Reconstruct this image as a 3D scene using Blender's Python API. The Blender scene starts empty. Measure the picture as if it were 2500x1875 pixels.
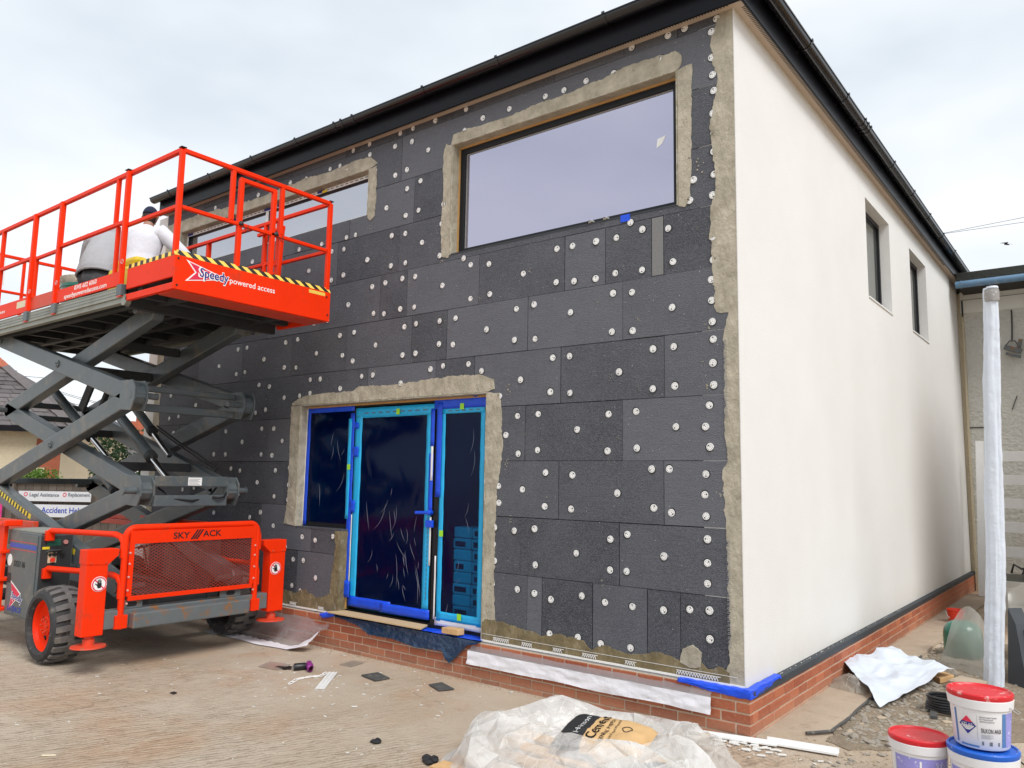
import bpy, bmesh, math, random
from mathutils import Vector, Matrix, noise
R = math.radians
random.seed(7)
SC = bpy.context.scene
COL = SC.collection

# ------------------------------------------------------------------ camera
cam_data = bpy.data.cameras.new('camera')
cam_data.sensor_width = 36.0
cam_data.lens = 27.396
cam_data.clip_start = 0.05
cam_data.clip_end = 800
cam = bpy.data.objects.new('camera', cam_data)
COL.objects.link(cam)
Rm = (Matrix.Rotation(0.660728, 3, 'Z') @ Matrix.Rotation(0.123788, 3, 'X') @ Matrix.Rotation(-0.0183135, 3, 'Y')
      @ Matrix(((1, 0, 0), (0, 0, -1), (0, 1, 0))))
cam.matrix_world = Matrix.Translation((2.19835, -5.60632, 1.78987)) @ Rm.to_4x4()
SC.camera = cam

# ------------------------------------------------------------------ world: bright overcast
SUN_EL, SUN_AZ = R(50), R(112)      # azimuth measured clockwise from +Y
world = bpy.data.worlds.new('World')
SC.world = world
world.use_nodes = True
nt = world.node_tree
nt.nodes.clear()
def wn(t, **k):
    n = nt.nodes.new(t)
    for a, b in k.items():
        setattr(n, a, b)
    return n
w_out = wn('ShaderNodeOutputWorld')
w_bg = wn('ShaderNodeBackground')
w_bg.inputs['Strength'].default_value = 0.081
w_sky = wn('ShaderNodeTexSky', sky_type='NISHITA', sun_disc=False, sun_elevation=SUN_EL, sun_rotation=SUN_AZ, air_density=1.0, dust_density=2.0)
w_tc = wn('ShaderNodeTexCoord')
w_map = wn('ShaderNodeMapping')
w_map.inputs['Scale'].default_value = (1.0, 1.0, 2.2)
w_n = wn('ShaderNodeTexNoise')
w_n.inputs['Scale'].default_value = 2.1
w_n.inputs['Detail'].default_value = 4
w_n.inputs['Roughness'].default_value = 0.5
w_r = wn('ShaderNodeValToRGB')
w_r.color_ramp.elements[0].position = 0.35
w_r.color_ramp.elements[0].color = (0.69, 0.755, 0.815, 1)
w_r.color_ramp.elements[1].position = 0.62
w_r.color_ramp.elements[1].color = (0.94, 0.97, 0.995, 1)
w_sc = wn('ShaderNodeVectorMath', operation='SCALE')
w_sc.inputs['Scale'].default_value = 8.1
w_mix = wn('ShaderNodeMix', data_type='RGBA')
w_mix.inputs[0].default_value = 0.9
lk = nt.links.new
lk(w_tc.outputs['Generated'], w_map.inputs['Vector'])
lk(w_map.outputs[0], w_n.inputs['Vector'])
lk(w_n.outputs[0], w_r.inputs[0])
lk(w_r.outputs[0], w_sc.inputs[0])
lk(w_sky.outputs[0], w_mix.inputs[6])
lk(w_sc.outputs[0], w_mix.inputs[7])
lk(w_mix.outputs[2], w_bg.inputs['Color'])
lk(w_bg.outputs[0], w_out.inputs[0])

# ------------------------------------------------------------------ sun behind thin cloud
sun_d = bpy.data.lights.new('sun', 'SUN')
sun_d.energy = 1.5
sun_d.angle = R(28)
sun_d.color = (1.0, 0.98, 0.95)
sun = bpy.data.objects.new('sun', sun_d)
COL.objects.link(sun)
sd = Vector((math.sin(SUN_AZ) * math.cos(SUN_EL), math.cos(SUN_AZ) * math.cos(SUN_EL), math.sin(SUN_EL)))
sun.location = sd * 40
sun.rotation_euler = sd.to_track_quat('Z', 'Y').to_euler()

vs = SC.view_settings
vs.view_transform = 'Standard'
vs.look = 'None'
vs.exposure = 0.84
vs.gamma = 1.0
vs.use_curve_mapping = False

# ------------------------------------------------------------------ materials
def new_mat(name):
    m = bpy.data.materials.new(name)
    m.use_nodes = True
    t = m.node_tree
    t.nodes.clear()
    return m, t
class NT:
    def __init__(s, t):
        s.t = t
    def n(s, typ, ins=None, **k):
        x = s.t.nodes.new(typ)
        for a, b in k.items():
            setattr(x, a, b)
        for a, b in (ins or {}).items():
            if isinstance(b, bpy.types.NodeSocket):
                s.t.links.new(b, x.inputs[a])
            else:
                x.inputs[a].default_value = b
        return x
    def pos(s, scale=(1, 1, 1), rot=(0, 0, 0)):
        g = s.n('ShaderNodeNewGeometry')
        mp = s.n('ShaderNodeMapping', {'Vector': g.outputs['Position'], 'Scale': scale, 'Rotation': rot})
        return mp.outputs[0]
    def noise(s, vec, scale, detail=4, rough=0.55):
        return s.n('ShaderNodeTexNoise', {'Vector': vec, 'Scale': scale, 'Detail': detail, 'Roughness': rough}).outputs[0]
    def ramp(s, fac, p0, p1, c0=(0, 0, 0, 1), c1=(1, 1, 1, 1)):
        r = s.n('ShaderNodeValToRGB', {0: fac})
        e = r.color_ramp.elements
        e[0].position, e[1].position = p0, p1
        e[0].color, e[1].color = c0, c1
        return r.outputs[0]
    def mix(s, fac, a, b, blend='MIX'):
        x = s.n('ShaderNodeMix', {0: fac, 6: a, 7: b}, data_type='RGBA', blend_type=blend)
        return x.outputs[2]
    def math(s, op, a, b=0.0, c=0.0):
        x = s.n('ShaderNodeMath', operation=op)
        for i, v in enumerate((a, b, c)):
            if isinstance(v, bpy.types.NodeSocket):
                s.t.links.new(v, x.inputs[i])
            else:
                x.inputs[i].default_value = v
        return x.outputs[0]
    def bump(s, h, strength, dist, normal=None):
        d = {'Height': h, 'Strength': strength, 'Distance': dist}
        if normal is not None:
            d['Normal'] = normal
        return s.n('ShaderNodeBump', d).outputs[0]
    def out(s, sh):
        s.n('ShaderNodeOutputMaterial', {'Surface': sh})
def c4(c):
    return (c[0], c[1], c[2], 1)
def M(name, col, rough=0.6, metal=0.0, nz=(), bump=(), var=0.0, dirt=None, coat=0.0, spec=0.5, dirt2=None):
    m, t = new_mat(name)
    N = NT(t)
    p = N.pos()
    c = N.n('ShaderNodeRGB').outputs[0]
    c.default_value = c4(col)
    for sc_, amt in nz:
        f = N.math('MULTIPLY_ADD', N.noise(p, sc_, 5, 0.6), 2 * amt, 1 - amt)
        c = N.n('ShaderNodeVectorMath', {0: c, 'Scale': f}, operation='SCALE').outputs[0]
    if var:
        oi = N.n('ShaderNodeObjectInfo')
        f = N.math('MULTIPLY_ADD', oi.outputs['Random'], 2 * var, 1 - var)
        c = N.n('ShaderNodeVectorMath', {0: c, 'Scale': f}, operation='SCALE').outputs[0]
    if dirt:
        dc, sc_, lo, hi = dirt
        c = N.mix(N.ramp(N.noise(p, sc_, 6, 0.65), lo, hi), c, c4(dc))
    if dirt2:
        dc, sc_, lo, hi = dirt2
        c = N.mix(N.ramp(N.noise(p, sc_, 8, 0.75), lo, hi), c, c4(dc))
    d = {'Base Color': c, 'Roughness': rough, 'Metallic': metal, 'Coat Weight': coat, 'Specular IOR Level': spec}
    nrm = None
    for sc_, st, di in bump:
        nrm = N.bump(N.noise(p, sc_, 5, 0.6), st, di, nrm)
    if nrm is not None:
        d['Normal'] = nrm
    N.out(N.n('ShaderNodeBsdfPrincipled', d).outputs[0])
    return m

MAT = {}
def eps_mat():
    m, t = new_mat('graphite_eps')
    N = NT(t)
    p = N.pos()
    oi = N.n('ShaderNodeObjectInfo')
    c = N.mix(oi.outputs['Random'], (0.040, 0.043, 0.054, 1), (0.125, 0.131, 0.152, 1))
    beads = N.n('ShaderNodeTexVoronoi', {'Vector': p, 'Scale': 130.0})
    c = N.mix(N.math('MULTIPLY', N.ramp(beads.outputs['Color'], 0.30, 0.95), 0.5), c, (0.19, 0.198, 0.225, 1))
    streak = N.noise(N.pos((1.5, 1.5, 60)), 2.0, 5, 0.6)
    c = N.mix(N.math('MULTIPLY', N.ramp(streak, 0.45, 0.75), 0.22), c, (0.03, 0.03, 0.033, 1))
    big = N.noise(p, 2.2, 4, 0.6)
    c = N.mix(N.math('MULTIPLY', N.ramp(big, 0.42, 0.75), 0.3), c, (0.17, 0.178, 0.20, 1))
    fleck = N.n('ShaderNodeTexVoronoi', {'Vector': p, 'Scale': 16.0})
    fl = N.ramp(fleck.outputs['Distance'], 0.035, 0.06, (1, 1, 1, 1), (0, 0, 0, 1))
    c = N.mix(fl, c, (0.55, 0.55, 0.55, 1))
    dust = N.ramp(N.noise(p, 9.0, 8, 0.75), 0.66, 0.8)
    c = N.mix(N.math('MULTIPLY', dust, 0.4), c, (0.32, 0.32, 0.32, 1))
    scuff = N.ramp(N.noise(N.pos((2, 1, 7)), 3.2, 7, 0.75), 0.62, 0.70)
    c = N.mix(N.math('MULTIPLY', scuff, 0.55), c, (0.025, 0.025, 0.028, 1))
    nrm = N.bump(beads.outputs['Distance'], 0.8, 0.006)
    nrm = N.bump(streak, 0.35, 0.004, nrm)
    nrm = N.bump(N.noise(p, 40, 5, 0.7), 0.5, 0.004, nrm)
    N.out(N.n('ShaderNodeBsdfPrincipled', {'Base Color': c, 'Roughness': 0.72, 'Normal': nrm, 'Specular IOR Level': 0.35}).outputs[0])
    return m
MAT['eps'] = eps_mat()
def mortar_mat(name, ca, cb):
    m, t = new_mat(name)
    N = NT(t)
    p = N.pos()
    c = N.mix(N.ramp(N.noise(p, 6, 7, 0.65), 0.34, 0.64), c4([x * 0.86 for x in ca]), c4([x * 1.10 for x in cb]))
    c = N.mix(N.math('MULTIPLY', N.ramp(N.noise(N.pos((1, 1, 0.35)), 16, 6, 0.7), 0.55, 0.75), 0.5), c, (0.55, 0.51, 0.42, 1))
    c = N.mix(N.math('MULTIPLY', N.ramp(N.noise(p, 50, 4, 0.7), 0.62, 0.72), 0.5), c, c4([x * 0.55 for x in ca]))
    nrm = N.bump(N.noise(N.pos((1, 1, 0.6)), 13, 7, 0.7), 1.0, 0.035)
    nrm = N.bump(N.noise(p, 160, 3, 0.6), 0.4, 0.003, nrm)
    N.out(N.n('ShaderNodeBsdfPrincipled', {'Base Color': c, 'Roughness': 0.88, 'Normal': nrm}).outputs[0])
    return m
MAT['mortar'] = mortar_mat('dry_adhesive', (0.385, 0.345, 0.265), (0.50, 0.455, 0.36))
MAT['mortar_wet'] = mortar_mat('fresh_adhesive', (0.17, 0.135, 0.07), (0.24, 0.19, 0.10))
MAT['bead'] = M('bead_plastered', (0.56, 0.54, 0.47), 0.8, dirt=((0.36, 0.32, 0.22), 14.0, 0.42, 0.55))
MAT['reveal'] = mortar_mat('reveal_adhesive', (0.40, 0.36, 0.28), (0.48, 0.44, 0.34))
def render_mat():
    m, t = new_mat('white_render')
    N = NT(t)
    p = N.pos()
    c = N.mix(N.ramp(N.noise(p, 1.1, 4, 0.6), 0.3, 0.7), (0.745, 0.742, 0.722, 1), (0.785, 0.783, 0.77, 1))
    grain = N.noise(p, 95, 4, 0.75)
    c = N.mix(N.math('MULTIPLY', N.ramp(grain, 0.36, 0.52, (1, 1, 1, 1), (0, 0, 0, 1)), 0.34), c, (0.56, 0.53, 0.48, 1))
    g = N.n('ShaderNodeNewGeometry')
    sep = N.n('ShaderNodeSeparateXYZ', {0: g.outputs['Position']})
    splash = N.math('SUBTRACT', 0.62, sep.outputs[2])
    splash = N.math('MULTIPLY', N.math('MULTIPLY', N.math('MAXIMUM', splash, 0.0), 1.3), N.noise(p, 6, 5, 0.7))
    c = N.mix(splash, c, (0.50, 0.44, 0.35, 1))
    nrm = N.bump(grain, 0.75, 0.006)
    nrm = N.bump(N.noise(p, 6, 3, 0.5), 0.12, 0.02, nrm)
    N.out(N.n('ShaderNodeBsdfPrincipled', {'Base Color': c, 'Roughness': 0.9, 'Normal': nrm, 'Specular IOR Level': 0.2}).outputs[0])
    return m
MAT['render'] = render_mat()
def brick_mat():
    m, t = new_mat('red_brick')
    N = NT(t)
    p = N.pos()
    oi = N.n('ShaderNodeObjectInfo')
    c = N.mix(oi.outputs['Random'], (0.30, 0.075, 0.035, 1), (0.47, 0.15, 0.07, 1))
    c = N.mix(N.math('MULTIPLY', N.ramp(N.noise(p, 45, 5, 0.7), 0.5, 0.75), 0.45), c, (0.55, 0.27, 0.16, 1))
    c = N.mix(N.math('MULTIPLY', N.ramp(N.noise(p, 11, 6, 0.7), 0.6, 0.8), 0.6), c, (0.45, 0.33, 0.24, 1))
    g = N.n('ShaderNodeNewGeometry')
    sep = N.n('ShaderNodeSeparateXYZ', {0: g.outputs['Position']})
    d = N.math('MULTIPLY', N.math('MAXIMUM', N.math('SUBTRACT', 0.16, sep.outputs[2]), 0.0), 5.0)
    c = N.mix(N.math('MULTIPLY', d, N.noise(p, 14, 4, 0.7)), c, (0.40, 0.30, 0.21, 1))
    nrm = N.bump(N.noise(p, 90, 5, 0.7), 0.6, 0.005)
    N.out(N.n('ShaderNodeBsdfPrincipled', {'Base Color': c, 'Roughness': 0.85, 'Normal': nrm}).outputs[0])
    return m
MAT['brick'] = brick_mat()
MAT['joint'] = M('brick_joint', (0.50, 0.39, 0.29), 0.9, nz=[(30, 0.25)], bump=[(80, 0.5, 0.004)])
MAT['core'] = M('wall_core', (0.02, 0.02, 0.022), 0.9)
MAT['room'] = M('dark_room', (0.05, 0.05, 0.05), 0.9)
MAT['black'] = M('black_upvc', (0.007, 0.007, 0.010), 0.28, nz=[(3, 0.2)], bump=[(5, 0.05, 0.01)], spec=0.16)
MAT['gutter'] = M('black_gutter', (0.008, 0.008, 0.011), 0.16, bump=[(4, 0.05, 0.01)], spec=0.6)
MAT['soffit'] = M('beige_soffit', (0.52, 0.42, 0.33), 0.6, nz=[(8, 0.12)])
MAT['slot'] = M('dark_slot', (0.03, 0.025, 0.02), 0.9)
MAT['roof'] = M('roof_sheet', (0.06, 0.06, 0.065), 0.8)
MAT['frame'] = M('anthracite_frame', (0.012, 0.013, 0.016), 0.45, spec=0.3)
MAT['oak'] = M('timber_strip', (0.52, 0.30, 0.11), 0.6, nz=[(20, 0.25)])
MAT['white'] = M('white_plastic', (0.84, 0.84, 0.83), 0.45, nz=[(12, 0.08)])
MAT['whitepaint'] = M('white_paint', (0.74, 0.74, 0.70), 0.6, nz=[(4, 0.1)])
MAT['tape'] = M('blue_tape', (0.004, 0.075, 0.74), 0.42, nz=[(9, 0.3)], bump=[(14, 0.5, 0.012), (60, 0.3, 0.004)])
MAT['cyan'] = M('cyan_tape', (0.012, 0.43, 0.80), 0.4, nz=[(10, 0.2)], bump=[(18, 0.35, 0.008)])
MAT['lime'] = M('lime_mark', (0.35, 0.75, 0.03), 0.5)
MAT['print'] = M('grey_print', (0.12, 0.14, 0.17), 0.6)
MAT['orange'] = M('orange_red_paint', (0.86, 0.034, 0.003), 0.45, nz=[(2.5, 0.10), (35, 0.06)], spec=0.16,
                  dirt=((0.34, 0.06, 0.03), 5.0, 0.60, 0.85), dirt2=((0.30, 0.22, 0.18), 26.0, 0.70, 0.73), bump=[(12, 0.06, 0.006)])
MAT['orangeworn'] = M('worn_orange_paint', (0.66, 0.055, 0.018), 0.5, nz=[(5, 0.2)], dirt=((0.32, 0.16, 0.10), 12.0, 0.55, 0.72), bump=[(30, 0.15, 0.004)])
MAT['steel'] = M('grey_painted_steel', (0.085, 0.102, 0.110), 0.42, nz=[(3, 0.22), (60, 0.1)], coat=0.1,
                 dirt=((0.20, 0.17, 0.13), 5.0, 0.52, 0.8), dirt2=((0.24, 0.24, 0.23), 30.0, 0.68, 0.72), bump=[(20, 0.08, 0.005)])
MAT['rusty'] = M('rusty_grey_steel', (0.12, 0.135, 0.14), 0.55, nz=[(4, 0.25)], dirt=((0.25, 0.11, 0.035), 9.0, 0.53, 0.64), dirt2=((0.05, 0.04, 0.035), 22.0, 0.66, 0.70), bump=[(40, 0.3, 0.004)])
MAT['darksteel'] = M('dark_steel', (0.03, 0.032, 0.034), 0.6, nz=[(6, 0.3)])
MAT['deckedge'] = M('galvanised_deck_edge', (0.30, 0.31, 0.27), 0.5, nz=[(6, 0.25), (90, 0.2)], metal=0.2, dirt=((0.18, 0.17, 0.13), 3.0, 0.5, 0.75))
MAT['chrome'] = M('chrome', (0.7, 0.7, 0.7), 0.15, metal=1.0)
MAT['rubber'] = M('tyre_rubber', (0.030, 0.030, 0.032), 0.75, nz=[(8, 0.3)], dirt=((0.17, 0.15, 0.125), 11.0, 0.55, 0.78), bump=[(50, 0.4, 0.006)])
MAT['lug'] = M('worn_tread', (0.12, 0.115, 0.112), 0.85, nz=[(14, 0.3)], dirt=((0.24, 0.21, 0.17), 9.0, 0.5, 0.75), bump=[(60, 0.5, 0.006)])
MAT['hazy'] = M('hazard_yellow', (0.85, 0.58, 0.10), 0.5, nz=[(20, 0.12)])
MAT['hazk'] = M('hazard_black', (0.012, 0.012, 0.012), 0.5)
MAT['letw'] = M('white_lettering', (0.85, 0.85, 0.84), 0.5)
MAT['letb'] = M('navy_lettering', (0.012, 0.018, 0.22), 0.5)
MAT['letk'] = M('black_lettering', (0.012, 0.012, 0.012), 0.5)
MAT['letr'] = M('red_lettering', (0.72, 0.02, 0.07), 0.5)
MAT['stripeblue'] = M('blue_stripe', (0.02, 0.06, 0.40), 0.4)
MAT['green'] = M('green_paint', (0.006, 0.15, 0.10), 0.3, nz=[(5, 0.15)], coat=0.3)
MAT['greenlabel'] = M('green_label', (0.01, 0.16, 0.10), 0.5)
MAT['yellow'] = M('yellow_plastic', (0.80, 0.62, 0.02), 0.5, bump=[(14, 0.3, 0.02)])
MAT['greyfab'] = M('grey_fleece', (0.36, 0.365, 0.38), 0.95, nz=[(9, 0.12), (120, 0.1)], bump=[(4, 0.5, 0.05)])
MAT['whitefab'] = M('white_cotton', (0.66, 0.67, 0.73), 0.92, nz=[(9, 0.06)], bump=[(4, 0.45, 0.05)])
MAT['navyfab'] = M('navy_cotton', (0.012, 0.016, 0.045), 0.9, bump=[(12, 0.6, 0.03)])
MAT['workfab'] = M('dusty_work_trousers', (0.07, 0.072, 0.078), 0.95, nz=[(8, 0.3)], bump=[(9, 0.7, 0.04)])
MAT['skin'] = M('skin', (0.34, 0.18, 0.125), 0.55)
MAT['hair'] = M('dark_hair', (0.02, 0.015, 0.012), 0.7)
MAT['boot'] = M('dark_boot', (0.03, 0.022, 0.016), 0.7)
MAT['bucket'] = M('white_bucket', (0.76, 0.76, 0.77), 0.38, nz=[(6, 0.06)], dirt=((0.50, 0.47, 0.43), 15.0, 0.64, 0.72))
MAT['lidred'] = M('red_lid', (0.62, 0.012, 0.022), 0.4, nz=[(8, 0.12)], dirt=((0.75, 0.55, 0.52), 13.0, 0.60, 0.70))
MAT['lidblue'] = M('blue_lid', (0.008, 0.11, 0.55), 0.4, nz=[(8, 0.12)], dirt=((0.45, 0.55, 0.7), 26.0, 0.62, 0.70))
MAT['lilac'] = M('lilac_label', (0.30, 0.29, 0.66), 0.45, nz=[(14, 0.12)], dirt=((0.72, 0.72, 0.78), 34.0, 0.60, 0.66))
MAT['bluelabel'] = M('blue_label', (0.08, 0.20, 0.45), 0.45)
MAT['orangelabel'] = M('orange_label', (0.85, 0.26, 0.03), 0.5)
MAT['greylabel'] = M('grey_label', (0.27, 0.26, 0.25), 0.6, dirt=((0.6, 0.6, 0.6), 60.0, 0.58, 0.64))
MAT['paper'] = M('masking_paper', (0.76, 0.75, 0.79), 0.7, nz=[(5, 0.06)], bump=[(6, 0.4, 0.03), (20, 0.3, 0.01)])
MAT['wrap'] = M('white_wrap_film', (0.62, 0.67, 0.75), 0.42, nz=[(6, 0.08)], bump=[(7, 0.5, 0.03), (30, 0.3, 0.006)], dirt=((0.03, 0.03, 0.03), 24.0, 0.76, 0.78))
MAT['cardboard'] = M('pale_board', (0.55, 0.40, 0.23), 0.8, nz=[(30, 0.08)])
MAT['timber'] = M('sawn_timber', (0.58, 0.36, 0.17), 0.8, nz=[(25, 0.25)], bump=[(60, 0.4, 0.004)])
MAT['sackblack'] = M('sack_black', (0.022, 0.022, 0.023), 0.6, bump=[(14, 0.5, 0.02)], nz=[(14, 0.3)])
MAT['sacktan'] = M('sack_kraft', (0.58, 0.37, 0.17), 0.75, bump=[(12, 0.5, 0.02)], nz=[(9, 0.1)])
MAT['slate'] = M('dark_roof_felt', (0.07, 0.07, 0.068), 0.8, nz=[(14, 0.4)], dirt=((0.3, 0.27, 0.22), 10.0, 0.58, 0.72))
MAT['alu'] = M('aluminium', (0.65, 0.65, 0.66), 0.35, metal=0.8)
MAT['purple'] = M('purple_can', (0.25, 0.03, 0.22), 0.35, nz=[(30, 0.6)])
MAT['concrete'] = M('path_concrete', (0.40, 0.32, 0.24), 0.92, nz=[(4, 0.2), (40, 0.12)], bump=[(30, 0.5, 0.008)], dirt=((0.27, 0.2, 0.14), 6.0, 0.55, 0.75))
MAT['stone'] = M('grey_rubble', (0.27, 0.24, 0.20), 0.95, nz=[(9, 0.5)], bump=[(60, 0.5, 0.006)], dirt=((0.38, 0.33, 0.26), 14.0, 0.52, 0.7))
MAT['grit'] = M('tan_grit', (0.38, 0.30, 0.21), 0.95, nz=[(16, 0.4)])
MAT['chip'] = M('white_chips', (0.72, 0.71, 0.68), 0.8)
MAT['nbwall'] = M('old_white_masonry_paint', (0.62, 0.61, 0.56), 0.9, nz=[(3, 0.14), (30, 0.1)], bump=[(14, 0.9, 0.05), (50, 0.6, 0.012)], dirt=((0.38, 0.35, 0.28), 12.0, 0.66, 0.8))
MAT['nbsmooth'] = M('white_smooth_paint', (0.76, 0.75, 0.69), 0.7, nz=[(3, 0.1)], dirt=((0.42, 0.40, 0.33), 5.0, 0.62, 0.85))
MAT['mossy'] = M('dark_mossy_fascia', (0.035, 0.037, 0.03), 0.9, nz=[(20, 0.5)], bump=[(30, 0.8, 0.02)])
MAT['pipeblue'] = M('faded_blue_gutter', (0.12, 0.22, 0.34), 0.5, nz=[(9, 0.3)], dirt=((0.30, 0.34, 0.36), 5.0, 0.55, 0.75))
MAT['cream'] = M('cream_pebbledash', (0.62, 0.53, 0.38), 0.95, nz=[(50, 0.18)], bump=[(40, 0.9, 0.03)])
MAT['tile'] = M('grey_roof_tile', (0.115, 0.10, 0.10), 0.85, nz=[(6, 0.3)], var=0.25)
MAT['tilered'] = M('red_ridge_tile', (0.36, 0.10, 0.05), 0.85, var=0.2, nz=[(9, 0.2)])
MAT['fence'] = M('grey_brown_fence', (0.13, 0.105, 0.085), 0.9, nz=[(14, 0.25)], var=0.2)
MAT['banner'] = M('white_banner', (0.62, 0.63, 0.66), 0.6, nz=[(3, 0.08)])
MAT['pink'] = M('magenta_cloth', (0.55, 0.03, 0.20), 0.7, nz=[(9, 0.35)], bump=[(9, 0.7, 0.03)])
MAT['pole'] = M('weathered_pole', (0.13, 0.13, 0.075), 0.9, nz=[(9, 0.3)])
MAT['wire'] = M('dark_wire', (0.03, 0.03, 0.035), 0.7)
MAT['bark'] = M('bark', (0.10, 0.075, 0.05), 0.9, nz=[(14, 0.3)])
MAT['bird'] = M('dark_feathers', (0.02, 0.02, 0.022), 0.8)
MAT['blackplastic'] = M('black_plastic', (0.014, 0.014, 0.016), 0.4, nz=[(8, 0.25)])
MAT['darkboard'] = M('dark_grey_board', (0.035, 0.042, 0.050), 0.6, nz=[(6, 0.25)])
MAT['red'] = M('red_plastic', (0.70, 0.045, 0.02), 0.4)
MAT['block'] = M('grey_block', (0.19, 0.19, 0.165), 0.95, nz=[(14, 0.25)])
MAT['pack'] = M('white_pack', (0.75, 0.78, 0.78), 0.5, var=0.1, bump=[(9, 0.4, 0.02)])
def leaf_mat(name, a, b):
    m, t = new_mat(name)
    N = NT(t)
    c = N.mix(N.noise(N.pos(), 7, 3, 0.6), c4(a), c4(b))
    d = N.n('ShaderNodeBsdfPrincipled', {'Base Color': c, 'Roughness': 0.55})
    tr = N.n('ShaderNodeBsdfTranslucent', {'Color': c})
    N.out(N.n('ShaderNodeMixShader', {0: 0.3, 1: d.outputs[0], 2: tr.outputs[0]}).outputs[0])
    return m
MAT['leafdark'] = leaf_mat('dark_leaf', (0.012, 0.035, 0.012), (0.04, 0.085, 0.03))
MAT['leaflight'] = leaf_mat('light_leaf', (0.07, 0.15, 0.015), (0.16, 0.28, 0.04))
def glass_mat(name, tint, refl, dark, rough=0.015, wob=0.0):
    m, t = new_mat(name)
    N = NT(t)
    d = {'Color': c4(tint), 'Roughness': rough}
    if wob:
        d['Normal'] = N.bump(N.noise(N.pos(), 1.3, 2, 0.5), wob, 0.02)
    g = N.n('ShaderNodeBsdfGlossy', d)
    k = N.n('ShaderNodeBsdfPrincipled', {'Base Color': c4(dark), 'Roughness': 0.1})
    N.out(N.n('ShaderNodeMixShader', {0: refl, 1: k.outputs[0], 2: g.outputs[0]}).outputs[0])
    return m
MAT['glass'] = glass_mat('coated_glass', (0.80, 0.78, 0.97), 0.52, (0.03, 0.03, 0.05), wob=0.03)
MAT['glass2'] = glass_mat('plain_reflecting_glass', (0.85, 0.87, 0.95), 0.5, (0.06, 0.06, 0.07), wob=0.03)
MAT['glass3'] = glass_mat('side_glass', (0.8, 0.83, 0.8), 0.25, (0.10, 0.105, 0.10))
def film_mat(name, tint, alpha_t, gloss, wr, bumps, body=(0.01, 0.02, 0.08), white=0.0):
    """thin tinted film: see-through, glossy, wrinkled"""
    m, t = new_mat(name)
    N = NT(t)
    nrm = None
    for vec, sc_, st, di in bumps:
        h = N.noise(N.pos(vec), sc_, 4, 0.55)
        h = N.math('ABSOLUTE', N.math('SUBTRACT', h, 0.5))
        nrm = N.bump(h, st, di, nrm)
    tr = N.n('ShaderNodeBsdfTransparent', {'Color': c4(tint)})
    k = N.n('ShaderNodeBsdfPrincipled', {'Base Color': c4(body), 'Roughness': wr, 'Normal': nrm, 'Specular IOR Level': 0.5 * min(1.0, gloss)})
    if white:
        tl = N.n('ShaderNodeBsdfTranslucent', {'Color': c4(body), 'Normal': nrm})
        k = N.n('ShaderNodeMixShader', {0: white, 1: k.outputs[0], 2: tl.outputs[0]})
    base = N.n('ShaderNodeMixShader', {0: alpha_t, 1: k.outputs[0], 2: tr.outputs[0]})
    gl = N.n('ShaderNodeBsdfGlossy', {'Color': (1, 1, 1, 1), 'Roughness': wr, 'Normal': nrm})
    fr = N.n('ShaderNodeLayerWeight', {'Blend': 0.5, 'Normal': nrm})
    fac = N.math('MULTIPLY_ADD', N.math('POWER', fr.outputs['Facing'], 4.0), 0.7, 0.05)
    N.out(N.n('ShaderNodeMixShader', {0: N.math('MULTIPLY', fac, gloss), 1: base.outputs[0], 2: gl.outputs[0]}).outputs[0])
    return m
MAT['bluefilm'] = film_mat('blue_glass_film', (0.06, 0.60, 0.80), 0.84, 0.22, 0.12,
                           [((1.6, 1, 0.5), 2.2, 0.05, 0.03)], body=(0.001, 0.010, 0.15))
MAT['wrinkle_glint'] = film_mat('painted_wrinkle_highlight', (0.10, 0.3, 0.6), 0.35, 1.0, 0.10, [((1, 1, 1), 6.0, 0.2, 0.02)], body=(0.45, 0.52, 0.62), white=0.2)  # pale body colour stands in for glints on the folds
MAT['bluesheet'] = film_mat('blue_loose_film', (0.03, 0.20, 0.42), 0.55, 0.8, 0.12,
                            [((1, 1, 1), 7.0, 0.5, 0.05)], body=(0.004, 0.06, 0.17))
MAT['clearfilm'] = film_mat('clear_film', (0.93, 0.94, 0.96), 0.62, 0.8, 0.18,
                            [((1, 1, 3), 8.0, 0.5, 0.03)], body=(0.62, 0.63, 0.66), white=0.4)
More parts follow.
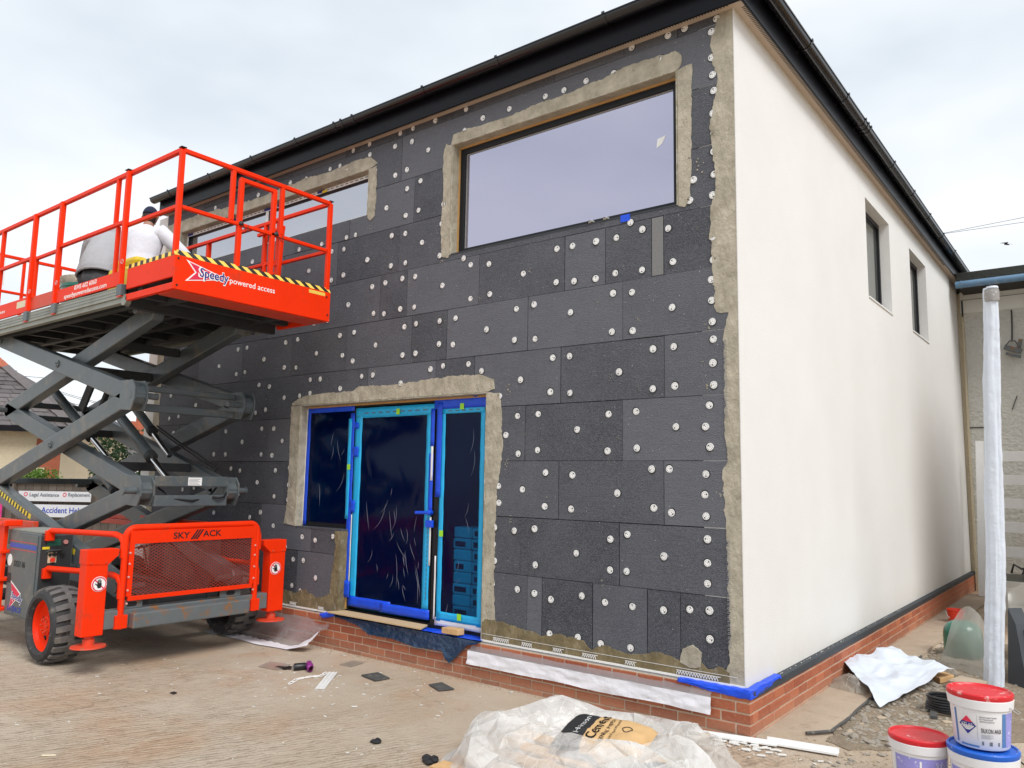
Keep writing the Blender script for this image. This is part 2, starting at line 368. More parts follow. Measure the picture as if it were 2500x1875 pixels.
def milky_mat():
    m, t = new_mat('milky_polythene')
    N = NT(t)
    p = N.pos()
    wp = N.n('ShaderNodeVectorMath', {0: p, 1: N.n('ShaderNodeVectorMath', {0: N.n('ShaderNodeTexNoise', {'Vector': p, 'Scale': 3.0, 'Detail': 3.0}).outputs['Color'], 'Scale': 0.22}, operation='SCALE').outputs[0]}, operation='ADD').outputs[0]
    nrm = None
    lines = None
    for sc_, st in ((7.0, 0.16), (21.0, 0.10)):
        v = N.n('ShaderNodeTexVoronoi', {'Vector': wp, 'Scale': sc_}, feature='DISTANCE_TO_EDGE').outputs['Distance']
        nrm = N.bump(N.math('MINIMUM', v, 0.25), st, 0.10, nrm)
        ln = N.ramp(v, 0.0, 0.035, (1, 1, 1, 1), (0, 0, 0, 1))
        lines = ln if lines is None else N.math('MAXIMUM', lines, N.math('MULTIPLY', ln, 0.6))
    nrm = N.bump(N.noise(p, 14, 4, 0.6), 0.12, 0.02, nrm)
    d = N.n('ShaderNodeBsdfPrincipled', {'Base Color': (0.90, 0.90, 0.89, 1), 'Roughness': 0.28, 'Normal': nrm, 'Specular IOR Level': 0.7})
    tl = N.n('ShaderNodeBsdfTranslucent', {'Color': (0.92, 0.92, 0.90, 1), 'Normal': nrm})
    k = N.n('ShaderNodeMixShader', {0: 0.35, 1: d.outputs[0], 2: tl.outputs[0]})
    tr = N.n('ShaderNodeBsdfTransparent', {'Color': (0.97, 0.96, 0.94, 1)})
    a = N.math('MULTIPLY_ADD', N.ramp(N.noise(p, 3.5, 3, 0.5), 0.32, 0.68), 0.50, 0.22)
    a = N.math('MULTIPLY', a, N.math('SUBTRACT', 1.0, N.math('MULTIPLY', lines, 0.30)))
    N.out(N.n('ShaderNodeMixShader', {0: a, 1: k.outputs[0], 2: tr.outputs[0]}).outputs[0])
    return m
MAT['milky'] = milky_mat()
MAT['haze_sheet'] = film_mat('thin_polythene', (0.93, 0.93, 0.91), 0.55, 0.6, 0.3,
                             [((1, 1, 1), 4.0, 0.12, 0.05)], body=(0.60, 0.58, 0.53), white=0.5)
MAT['glassclear'] = film_mat('clear_glass', (0.85, 0.9, 0.95), 0.95, 0.10, 0.02, [((1, 1, 1), 1.0, 0.02, 0.01)], body=(0.02, 0.03, 0.05))
def ground_mat():
    m, t = new_mat('worn_tamped_concrete')
    N = NT(t)
    p = N.pos()
    c = N.mix(N.ramp(N.noise(p, 0.55, 5, 0.6), 0.35, 0.65), (0.50, 0.395, 0.29, 1), (0.63, 0.535, 0.43, 1))
    c = N.mix(N.math('MULTIPLY', N.ramp(N.noise(p, 0.9, 5, 0.6), 0.50, 0.64), 0.7), c, (0.53, 0.345, 0.225, 1))
    c = N.mix(N.math('MULTIPLY', N.ramp(N.noise(p, 1.7, 6, 0.65), 0.55, 0.75), 0.5), c, (0.62, 0.54, 0.43, 1))
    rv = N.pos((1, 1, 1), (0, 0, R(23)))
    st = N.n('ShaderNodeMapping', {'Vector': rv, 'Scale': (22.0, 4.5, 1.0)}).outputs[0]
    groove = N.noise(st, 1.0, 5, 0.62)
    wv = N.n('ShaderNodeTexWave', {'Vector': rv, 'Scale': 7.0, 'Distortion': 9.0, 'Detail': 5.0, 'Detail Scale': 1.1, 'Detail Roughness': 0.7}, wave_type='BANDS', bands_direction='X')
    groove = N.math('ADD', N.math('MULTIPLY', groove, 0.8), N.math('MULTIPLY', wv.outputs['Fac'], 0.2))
    sepg = N.n('ShaderNodeSeparateXYZ', {0: p})
    away = N.math('MULTIPLY_ADD', sepg.outputs[1], -0.20, -0.31)
    keep = N.ramp(N.math('ADD', N.noise(p, 0.8, 5, 0.65), N.math('MINIMUM', N.math('MAXIMUM', away, -0.10), 0.22)), 0.38, 0.60)
    ridge = N.math('MULTIPLY', groove, keep)
    dk = N.ramp(groove, 0.435, 0.485, (1, 1, 1, 1), (0, 0, 0, 1))  # groove darkening: relief shade put into the colour, along with dirt
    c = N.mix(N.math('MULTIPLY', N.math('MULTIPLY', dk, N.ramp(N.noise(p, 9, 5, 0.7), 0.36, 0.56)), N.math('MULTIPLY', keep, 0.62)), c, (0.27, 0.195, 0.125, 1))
    brk = N.ramp(N.noise(p, 11, 5, 0.7), 0.40, 0.58)
    lt = N.math('MULTIPLY', N.ramp(groove, 0.56, 0.63), brk)
    c = N.mix(N.math('MULTIPLY', lt, N.math('MULTIPLY', keep, 0.55)), c, (0.71, 0.62, 0.49, 1))
    gr = N.noise(p, 55, 6, 0.8)
    c = N.mix(N.math('MULTIPLY', N.ramp(gr, 0.34, 0.44, (1, 1, 1, 1), (0, 0, 0, 1)), 0.45), c, (0.20, 0.15, 0.10, 1))
    c = N.mix(N.math('MULTIPLY', N.ramp(N.noise(p, 24, 6, 0.75), 0.58, 0.72), 0.45), c, (0.56, 0.48, 0.37, 1))
    ck = N.n('ShaderNodeTexVoronoi', {'Vector': N.n('ShaderNodeVectorMath', {0: p, 1: N.n('ShaderNodeTexNoise', {'Vector': p, 'Scale': 2.0, 'Detail': 4.0}).outputs['Color']}, operation='ADD').outputs[0], 'Scale': 0.42}, feature='DISTANCE_TO_EDGE')
    crack = N.ramp(ck.outputs['Distance'], 0.002, 0.006, (1, 1, 1, 1), (0, 0, 0, 1))
    c = N.mix(N.math('MULTIPLY', crack, N.math('MULTIPLY', N.ramp(N.noise(p, 0.9, 2, 0.5), 0.52, 0.62), 0.4)), c, (0.14, 0.10, 0.07, 1))
    h = N.math('ADD', N.math('MULTIPLY', ridge, 0.9), N.math('MULTIPLY', gr, 0.55))
    nrm = N.bump(h, 1.0, 0.03)
    nrm = N.bump(N.noise(p, 9, 6, 0.7), 0.45, 0.03, nrm)
    N.out(N.n('ShaderNodeBsdfPrincipled', {'Base Color': c, 'Roughness': 0.93, 'Normal': nrm, 'Specular IOR Level': 0.25}).outputs[0])
    return m
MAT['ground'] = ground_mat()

# ------------------------------------------------------------------ mesh helpers
class MB:
    def __init__(s):
        s.v, s.f = [], []
    def add(s, vs, fs):
        b = len(s.v)
        s.v += [tuple(v) for v in vs]
        s.f += [tuple(i + b for i in f) for f in fs]
        return s
    def box(s, x0, x1, y0, y1, z0, z1):
        if x0 > x1: x0, x1 = x1, x0
        if y0 > y1: y0, y1 = y1, y0
        if z0 > z1: z0, z1 = z1, z0
        return s.add([(x0, y0, z0), (x1, y0, z0), (x1, y1, z0), (x0, y1, z0), (x0, y0, z1), (x1, y0, z1), (x1, y1, z1), (x0, y1, z1)],
                     [(0, 3, 2, 1), (4, 5, 6, 7), (0, 1, 5, 4), (1, 2, 6, 5), (2, 3, 7, 6), (3, 0, 4, 7)])
    def beam(s, p0, p1, w, h, side=(0, 1, 0), ext0=0.0, ext1=0.0):
        p0, p1 = Vector(p0), Vector(p1)
        d = (p1 - p0).normalized()
        p0 = p0 - d * ext0
        p1 = p1 + d * ext1
        a = Vector(side)
        a = (a - d * a.dot(d)).normalized()
        b = d.cross(a)
        c = []
        for p in (p0, p1):
            for i, j in ((-1, -1), (1, -1), (1, 1), (-1, 1)):
                c.append(p + a * (i * w / 2) + b * (j * h / 2))
        return s.add(c, [(3, 2, 1, 0), (4, 5, 6, 7), (0, 1, 5, 4), (1, 2, 6, 5), (2, 3, 7, 6), (3, 0, 4, 7)])
    def path(s, pts, r, n=10, closed=False):
        pts = [Vector(p) for p in pts]
        rr = r if isinstance(r, (list, tuple)) else [r] * len(pts)
        ring = []
        u = None
        for i, p in enumerate(pts):
            a = pts[max(i - 1, 0)]
            b = pts[min(i + 1, len(pts) - 1)]
            d = (b - a).normalized()
            if u is None:
                u = d.orthogonal().normalized()
            u = (u - d * u.dot(d)).normalized()
            w = d.cross(u)
            ring.append([p + (u * math.cos(2 * math.pi * k / n) + w * math.sin(2 * math.pi * k / n)) * rr[i] for k in range(n)])
        vs = [q for rg in ring for q in rg]
        fs = []
        for i in range(len(pts) - 1):
            for k in range(n):
                k2 = (k + 1) % n
                fs.append((i * n + k, i * n + k2, (i + 1) * n + k2, (i + 1) * n + k))
        fs.append(tuple(range(n))[::-1])
        fs.append(tuple((len(pts) - 1) * n + k for k in range(n)))
        return s.add(vs, fs)
    def tube(s, p0, p1, r, n=12, r1=None):
        return s.path([p0, p1], [r, r if r1 is None else r1], n)
    def lathe(s, prof, c, axis='z', n=24, caps=True):
        vs, fs = [], []
        for r, a in prof:
            for k in range(n):
                t = 2 * math.pi * k / n
                u, w = r * math.cos(t), r * math.sin(t)
                vs.append({'z': (c[0] + u, c[1] + w, c[2] + a), 'y': (c[0] + u, c[1] + a, c[2] + w), 'x': (c[0] + a, c[1] + u, c[2] + w)}[axis])
        m = len(prof)
        for i in range(m - 1):
            for k in range(n):
                k2 = (k + 1) % n
                fs.append((i * n + k, i * n + k2, (i + 1) * n + k2, (i + 1) * n + k))
        if caps and prof[0][0] > 1e-6: fs.append(tuple(range(n))[::-1])
        if caps and prof[-1][0] > 1e-6: fs.append(tuple((m - 1) * n + k for k in range(n)))
        return s.add(vs, fs)
    def prism(s, pts, off):
        off = Vector(off)
        n = len(pts)
        vs = [Vector(p) for p in pts] + [Vector(p) + off for p in pts]
        fs = [tuple(range(n)), tuple(range(2 * n - 1, n - 1, -1))]
        for i in range(n):
            j = (i + 1) % n
            fs.append((i, i + n, j + n, j))
        return s.add(vs, fs)
    def grid(s, nu, nv, fn):
        vs = [fn(i / nu, j / nv) for j in range(nv + 1) for i in range(nu + 1)]
        fs = []
        for j in range(nv):
            for i in range(nu):
                a = j * (nu + 1) + i
                fs.append((a, a + 1, a + nu + 2, a + nu + 1))
        return s.add(vs, fs)
    def mesh(s, name, mat, smooth=False):
        me = bpy.data.meshes.new(name)
        me.from_pydata(s.v, [], s.f)
        bm = bmesh.new()
        bm.from_mesh(me)
        bmesh.ops.recalc_face_normals(bm, faces=bm.faces)
        bm.to_mesh(me)
        bm.free()
        me.materials.append(mat if not isinstance(mat, str) else MAT[mat])
        if smooth:
            me.polygons.foreach_set('use_smooth', [True] * len(me.polygons))
        return me
    def build(s, name, mat, parent=None, smooth=False, bevel=0.0, thick=0.0):
        return place(name, s.mesh(name, mat, smooth), parent, bevel=bevel, smooth=smooth, thick=thick)
def place(name, me, parent=None, loc=None, rot=None, bevel=0.0, smooth=False, thick=0.0):
    o = bpy.data.objects.new(name, me)
    COL.objects.link(o)
    if parent is not None:
        o.parent = parent
        if parent.type == 'EMPTY' and not parent.get('_local'):
            o.matrix_parent_inverse = Matrix.Translation(parent.location).inverted()
    if loc is not None: o.location = loc
    if rot is not None: o.rotation_euler = rot
    if thick:
        md = o.modifiers.new('solid', 'SOLIDIFY')
        md.thickness = thick
    if bevel:
        md = o.modifiers.new('bevel', 'BEVEL')
        md.width = bevel
        md.segments = 2
        md.limit_method = 'ANGLE'
        md.angle_limit = R(40)
    elif smooth:
        try:
            me.set_sharp_from_angle(angle=R(40))
        except Exception:
            pass
    return o
def tag(o, label=None, cat=None, group=None, kind=None):
    for k, v in (('label', label), ('category', cat), ('group', group), ('kind', kind)):
        if v: o[k] = v
    return o
def thing(name, loc, label, cat, group=None, local=False, rot=None):
    e = bpy.data.objects.new(name, None)
    e.empty_display_size = 0.1
    COL.objects.link(e)
    e.location = loc
    if rot: e.rotation_euler = rot
    if local: e['_local'] = 1
    return tag(e, label, cat, group)
def text(name, body, mat, parent, origin, ux, uy, size, bold=0.0, shear=0.0, ext=0.0006, align='LEFT', width=None, spacing=1.0):
    """flat lettering laid in the plane spanned by ux, uy"""
    cu = bpy.data.curves.new('lettering_curve', 'FONT')
    cu.body = body
    cu.size = size
    cu.offset = bold * size
    cu.shear = shear
    cu.extrude = ext
    cu.align_x = align
    cu.space_character = spacing
    cu.resolution_u = 3
    ob = bpy.data.objects.new('lettering_tmp', cu)
    COL.objects.link(ob)
    dg = bpy.context.evaluated_depsgraph_get()
    dg.update()
    me = bpy.data.meshes.new_from_object(ob.evaluated_get(dg))
    bpy.data.objects.remove(ob)
    ux, uy = Vector(ux).normalized(), Vector(uy).normalized()
    uz = ux.cross(uy)
    k = 1.0
    if width and len(me.vertices):
        xs = [v.co.x for v in me.vertices]
        k = width / max(max(xs) - min(xs), 1e-6)
    o3 = Vector(origin)
    for v in me.vertices:
        v.co = o3 + ux * (v.co.x * k) + uy * v.co.y + uz * v.co.z
    me.materials.clear()
    me.materials.append(MAT[mat])
    return place(name, me, parent)
def ragged(poly, flags, amp=0.012, step=0.02, seed=0):
    """poly: (x, z) corners; flagged edges are broken up by noise"""
    out = []
    n = len(poly)
    for i in range(n):
        a, b = Vector(poly[i]), Vector(poly[(i + 1) % n])
        L = (b - a).length
        out.append(a)
        if flags[i % len(flags)] and L > step:
            k = int(L / step)
            nn = Vector((-(b - a).y, (b - a).x)).normalized()
            for j in range(1, k):
                p = a.lerp(b, j / k)
                d = noise.noise(Vector((p.x * 9 + seed, p.y * 9, seed))) * 1.1 + noise.noise(Vector((p.x * 31, p.y * 31 + seed, seed))) * 0.7 + random.uniform(-0.35, 0.35)
                env = min(1, j / 3, (k - j) / 3)
                out.append(p + nn * d * amp * env)
    return out
def smear(poly, flags, mat, parent, amp=0.012, step=0.02, seed=0, y0=0.004, th=0.010, name='adhesive_band'):
    pts = ragged(poly, flags, amp, step, seed)
    return MB().prism([(p.x, y0, p.y) for p in pts], (0, -th, 0)).build(name, mat, parent)
def rects_minus(x0, x1, z0, z1, holes):
    rs = [(x0, x1, z0, z1)]
    for hx0, hx1, hz0, hz1 in holes:
        nr = []
        for a, b, c, d in rs:
            if hx0 >= b or hx1 <= a or hz0 >= d or hz1 <= c:
                nr.append((a, b, c, d))
                continue
            if c < hz0: nr.append((a, b, c, hz0))
            if hz1 < d: nr.append((a, b, hz1, d))
            zc, zd = max(c, hz0), min(d, hz1)
            if a < hx0: nr.append((a, hx0, zc, zd))
            if hx1 < b: nr.append((hx1, b, zc, zd))
        rs = nr
    return rs

def nz(x, y, z): return noise.noise(Vector((x, y, z)))
def crease(x, y, z):
    # sharp fold lines between flat facets
    d, _ = noise.voronoi(Vector((x, y, z)))
    return d[1] - d[0]

# ------------------------------------------------------------------ ground
g = MB()
g.add([(-260, -260, 0), (260, -260, 0), (260, 260, 0), (-260, 260, 0)], [(0, 1, 2, 3)])
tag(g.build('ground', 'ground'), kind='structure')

# ------------------------------------------------------------------ building under renovation
RB, WT = 0.355, 5.56            # bottom and top of the insulated wall
XL = -8.60                      # left end of the front wall
SE = 11.6                       # far end of the side wall
WB = (-2.98, -0.49, 4.03, 5.19)         # wide upper window
WS = (-8.20, -4.235, 4.70, 5.235)       # long upper window behind the lift
DR = (-5.25, -2.45, 0.34, 2.615)        # entrance opening; the pier fills its lower left
PIER = (-5.25, -4.45, 0.34, 1.235)
bld = thing('building', (-4.3, 0.0, 0.0), 'two storey building with dark insulation boards on the front and white rendered side', 'building')

core = MB()
for a, b, c, d in rects_minus(XL, -0.30, RB, WT, [WB, WS, DR]):
    core.box(a, b, 0.030, 0.32, c, d)
core.box(PIER[0], PIER[1], 0.030, 0.32, RB, PIER[3])
front = core.build('front_wall', 'core', bld)
front['label'] = 'front wall covered in dark graphite insulation boards'

# insulation boards, one object each
LINES = [RB + 0.01] + [0.970 + 0.5 * k for k in range(10)] + [WT]
ROWS = {
    0: [-1.95, -1.79, -1.28, -0.78, -0.50, -5.17, -6.0, -7.0, -8.0],
    1: [-2.03, -1.03, -4.95, -5.90, -6.90, -7.90],
    2: [-1.63, -0.63, -5.49, -6.50, -7.50, -8.30],
    3: [-2.0, -1.0, -5.85, -6.87, -7.87],
    4: [-0.62, -1.62, -2.62, -3.12, -4.12, -5.01, -5.99, -7.02, -8.05],
    5: [-1.0, -1.99, -2.99, -3.48, -4.49, -5.48, -6.50, -7.50],
    6: [-0.62, -0.73, -1.17, -1.59, -2.585, -3.57, -3.98, -4.98, -5.98, -7.0, -8.0],
    7: [-3.715, -4.72, -5.72, -6.72, -7.72],
    8: [-3.51, -4.53, -5.53, -6.53, -7.53],
    9: [-3.72, -4.66],
    10: [-0.48, -0.99, -1.72, -2.72, -3.66, -4.66, -5.66, -6.66, -7.66],
}
HOLES = [WB, WS, (DR[0], DR[1], RB, DR[3])]
rb = random.Random(3)
for r in range(11):
    z0, z1 = LINES[r], LINES[r + 1]
    xs = [XL + 0.004] + sorted(ROWS[r]) + [-0.02]
    for a, b in zip(xs[:-1], xs[1:]):
        ga, gb = rb.uniform(0.0012, 0.0042), rb.uniform(0.0012, 0.0042)
        gz0, gz1 = rb.uniform(0.001, 0.0042), rb.uniform(0.001, 0.0042)
        y = rb.uniform(-0.0025, 0.002)
        qs = [q for q in rects_minus(a + ga, b - gb, z0 + gz0, z1 - gz1, HOLES) if q[1] - q[0] > 0.01 and q[3] - q[2] > 0.01]
        while qs:                       # pieces that touch make one cut board
            grp = [qs.pop(0)]
            more = True
            while more:
                more = False
                for q in qs[:]:
                    if any(q[0] <= e[1] + 1e-6 and e[0] <= q[1] + 1e-6 and q[2] <= e[3] + 1e-6 and e[2] <= q[3] + 1e-6 for e in grp):
                        grp.append(q)
                        qs.remove(q)
                        more = True
            m = MB()
            for q in grp:
                m.box(q[0], q[1], y, 0.030, q[2], q[3])
            m.build('insulation_board', 'eps', front)
        if PIER[0] - 0.001 < b and a < PIER[1] and z0 < PIER[3] and z1 > RB:
            a2, b2 = max(a + ga, PIER[0] + (0.0 if a > PIER[0] else -0.0)), min(b - gb, PIER[1])
            if b2 - a2 > 0.02:
                MB().box(a2, b2, y, 0.030, max(z0 + gz0, RB), min(z1 - gz1, PIER[3])).build('insulation_board', 'eps', front)

# fixing plates
PL = [(-0.141,5.514),(-0.186,5.417),(-0.417,5.528),(-0.569,5.521),(-0.912,5.532),(-0.187,5.196),(-0.62,5.331),(-0.883,5.325),(-1.092,5.354),(-0.181,5.047),(-1.377,5.373),(-1.615,5.358),(-0.173,4.911),(-1.826,5.361),(-2.252,5.362),(-0.182,4.724),(-2.585,5.364),(-2.813,5.523),(-0.413,4.717),(-0.177,4.555),(-2.823,5.299),(-0.419,4.537),(-0.179,4.405),(-0.4,4.391),(-0.181,4.217),(-0.354,4.211),(-0.194,4.049),(-0.389,4.047),(-0.191,3.887),(-0.925,3.968),(-0.579,3.851),(-0.814,3.887),(-3.239,5.521),(-3.566,5.527),(-3.76,5.524),(-4.25,5.527),(-4.525,5.522),(-3.573,5.378),(-3.834,5.393),(-4.239,5.399),(-3.327,5.221),(-4.751,5.392),(-4.929,5.396),(-4.626,5.335),(-3.636,5.079),(-3.812,5.058),(-3.075,4.91),(-3.426,4.906),(-4.138,5.19),(-3.623,4.863),(-3.933,4.716),(-3.441,4.588),(-3.631,4.57),(-3.086,4.581),(-3.105,4.377),(-4.422,4.502),(-4.578,4.501),(-3.832,4.385),(-3.624,4.371),(-5.015,4.5),(-4.61,4.368),(-4.21,4.179),(-3.373,4.229),(-3.116,4.045),(-2.79,3.963),(-3.829,4.051),(-3.608,4.049),(-2.697,3.883),(-4.602,4.066),(-3.905,3.876),(-4.111,3.862),(-3.647,3.884),(-3.457,3.877),(-3.067,3.727),(-2.689,3.544),(-4.494,3.71),(-4.07,3.561),(-3.906,3.538),(-3.66,3.56),(-3.454,3.555),(-2.875,3.371),(-3.588,3.362),(-3.42,3.375),(-3.089,3.367),(-4.374,3.384),(-4.615,3.372),(-4.017,3.209),(-4.556,3.142),(-3.601,3.064),(-3.415,3.066),(-3.088,3.133),(-2.9,3.11),(-4.379,3.065),(-4.218,2.884),(-4.044,2.885),(-3.615,2.771),(-3.198,2.887),(-3.024,2.907),(-2.693,2.9),(-2.526,2.821),(-4.568,2.772),(-4.919,2.9),(-1.508,3.866),(-1.263,3.864),(-1.061,3.86),(-0.199,3.712),(-1.675,3.869),(-2.464,3.854),(-2.048,3.696),(-1.678,3.561),(-2.446,3.555),(-1.487,3.543),(-1.266,3.534),(-1.071,3.552),(-0.818,3.541),(-0.539,3.566),(-0.196,3.526),(-0.215,3.371),(-0.214,3.206),(-1.092,3.381),(-0.912,3.365),(-0.549,3.192),(-0.211,3.038),(-1.92,3.388),(-2.122,3.372),(-1.521,3.268),(-2.476,3.216),(-2.138,3.082),(-1.903,3.069),(-1.103,3.051),(-0.905,3.039),(-0.206,2.9),(-1.705,2.88),(-1.527,2.879),(-0.72,2.87),(-0.537,2.872),(-0.211,2.716),(-1.034,2.705),(-2.059,2.706),(-1.727,2.577),(-1.519,2.556),(-0.723,2.546),(-0.53,2.557),(-0.207,2.546),(-2.303,2.567),(-1.855,2.385),(-2.087,2.376),(-1.133,2.357),(-0.874,2.369),(-0.244,2.391),(-2.309,2.372),(-1.443,2.236),(-0.523,2.235),(-0.278,2.229),(-2.218,2.206),(-1.857,2.065),(-2.072,2.035),(-1.142,2.051),(-0.868,2.072),(-0.244,2.074),(-1.767,1.868),(-1.487,1.85),(-0.736,1.904),(-0.582,1.905),(-0.279,1.868),(-2.292,1.743),(-2.018,1.717),(-1.048,1.707),(-0.289,1.713),(-2.285,1.591),(-1.772,1.576),(-1.497,1.563),(-0.719,1.6),(-0.567,1.568),(-0.282,1.553),(-2.324,1.367),(-2.102,1.349),(-1.878,1.378),(-1.113,1.334),(-0.955,1.381),(-0.273,1.383),(-2.34,1.215),(-1.442,1.199),(-0.634,1.231),(-0.275,1.208),(-2.321,1.069),(-1.864,1.07),(-1.114,1.088),(-0.962,1.09),(-0.277,1.057),(-2.34,0.866),(-2.055,0.844),(-1.87,0.828),(-1.696,0.795),(-1.383,0.856),(-1.161,0.828),(-0.911,0.821),(-0.639,0.824),(-0.422,0.854),(-0.265,0.863),(-2.341,0.639),(-1.704,0.509),(-1.42,0.516),(-1.199,0.497),(-0.927,0.503),(-0.263,0.658),(-0.431,0.508),(-5.099,2.904),(-5.279,2.727),(-5.884,2.871),(-5.093,2.747),(-5.574,2.72),(-5.929,2.592),(-5.747,2.358),(-5.369,2.387),(-5.565,2.209),(-5.751,2.041),(-5.362,2.035),(-5.665,1.864),(-5.402,1.894),(-5.4,1.7),(-5.663,1.559),(-5.395,1.528),(-5.649,1.222),(-5.103,1.125),(-4.87,1.102),(-4.577,1.157),(-5.406,0.99),(-5.477,0.852),(-5.246,0.867),(-5.06,0.869),(-4.834,0.697),(-5.241,0.579),(-5.087,0.53),(-5.081,3.56),(-5.605,3.388),(-5.373,3.403),(-6.597,3.391),(-6.396,3.396),(-6.028,3.217),(-7.004,3.208),(-6.597,3.074),(-6.413,3.087),(-5.608,3.083),(-5.378,3.068),(-5.01,3.204),(-6.098,2.904),(-6.131,2.562),(-8.154,2.88),(-7.506,2.72),(-8.157,2.562),(-7.916,2.582),(-8.02,2.358),(-7.787,2.388),(-6.753,2.351),(-5.982,2.364),(-6.379,2.211),(-6.991,2.061),(-6.728,2.059),(-5.966,2.054),(-6.586,1.881),(-6.389,1.856),(-6.018,1.718),(-7.688,1.597),(-7.411,1.629),(-6.397,1.554),(-6.909,1.324),(-5.918,1.367),(-6.132,1.297),(-6.355,5.389),(-7.347,5.42),(-7.756,5.41),(-5.439,4.506),(-6.015,4.516),(-5.823,4.511),(-6.398,4.509),(-5.232,4.212),(-4.823,4.379),(-4.807,4.037),(-5.504,3.736),(-4.841,3.571),(-5.689,5.403),(-5.373,5.38),(-6.949,5.419)]
def plate_mesh():
    me = bpy.data.meshes.new('fixing_plate')
    m = MB()
    m.lathe([(0.0, -0.0022), (0.009, -0.0022), (0.010, -0.004), (0.024, -0.004), (0.0285, -0.003), (0.029, 0.004)], (0, 0, 0), 'y', 20)
    nf = len(m.f)
    def dot(x, z, r, n, y=-0.0052):
        m.add([(x, y, z)] + [(x + r * math.cos(2 * math.pi * k / n), y, z + r * math.sin(2 * math.pi * k / n)) for k in range(n)], [(0, 1 + k, 1 + (k + 1) % n) for k in range(n)])
    dot(0.009, 0.012, 0.0062, 8)
    dot(0.0, 0.0, 0.003, 6)
    for k in range(10):
        t = 2 * math.pi * k / 10 + 0.2
        if abs(t - 0.93) > 0.4:
            dot(0.0205 * math.cos(t), 0.0205 * math.sin(t), 0.0026, 6)
    # flat black crescent painted as the shadow in the plate's recess
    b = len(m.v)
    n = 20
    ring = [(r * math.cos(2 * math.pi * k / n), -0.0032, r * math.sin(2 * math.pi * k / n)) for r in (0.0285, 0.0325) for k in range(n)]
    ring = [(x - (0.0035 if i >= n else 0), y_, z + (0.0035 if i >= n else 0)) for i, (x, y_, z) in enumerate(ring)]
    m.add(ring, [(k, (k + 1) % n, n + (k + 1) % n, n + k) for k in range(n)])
    me.from_pydata(m.v, [], m.f)
    me.materials.append(MAT['white'])
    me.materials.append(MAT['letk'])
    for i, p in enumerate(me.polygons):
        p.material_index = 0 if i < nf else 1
    return me
pm = plate_mesh()
for x, z in PL:
    inh = any(h[0] - 0.01 < x < h[1] + 0.01 and h[2] - 0.01 < z < h[3] + 0.01 for h in (WB, WS, DR)) and not (PIER[0] < x < PIER[1] and z < PIER[3])
    if inh: continue
    k = rb.uniform(0.94, 1.06)
    o = place('fixing_plate', pm, front, (x, -0.0022 - rb.uniform(0, 0.001), z), (rb.uniform(-0.06, 0.06), rb.uniform(0, 6.28), rb.uniform(-0.06, 0.06)))
    o.scale = (k, 0.6, k)

# adhesive bands trowelled round the openings and at the corners
lefts = [(-0.11, 5.55), (-0.184, 5.39), (-0.198, 5.30), (-0.137, 5.01), (-0.207, 4.66), (-0.197, 4.50), (-0.167, 4.16), (-0.217, 3.89), (-0.22, 3.775), (-0.208, 3.46), (-0.176, 3.11),
         (-0.078, 3.095), (-0.116, 2.96), (-0.124, 2.47), (-0.115, 2.09), (-0.106, 1.96), (-0.145, 1.90), (-0.127, 1.474), (-0.118, 1.276), (-0.11, 0.977), (-0.108, 0.739), (-0.112, 0.513), (-0.16, 0.43), (-0.15, 0.37)]
smear([(-0.0005, 0.362), (-0.0005, 5.55)] + lefts, [False] + [True] * (len(lefts)) + [False], 'mortar', front, 0.016, 0.018, 1.0)
# wide window
smear([(-0.488, 5.186), (-0.452, 5.22), (-0.447, 5.30), (-0.50, 5.36), (-0.80, 5.375), (-1.057, 5.366), (-1.20, 5.33), (-1.30, 5.34), (-1.55, 5.31), (-1.894, 5.315), (-2.30, 5.285), (-2.7, 5.30), (-2.975, 5.294), (-3.0, 5.19), (-2.982, 5.186)],
      [True] * 13 + [False, False], 'mortar', front, 0.013, 0.02, 2.0)
smear([(-2.984, 5.184), (-3.07, 5.22), (-3.105, 5.10), (-3.09, 4.7), (-3.11, 4.35), (-3.09, 4.03), (-3.0, 4.0), (-2.984, 4.03)], [True] * 6 + [False, False], 'mortar', front, 0.013, 0.02, 3.0)
smear([(-0.486, 5.182), (-0.40, 5.20), (-0.355, 5.20), (-0.366, 4.8), (-0.37, 4.33), (-0.39, 4.05), (-0.43, 4.0), (-0.486, 4.02)], [True] * 6 + [False, False], 'mortar', front, 0.010, 0.02, 4.0)
# long window
smear([(-4.232, 5.232), (-4.10, 5.27), (-4.21, 5.36), (-4.45, 5.385), (-4.67, 5.375), (-5.0, 5.36), (-5.3, 5.387), (-5.8, 5.37), (-6.41, 5.35), (-7.0, 5.365), (-7.92, 5.40), (-8.585, 5.40), (-8.585, 5.237), (-8.2, 5.237)],
      [True] * 11 + [False] * 3, 'mortar', front, 0.02, 0.03, 5.0)
smear([(-4.232, 5.230), (-4.12, 5.24), (-4.105, 4.9), (-4.12, 4.66), (-4.19, 4.62), (-4.232, 4.66)], [True] * 5 + [False], 'mortar', front, 0.010, 0.02, 6.0)
smear([(-8.203, 5.233), (-8.203, 4.70), (-8.35, 4.6), (-8.44, 3.8), (-8.43, 3.5), (-8.45, 2.8), (-8.42, 2.4), (-8.45, 1.2), (-8.43, 0.37), (-8.595, 0.37), (-8.595, 5.233)], [False] + [True] * 8 + [False] * 2, 'mortar', front, 0.014, 0.03, 7.0)
